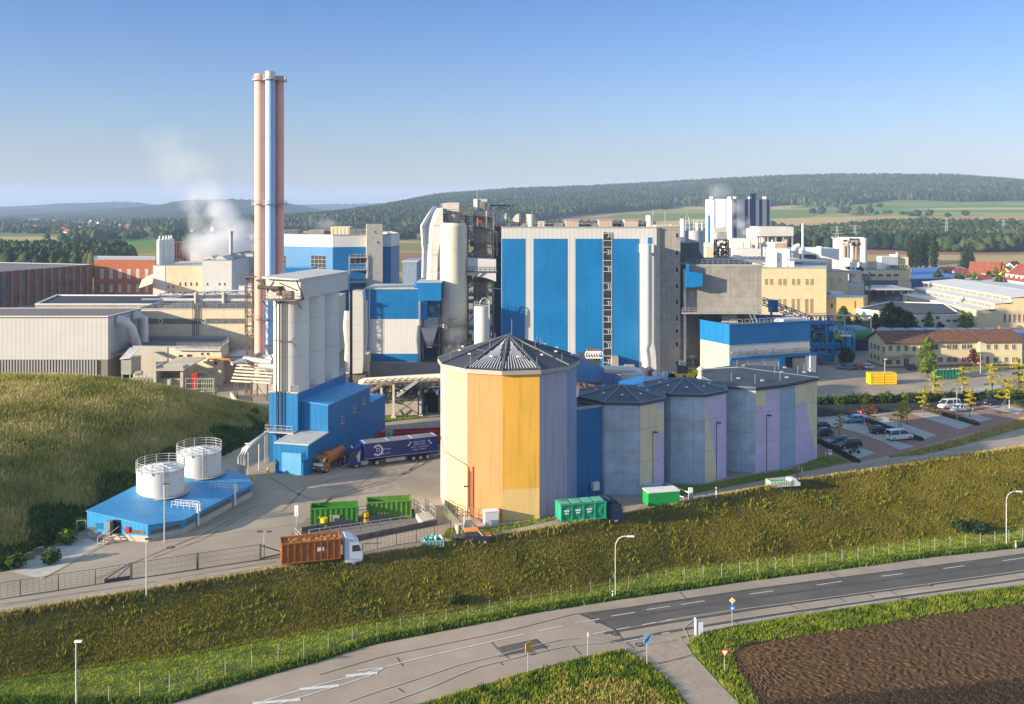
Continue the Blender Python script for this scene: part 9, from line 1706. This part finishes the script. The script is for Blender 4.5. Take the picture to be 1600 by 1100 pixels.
yfence('pit_fence', 'dark mesh fence between the pit and the near lane', [(560, 866), (592, 853 + 5), (620, 852), (649, 848), (677, 842), (704, 834)], 1.8, 2.6, DSTEEL)
x, y = G0(101, 846); mb = MB(); mb.cyl(x, y, 0, .9, .32, n=14); solo(mb, 'metal_drum', STEEL, 'small grey drum on the apron left of the tank building', 'drum')
for px, py, lb in ((61, 866, 'rusty block lying at the edge of the apron, the right one'), (45, 874, 'pale block lying at the edge of the apron, the left one')): x, y = G0(px, py); mb = MB(); mb.box((x, y, .35), (1.3, .8, .7), .4); mb.box((x + .2, y - .1, .8), (.7, .6, .25), .7); solo(mb, 'stone_block', M('block_tan', (.28, .19, .12), .9, .3, 2), lb, 'block')
for px, py, lb in ((396, 757, 'yellow bollard at the far corner of the tank building'), (419, 744, 'yellow bollard in front of the blue loading building')): x, y = G0(px, py); mb = MB(); mb.cyl(x, y, 0, 1.2, .22, n=12); mb.cyl(x, y, 1.2, 1.3, .2, .1, n=12); solo(mb, 'yellow_bollard', YEL, lb, 'bollard', 'yellow bollards')
mb = MB()
for k in range(3): mb.tube([(*G0(374 + k * 4, 745), .2), (*G0(374 + k * 4, 745), 3.2), (*G0(380 + k * 3, 742), 4.2), (*G0(392 + k * 2, 738), 4.8), (XA(432, 168 + k * .6), 168 + k * .6, 5.6)], .25, 8)
x, y = G0(378, 745); mb.tube([(XA(405, 160), 160, 0), (XA(405, 160), 160, 4.8)], .12, 6); solo(mb, 'pipe_run', M('pipe_silver', (.5, .5, .48), .4), 'silver pipes curving up from the tank building to the blue silo building', 'pipe')
mb = MB(); a, b = G0(120, 837), G0(134, 836); rail(mb, [(*a, 0), (*b, 0)], 2, 1.3, .08, bars=1); solo(mb, 'small_gate', STEEL, 'small pale gate at the left corner of the tank building', 'gate')
def person(px, py, shirt, trousers, lb, yaw=0, h=1.75, arm=.25):
 x, y = G0(px, py); t = thing('person', lb, 'person', (x, y, .06)); me = bpy.data.meshes.new('body'); s = h / 1.75
 pts = [((0, 0, .98), (.15, .11)), ((0, 0, 1.2), (.14, .10)), ((0, 0, 1.4), (.16, .1)), ((0, 0, 1.5), (.06, .06)), ((0, .01, 1.63), (.095, .105)), ((0, 0, 1.72), (.07, .08)), ((.19, 0, 1.42), (.055, .055)), ((.25, .02, 1.15), (.042, .042)), ((.25, .08 + arm * .4, .9), (.032, .032)), ((.25, .1 + arm * .4, .81), (.035, .025)), ((-.19, 0, 1.42), (.055, .055)), ((-.25, -.02, 1.15), (.042, .042)), ((-.25, .05, .9), (.032, .032)), ((-.25, .06, .81), (.035, .025)), ((.1, 0, .9), (.095, .095)), ((.11, .1, .5), (.065, .065)), ((.11, .05, .09), (.045, .045)), ((.11, .2, .04), (.04, .03)), ((-.1, 0, .9), (.095, .095)), ((-.11, -.02, .5), (.065, .065)), ((-.11, -.14, .09), (.045, .045)), ((-.11, 0, .04), (.04, .03))]
 E = [(0, 1), (1, 2), (2, 3), (3, 4), (4, 5), (2, 6), (6, 7), (7, 8), (8, 9), (2, 10), (10, 11), (11, 12), (12, 13), (0, 14), (14, 15), (15, 16), (16, 17), (0, 18), (18, 19), (19, 20), (20, 21)]
 me.from_pydata([tuple(c * s for c in p) for p, r in pts], E, []); o = bpy.data.objects.new('body', me); COL.objects.link(o); sk = o.modifiers.new('s', 'SKIN')
 for i, (p, r) in enumerate(pts): me.skin_vertices[0].data[i].radius = (r[0] * s, r[1] * s)
 me.skin_vertices[0].data[0].use_root = True; o.modifiers.new('u', 'SUBSURF').levels = 1; bpy.context.view_layer.update(); m2 = bpy.data.meshes.new_from_object(o.evaluated_get(bpy.context.evaluated_depsgraph_get())); bpy.data.objects.remove(o)
 o = bpy.data.objects.new('body', m2); COL.objects.link(o); o.parent = t; m2.materials.clear()
 for m_ in (M('skin', (.45, .25, .17), .6, obj=True), shirt, trousers): m2.materials.append(m_)
 for p in m2.polygons: z = p.center.z / s; p.material_index = 2 if z < .96 and abs(p.center.x) < .2 * s else (1 if .96 <= z < 1.5 else 0)
 mb = MB(); mb.sph((0, -.01, 1.7 * s), .105 * s, 0, 12, .85); mb.build('hair', M('hair_brown', (.05, .03, .02), .8, obj=True), t); t.rotation_euler = (0, 0, R(yaw)); return t
WSH = M('clothes_white', (.65, .64, .62), .8, obj=True); RSH = M('clothes_red', (.40, .02, .03), .8, obj=True); DTR = M('clothes_dark', (.03, .03, .05), .8, obj=True)
person(666.5, 646, WSH, WSH, 'person in white overalls standing by the dark gateway', 100); person(663.5, 644, RSH, DTR, 'person in a red jacket beside the one in white overalls', 200)
def steam(name, lb, blobs, dens, col=(.90, .92, .96), nscale=.10, lo=.42, hi=.72):
 """one closed hull round the plume, filled with uneven vapour"""
 t = None; m = bpy.data.materials.new('steam_' + name); m.use_nodes = True; nt = m.node_tree; L = nt.links.new; nt.nodes.clear(); out = N(nt, 'ShaderNodeOutputMaterial'); pv = N(nt, 'ShaderNodeVolumePrincipled'); pv.inputs['Color'].default_value = (*col, 1); pv.inputs['Anisotropy'].default_value = .2
 tc = N(nt, 'ShaderNodeNewGeometry'); mp = N(nt, 'ShaderNodeMapping'); mp.inputs['Scale'].default_value = (1, 1, .8); L(tc.outputs['Position'], mp.inputs[0]); no = N(nt, 'ShaderNodeTexNoise'); no.inputs['Scale'].default_value = nscale; no.inputs['Detail'].default_value = 5; no.inputs['Roughness'].default_value = .6; L(mp.outputs[0], no.inputs['Vector'])
 acc = None
 for (x, y, z, rx, rz, d_) in blobs:
  v = N(nt, 'ShaderNodeVectorMath', operation='SUBTRACT'); L(tc.outputs['Position'], v.inputs[0]); v.inputs[1].default_value = (x, y, z); s_ = N(nt, 'ShaderNodeVectorMath', operation='MULTIPLY'); L(v.outputs[0], s_.inputs[0]); s_.inputs[1].default_value = (1 / rx, 1 / rx, 1 / rz); l = N(nt, 'ShaderNodeVectorMath', operation='LENGTH'); L(s_.outputs[0], l.inputs[0])
  mr = N(nt, 'ShaderNodeMapRange'); L(l.outputs['Value'], mr.inputs[0]); mr.inputs[1].default_value = 1; mr.inputs[2].default_value = .1; mr.inputs[3].default_value = 0; mr.inputs[4].default_value = d_
  if acc is None: acc = mr.outputs[0]
  else: a = N(nt, 'ShaderNodeMath', operation='MAXIMUM'); L(acc, a.inputs[0]); L(mr.outputs[0], a.inputs[1]); acc = a.outputs[0]
 mr = N(nt, 'ShaderNodeMapRange'); L(no.outputs[0], mr.inputs[0]); mr.inputs[1].default_value = lo; mr.inputs[2].default_value = hi; ml = N(nt, 'ShaderNodeMath', operation='MULTIPLY'); L(mr.outputs[0], ml.inputs[0]); L(acc, ml.inputs[1]); m3 = N(nt, 'ShaderNodeMath', operation='MULTIPLY'); L(ml.outputs[0], m3.inputs[0]); m3.inputs[1].default_value = dens; L(m3.outputs[0], pv.inputs['Density']); L(pv.outputs[0], out.inputs['Volume'])
 xs = [b[0] - b[3] for b in blobs] + [b[0] + b[3] for b in blobs]; ys = [b[1] - b[3] for b in blobs] + [b[1] + b[3] for b in blobs]; zs = [b[2] - b[4] for b in blobs] + [b[2] + b[4] for b in blobs]; mb = MB(); mb.b2(min(xs), max(xs), min(ys), max(ys), max(min(zs), 1), max(zs)); return solo(mb, name, m, lb, 'steam', None, 'stuff')
def SB(px, py, Y, rpx, rpz, d): x, y, z = A(px, py, Y); return (x, y, z, rpx * Y / FPX, rpz * Y / FPX, d)
steam('steam_cloud', 'pale grey steam cloud rising between the white works and the chimneys', [SB(345, 385, 500, 62, 42, 1.0), SB(375, 375, 500, 40, 40, .9), SB(335, 345, 500, 45, 42, .75), SB(318, 310, 500, 42, 36, .30), SB(285, 265, 500, 60, 50, .07), SB(265, 225, 500, 55, 38, .04)], .38, lo=.36, hi=.60, nscale=.06)
steam('steam_plume', 'white steam plume drifting in front of the far striped hall', [SB(1172, 362, 600, 16, 10, 1.0), SB(1158, 348, 600, 16, 12, .8), SB(1143, 325, 600, 20, 16, .4), SB(1122, 300, 600, 26, 18, .18)], .35, lo=.36, hi=.62, nscale=.12)
steam('steam_wisp', 'faint steam wisp in front of the distant wood above the blue hall', [SB(510, 352, 620, 26, 16, .7), SB(490, 345, 620, 24, 20, .5)], .12, nscale=.08)
hz = bpy.data.materials.new('haze_air'); hz.use_nodes = True; nt = hz.node_tree; nt.nodes.clear(); out = N(nt, 'ShaderNodeOutputMaterial'); pv = N(nt, 'ShaderNodeVolumePrincipled'); pv.inputs['Color'].default_value = (.50, .68, 1.0, 1); pv.inputs['Density'].default_value = .00011; pv.inputs['Anisotropy'].default_value = 0; nt.links.new(pv.outputs[0], out.inputs['Volume'])
zmin = float(min(v.co.z for v in go.data.vertices)) - 1; mb = MB(); mb.b2(-9500, 9500, -60, 12500, zmin, 235); o = mb.build('haze', hz); o['kind'] = 'stuff'
try: hz.cycles.homogeneous_volume = True
except Exception: pass
